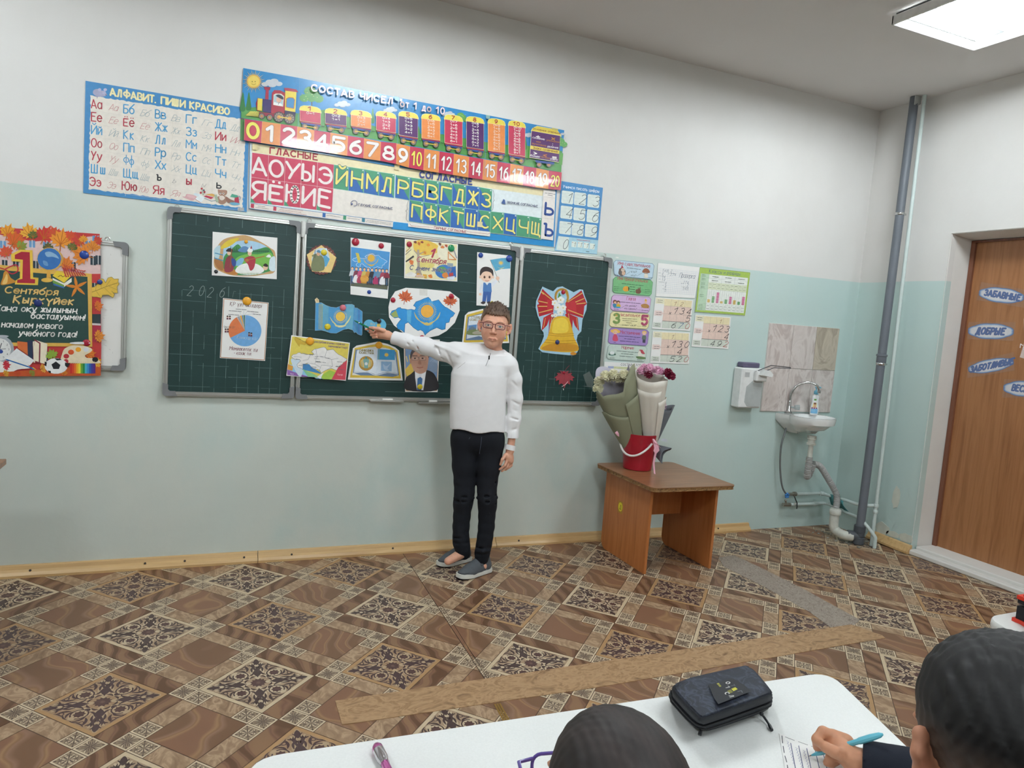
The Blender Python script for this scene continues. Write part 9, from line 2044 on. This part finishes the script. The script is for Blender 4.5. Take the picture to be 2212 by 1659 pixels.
# ================================================================= CHILDREN AT THE FRONT DESK
def seated(name_lab,HCp,fwd,up_,k,skin,shirt_col,shoulder_w,torso_base,hairfn,haircol,arms,hands,mt):
    t=thing('person',name_lab,'person',(torso_base[0],torso_base[1],0)); Hh=Frame(HCp,fwd,up_)
    tb=np.array(torso_base,float); sh_c=np.array(HCp)*.45+np.array([tb[0],tb[1],HCp[2]])*.55+np.array([0,0,-.20*k]); fw=np.array([fwd[0],fwd[1],0.]); fw/=np.linalg.norm(fw); lt=np.array([fw[1],-fw[0],0.])   # his right
    lo=np.minimum(np.array(HCp)-.16,tb-np.array([.26,.26,0])); hi=np.maximum(np.array(HCp)+.16,tb+np.array([.26,.26,.5]))
    for A in arms: lo=np.minimum(lo,np.min(np.array(A)[:, :3],0)-.06); hi=np.maximum(hi,np.max(np.array(A)[:, :3],0)+.06)
    for P,R_ in hands: lo=np.minimum(lo,np.min(np.array(P),0)-.03); hi=np.maximum(hi,np.max(np.array(P),0)+.03)
    lo[2]=.02
    fx=[[(HCp[i]-.11,HCp[i]+.11)] for i in range(3)]
    if hands:
        hp_=np.concatenate([np.array(P) for P,_ in hands]); 
        for i in range(3): fx[i].append((hp_[:,i].min()-.01,hp_[:,i].max()+.01))
    g=Field(*[axis_grid(lo[i],hi[i],.006,fx[i],.0026) for i in range(3)])
    head(g,Hh,k); g.cone(Hh(0,.022*k,-.055*k),sh_c+np.array([0,0,.03]),.036*k,.042*k,.03)
    g.cone(sh_c-lt*shoulder_w*.7,sh_c+lt*shoulder_w*.7,.04,.04,.03); g.cone(sh_c,tb+np.array([0,0,.42]),.075,.085,.05,flat=fw,f=.75)
    hipc=tb+np.array([0,0,.40])
    for s in (-1,1): kn=hipc+fw*.30+lt*s*.08+np.array([0,0,.0]); g.cone(hipc+lt*s*.07,kn,.062,.045,.03); g.cone(kn,kn+np.array([0,0,-.33])+fw*.02,.042,.028,.02); g.cone(kn+np.array([0,0,-.345]),kn+np.array([0,0,-.35])+fw*.12,.026,.022,.02)
    for A in arms: g.chain([np.array(p) for p in A],[.036,.030,.021],.02)
    for P,R_ in hands: g.chain([np.array(p) for p in P],R_,.0035)
    V,F=g.mesh(); V=relax(V,F,1,.35); C=headcolor(V,Hh,k,skin,'B06A60',haircol); fobj('body',V,F,SKM,t,C); eyes(t,Hh,k,'3A2A22',(0,-.3))
    # clothing
    g=Field(*[axis_grid(lo[i]-.02,hi[i]+.02,.006) for i in range(3)])
    g.cone(sh_c-lt*shoulder_w*.72,sh_c+lt*shoulder_w*.72,.052,.052,.04); g.cone(sh_c+np.array([0,0,-.02]),tb+np.array([0,0,.46]),.098,.108,.05,flat=fw,f=.78)
    for A in arms: g.chain([np.array(p) for p in A],[.050,.044,.034],.03)
    for A in arms:
        p,q=np.array(A[-2]),np.array(A[-1]); a=(q-p)/np.linalg.norm(q-p); X,Y,Z=np.meshgrid(g.xs,g.ys,g.zs,indexing='ij',sparse=True); e=(X-q[0])*a[0]+(Y-q[1])*a[1]+(Z-q[2])*a[2]+.012; near=((X-q[0])**2+(Y-q[1])**2+(Z-q[2])**2)<.07**2; g.d=np.where(near,np.maximum(g.d,e),g.d).astype(np.float32)
    g.cone(sh_c+np.array([0,0,.03]),sh_c+np.array([0,0,.12])*1.,.047*k,.052*k,.008,sub=True)
    g.cut(tb+np.array([0,0,.40]),(0,0,-1),.004); V,F=g.mesh(); V=relax(V,F,2,.4); fobj('jacket',V,F,shirt_col,t)
    g=Field(*[axis_grid(lo[i]-.02,(hi[i] if i<2 else .56)+.02,.007) for i in range(3)])
    g.cone(hipc-lt*.06,hipc+lt*.06,.09,.09,.03)
    for s in (-1,1): kn=hipc+fw*.30+lt*s*.08; g.cone(hipc+lt*s*.07,kn,.072,.054,.02); g.cone(kn,kn+np.array([0,0,-.30]),.052,.042,.02)
    V,F=g.mesh(); fobj('trousers',V,F,TR,t)
    for s in (-1,1):
        kn=hipc+fw*.30+lt*s*.08; b=MB(); q=Vector(kn+np.array([0,0,-kn[2]])+fw*.05); Mz=Matrix.Translation(q)@Matrix.Rotation(math.atan2(fw[1],fw[0]),4,'Z'); b.box(-.10,.12,-.04,.04,.001,.065,M=Mz,bev=.02); child(b,'shoe',SG2,t,40)
    g=hairfn(Hh,k); V,F=g.mesh(); V=relax(V,F,1,.3); L=Hh.loc(V)/k; C=haircol_fn(L,haircol,mt); fobj('hair',V,F,HM,t,C); return t,Hh
def haircol_fn(L,c,mt):
    if mt=='fade':
        w=np.clip((L[:,2]-(-.01+L[:,1]*-.3))/.055,0,1)[:,None]; base=linc('6A5446')*(1-w)+linc('121012')*w
    else: base=np.tile(linc(c),(len(L),1))*(1+.25*np.sin(L[:,0:1]*160+L[:,1:2]*60))
    return base*(1+.15*np.sin(L[:,0:1]*800))
NVY=mat('navy_knit','141927',.85,var=.1,scale=20,bump=.25,bscale=600)
# boy writing at the right
o,d=ray(2168,1640); d=d/np.linalg.norm(d); HB=o+d*.86
tgt=np.array([1.15,-2.90,.62]); fw=tgt-HB; fw/=np.linalg.norm(fw); fwh=fw*np.array([1,1,.55]); 
wr=np.array(atz(1846,1643,ZT+.030)); el=np.array([1.31,-3.10,ZT+.05]); 
zs_=zoom(1660,1540,7.9)
def QP(x,y,z): return np.array(atz(*zs_(x,y),ZT+z))
hands=[([wr,QP(1330,700,.034),QP(1150,520,.040)],[.019,.0185,.0165]),([QP(1300,520,.036),QP(1100,420,.046)],[.0165,.0135]),
 ([QP(1120,400,.050),QP(930,320,.056),QP(820,450,.045),QP(825,590,.026)],[.0098,.0088,.0078,.0066]),
 ([QP(1300,730,.036),QP(1120,660,.046),QP(985,590,.048),QP(860,500,.044)],[.0112,.0096,.0085,.0072]),
 ([QP(1180,560,.030),QP(960,560,.034),QP(860,610,.016)],[.0090,.0080,.0066]),([QP(1230,650,.022),QP(1060,760,.022),QP(1000,850,.011)],[.0088,.0076,.0066]),([QP(1260,720,.016),QP(1150,820,.014),QP(1080,880,.009)],[.0080,.0068,.006])]
def hair_boy(Hh,k):
    l=lambda x,y: np.where(y<-.03,.046+np.abs(x)*.25,np.where(y<.012,.046-(y+.03)*1.3+np.abs(x)*.0,-.012-(y-.012)*.55))
    return hairfield(Hh,k,l,0,9,.0095,.0024,.022,.0011)
sb=HB+np.array([.10,-.10,-.02])
t2,H2=seated('boy with short black hair, bowed over his writing at lower right','x' and HB,fwh,np.array([0,0,1])-fw*-.35,.98,'C98F6E',NVY,.13,(HB[0]+.09,HB[1]-.06,0.),hair_boy,'1A1414',
 [[HB+np.array([.20,-.02,-.19]),el,wr],[HB+np.array([-.03,-.06,-.22]),np.array([HB[0]+.02,HB[1]+.10,ZT-.03]),np.array([HB[0]+.10,HB[1]+.30,ZT+.026])]],hands,'fade')
# girl in front, only the crown of her head shows
o,d=ray(1322,1756); d=d/np.linalg.norm(d); HG=o+d*.86
def hair_girl(Hh,k):
    l=lambda x,y: np.where(y<-.045,.060,np.where(y<.0,.06-(y+.045)*2.2,-.09-(y)*.3))+0*x
    def ex(f,P):
        f.ell(P(0,.03,-.03),np.array((.070,.075,.075))*k,Hh.B,.02); f.chain([P(0,.10,.0),P(0,.135,-.02),P(0,.13,-.12)],[.026*k,.024*k,.014*k],.01)
        for s in (-1,1): pass
        f.cone(P(0,-.06,.108),P(0,.06,.122),.002,.002,.006,sub=True)
    g=hairfield(Hh,k,l,0,3,.008,.0026,.004,.0005,extra=ex); return g
GRYJ=mat('white_blouse','E2E2E4',.85,var=.02,bump=.2,bscale=700)
fg=np.array([.16,.98,-.10]); fg/=np.linalg.norm(fg)
t3,H3=seated('child with dark parted hair and purple glasses at the bottom edge','x' and HG,fg,np.array([0,0,1.])+fg*.25,.97,'D6A184',GRYJ,.12,(HG[0]-.03,HG[1]-.10,0.),hair_girl,'2B2220',
 [[HG+np.array([-.13,-.06,-.20]),HG+np.array([-.17,.02,-.30]),np.array([HG[0]-.16,-2.95,ZT+.024])],[HG+np.array([.12,-.06,-.20]),HG+np.array([.16,.02,-.30]),np.array([HG[0]+.10,-2.96,ZT+.024])]],
 [([np.array([HG[0]+s*.13-.03,-2.96+.02*abs(j-1.5)*0,ZT+.020]),np.array([HG[0]+s*.13-.03+(j-1.5)*.015,-2.90,ZT+.016]),np.array([HG[0]+s*.13-.03+(j-1.5)*.02,-2.865,ZT+.009])],[.018,.0085,.0065]) for s in (-1,1) for j in range(4)]+[([np.array([HG[0]+s*.13-.03,-2.96,ZT+.02]),np.array([HG[0]+s*.13-.03-s*.035,-2.935,ZT+.014])],[.012,.0075]) for s in (-1,1)],'girl')
PUR=mat('purple_frame','5E4C9C',.3,coat=.3)
for s in (-1,1):
    R_=[(s*.032+x,-.098,y-.002) for x,y in rrect(-.026,-.017,.026,.016,.010,4)]; child(loc_tube(H3,R_,.0020,8,True),'glasses_rim',PUR,t3,True)
    child(loc_tube(H3,[(s*.058,-.097,.010),(s*.076,-.09,.011),(s*.083,-.03,.010),(s*.080,.015,.004)],.0021),'glasses_temple',PUR,t3,True)
child(loc_tube(H3,[(-.007,-.098,.006),(0,-.1,.008),(.007,-.098,.006)],.0018),'glasses_bridge',PUR,t3,True)
# cyan pen in the writing hand
tip=Vector(QP(686,738,.0016)); end=atz(1907,1586,ZT+.090); t=thing('writing_pen','light blue pen in the writing hand over the slip','pen',tuple(tip))
dp=(end-tip).normalized(); Mx=Matrix.Translation(tip)@rot_to(dp); Lp=(end-tip).length; CY=mat('light_blue_plastic','6CC4D8',.35,var=.03)
b=MB(); b.lathe([(.0014,.006),(.0036,.018),(.0046,.026),(.0043,.034),(.0044,Lp-.045),(.0054,Lp-.040),(.0055,Lp-.02),(.0042,Lp-.005),(.0018,Lp)],M=Mx,seg=9); child(b,'barrel',CY,t,30)
b=MB(); b.lathe([(.0004,0),(.0012,.0065)],M=Mx,seg=8); child(b,'nib',mat('pen_nib','8A7A70',.3,.8),t)
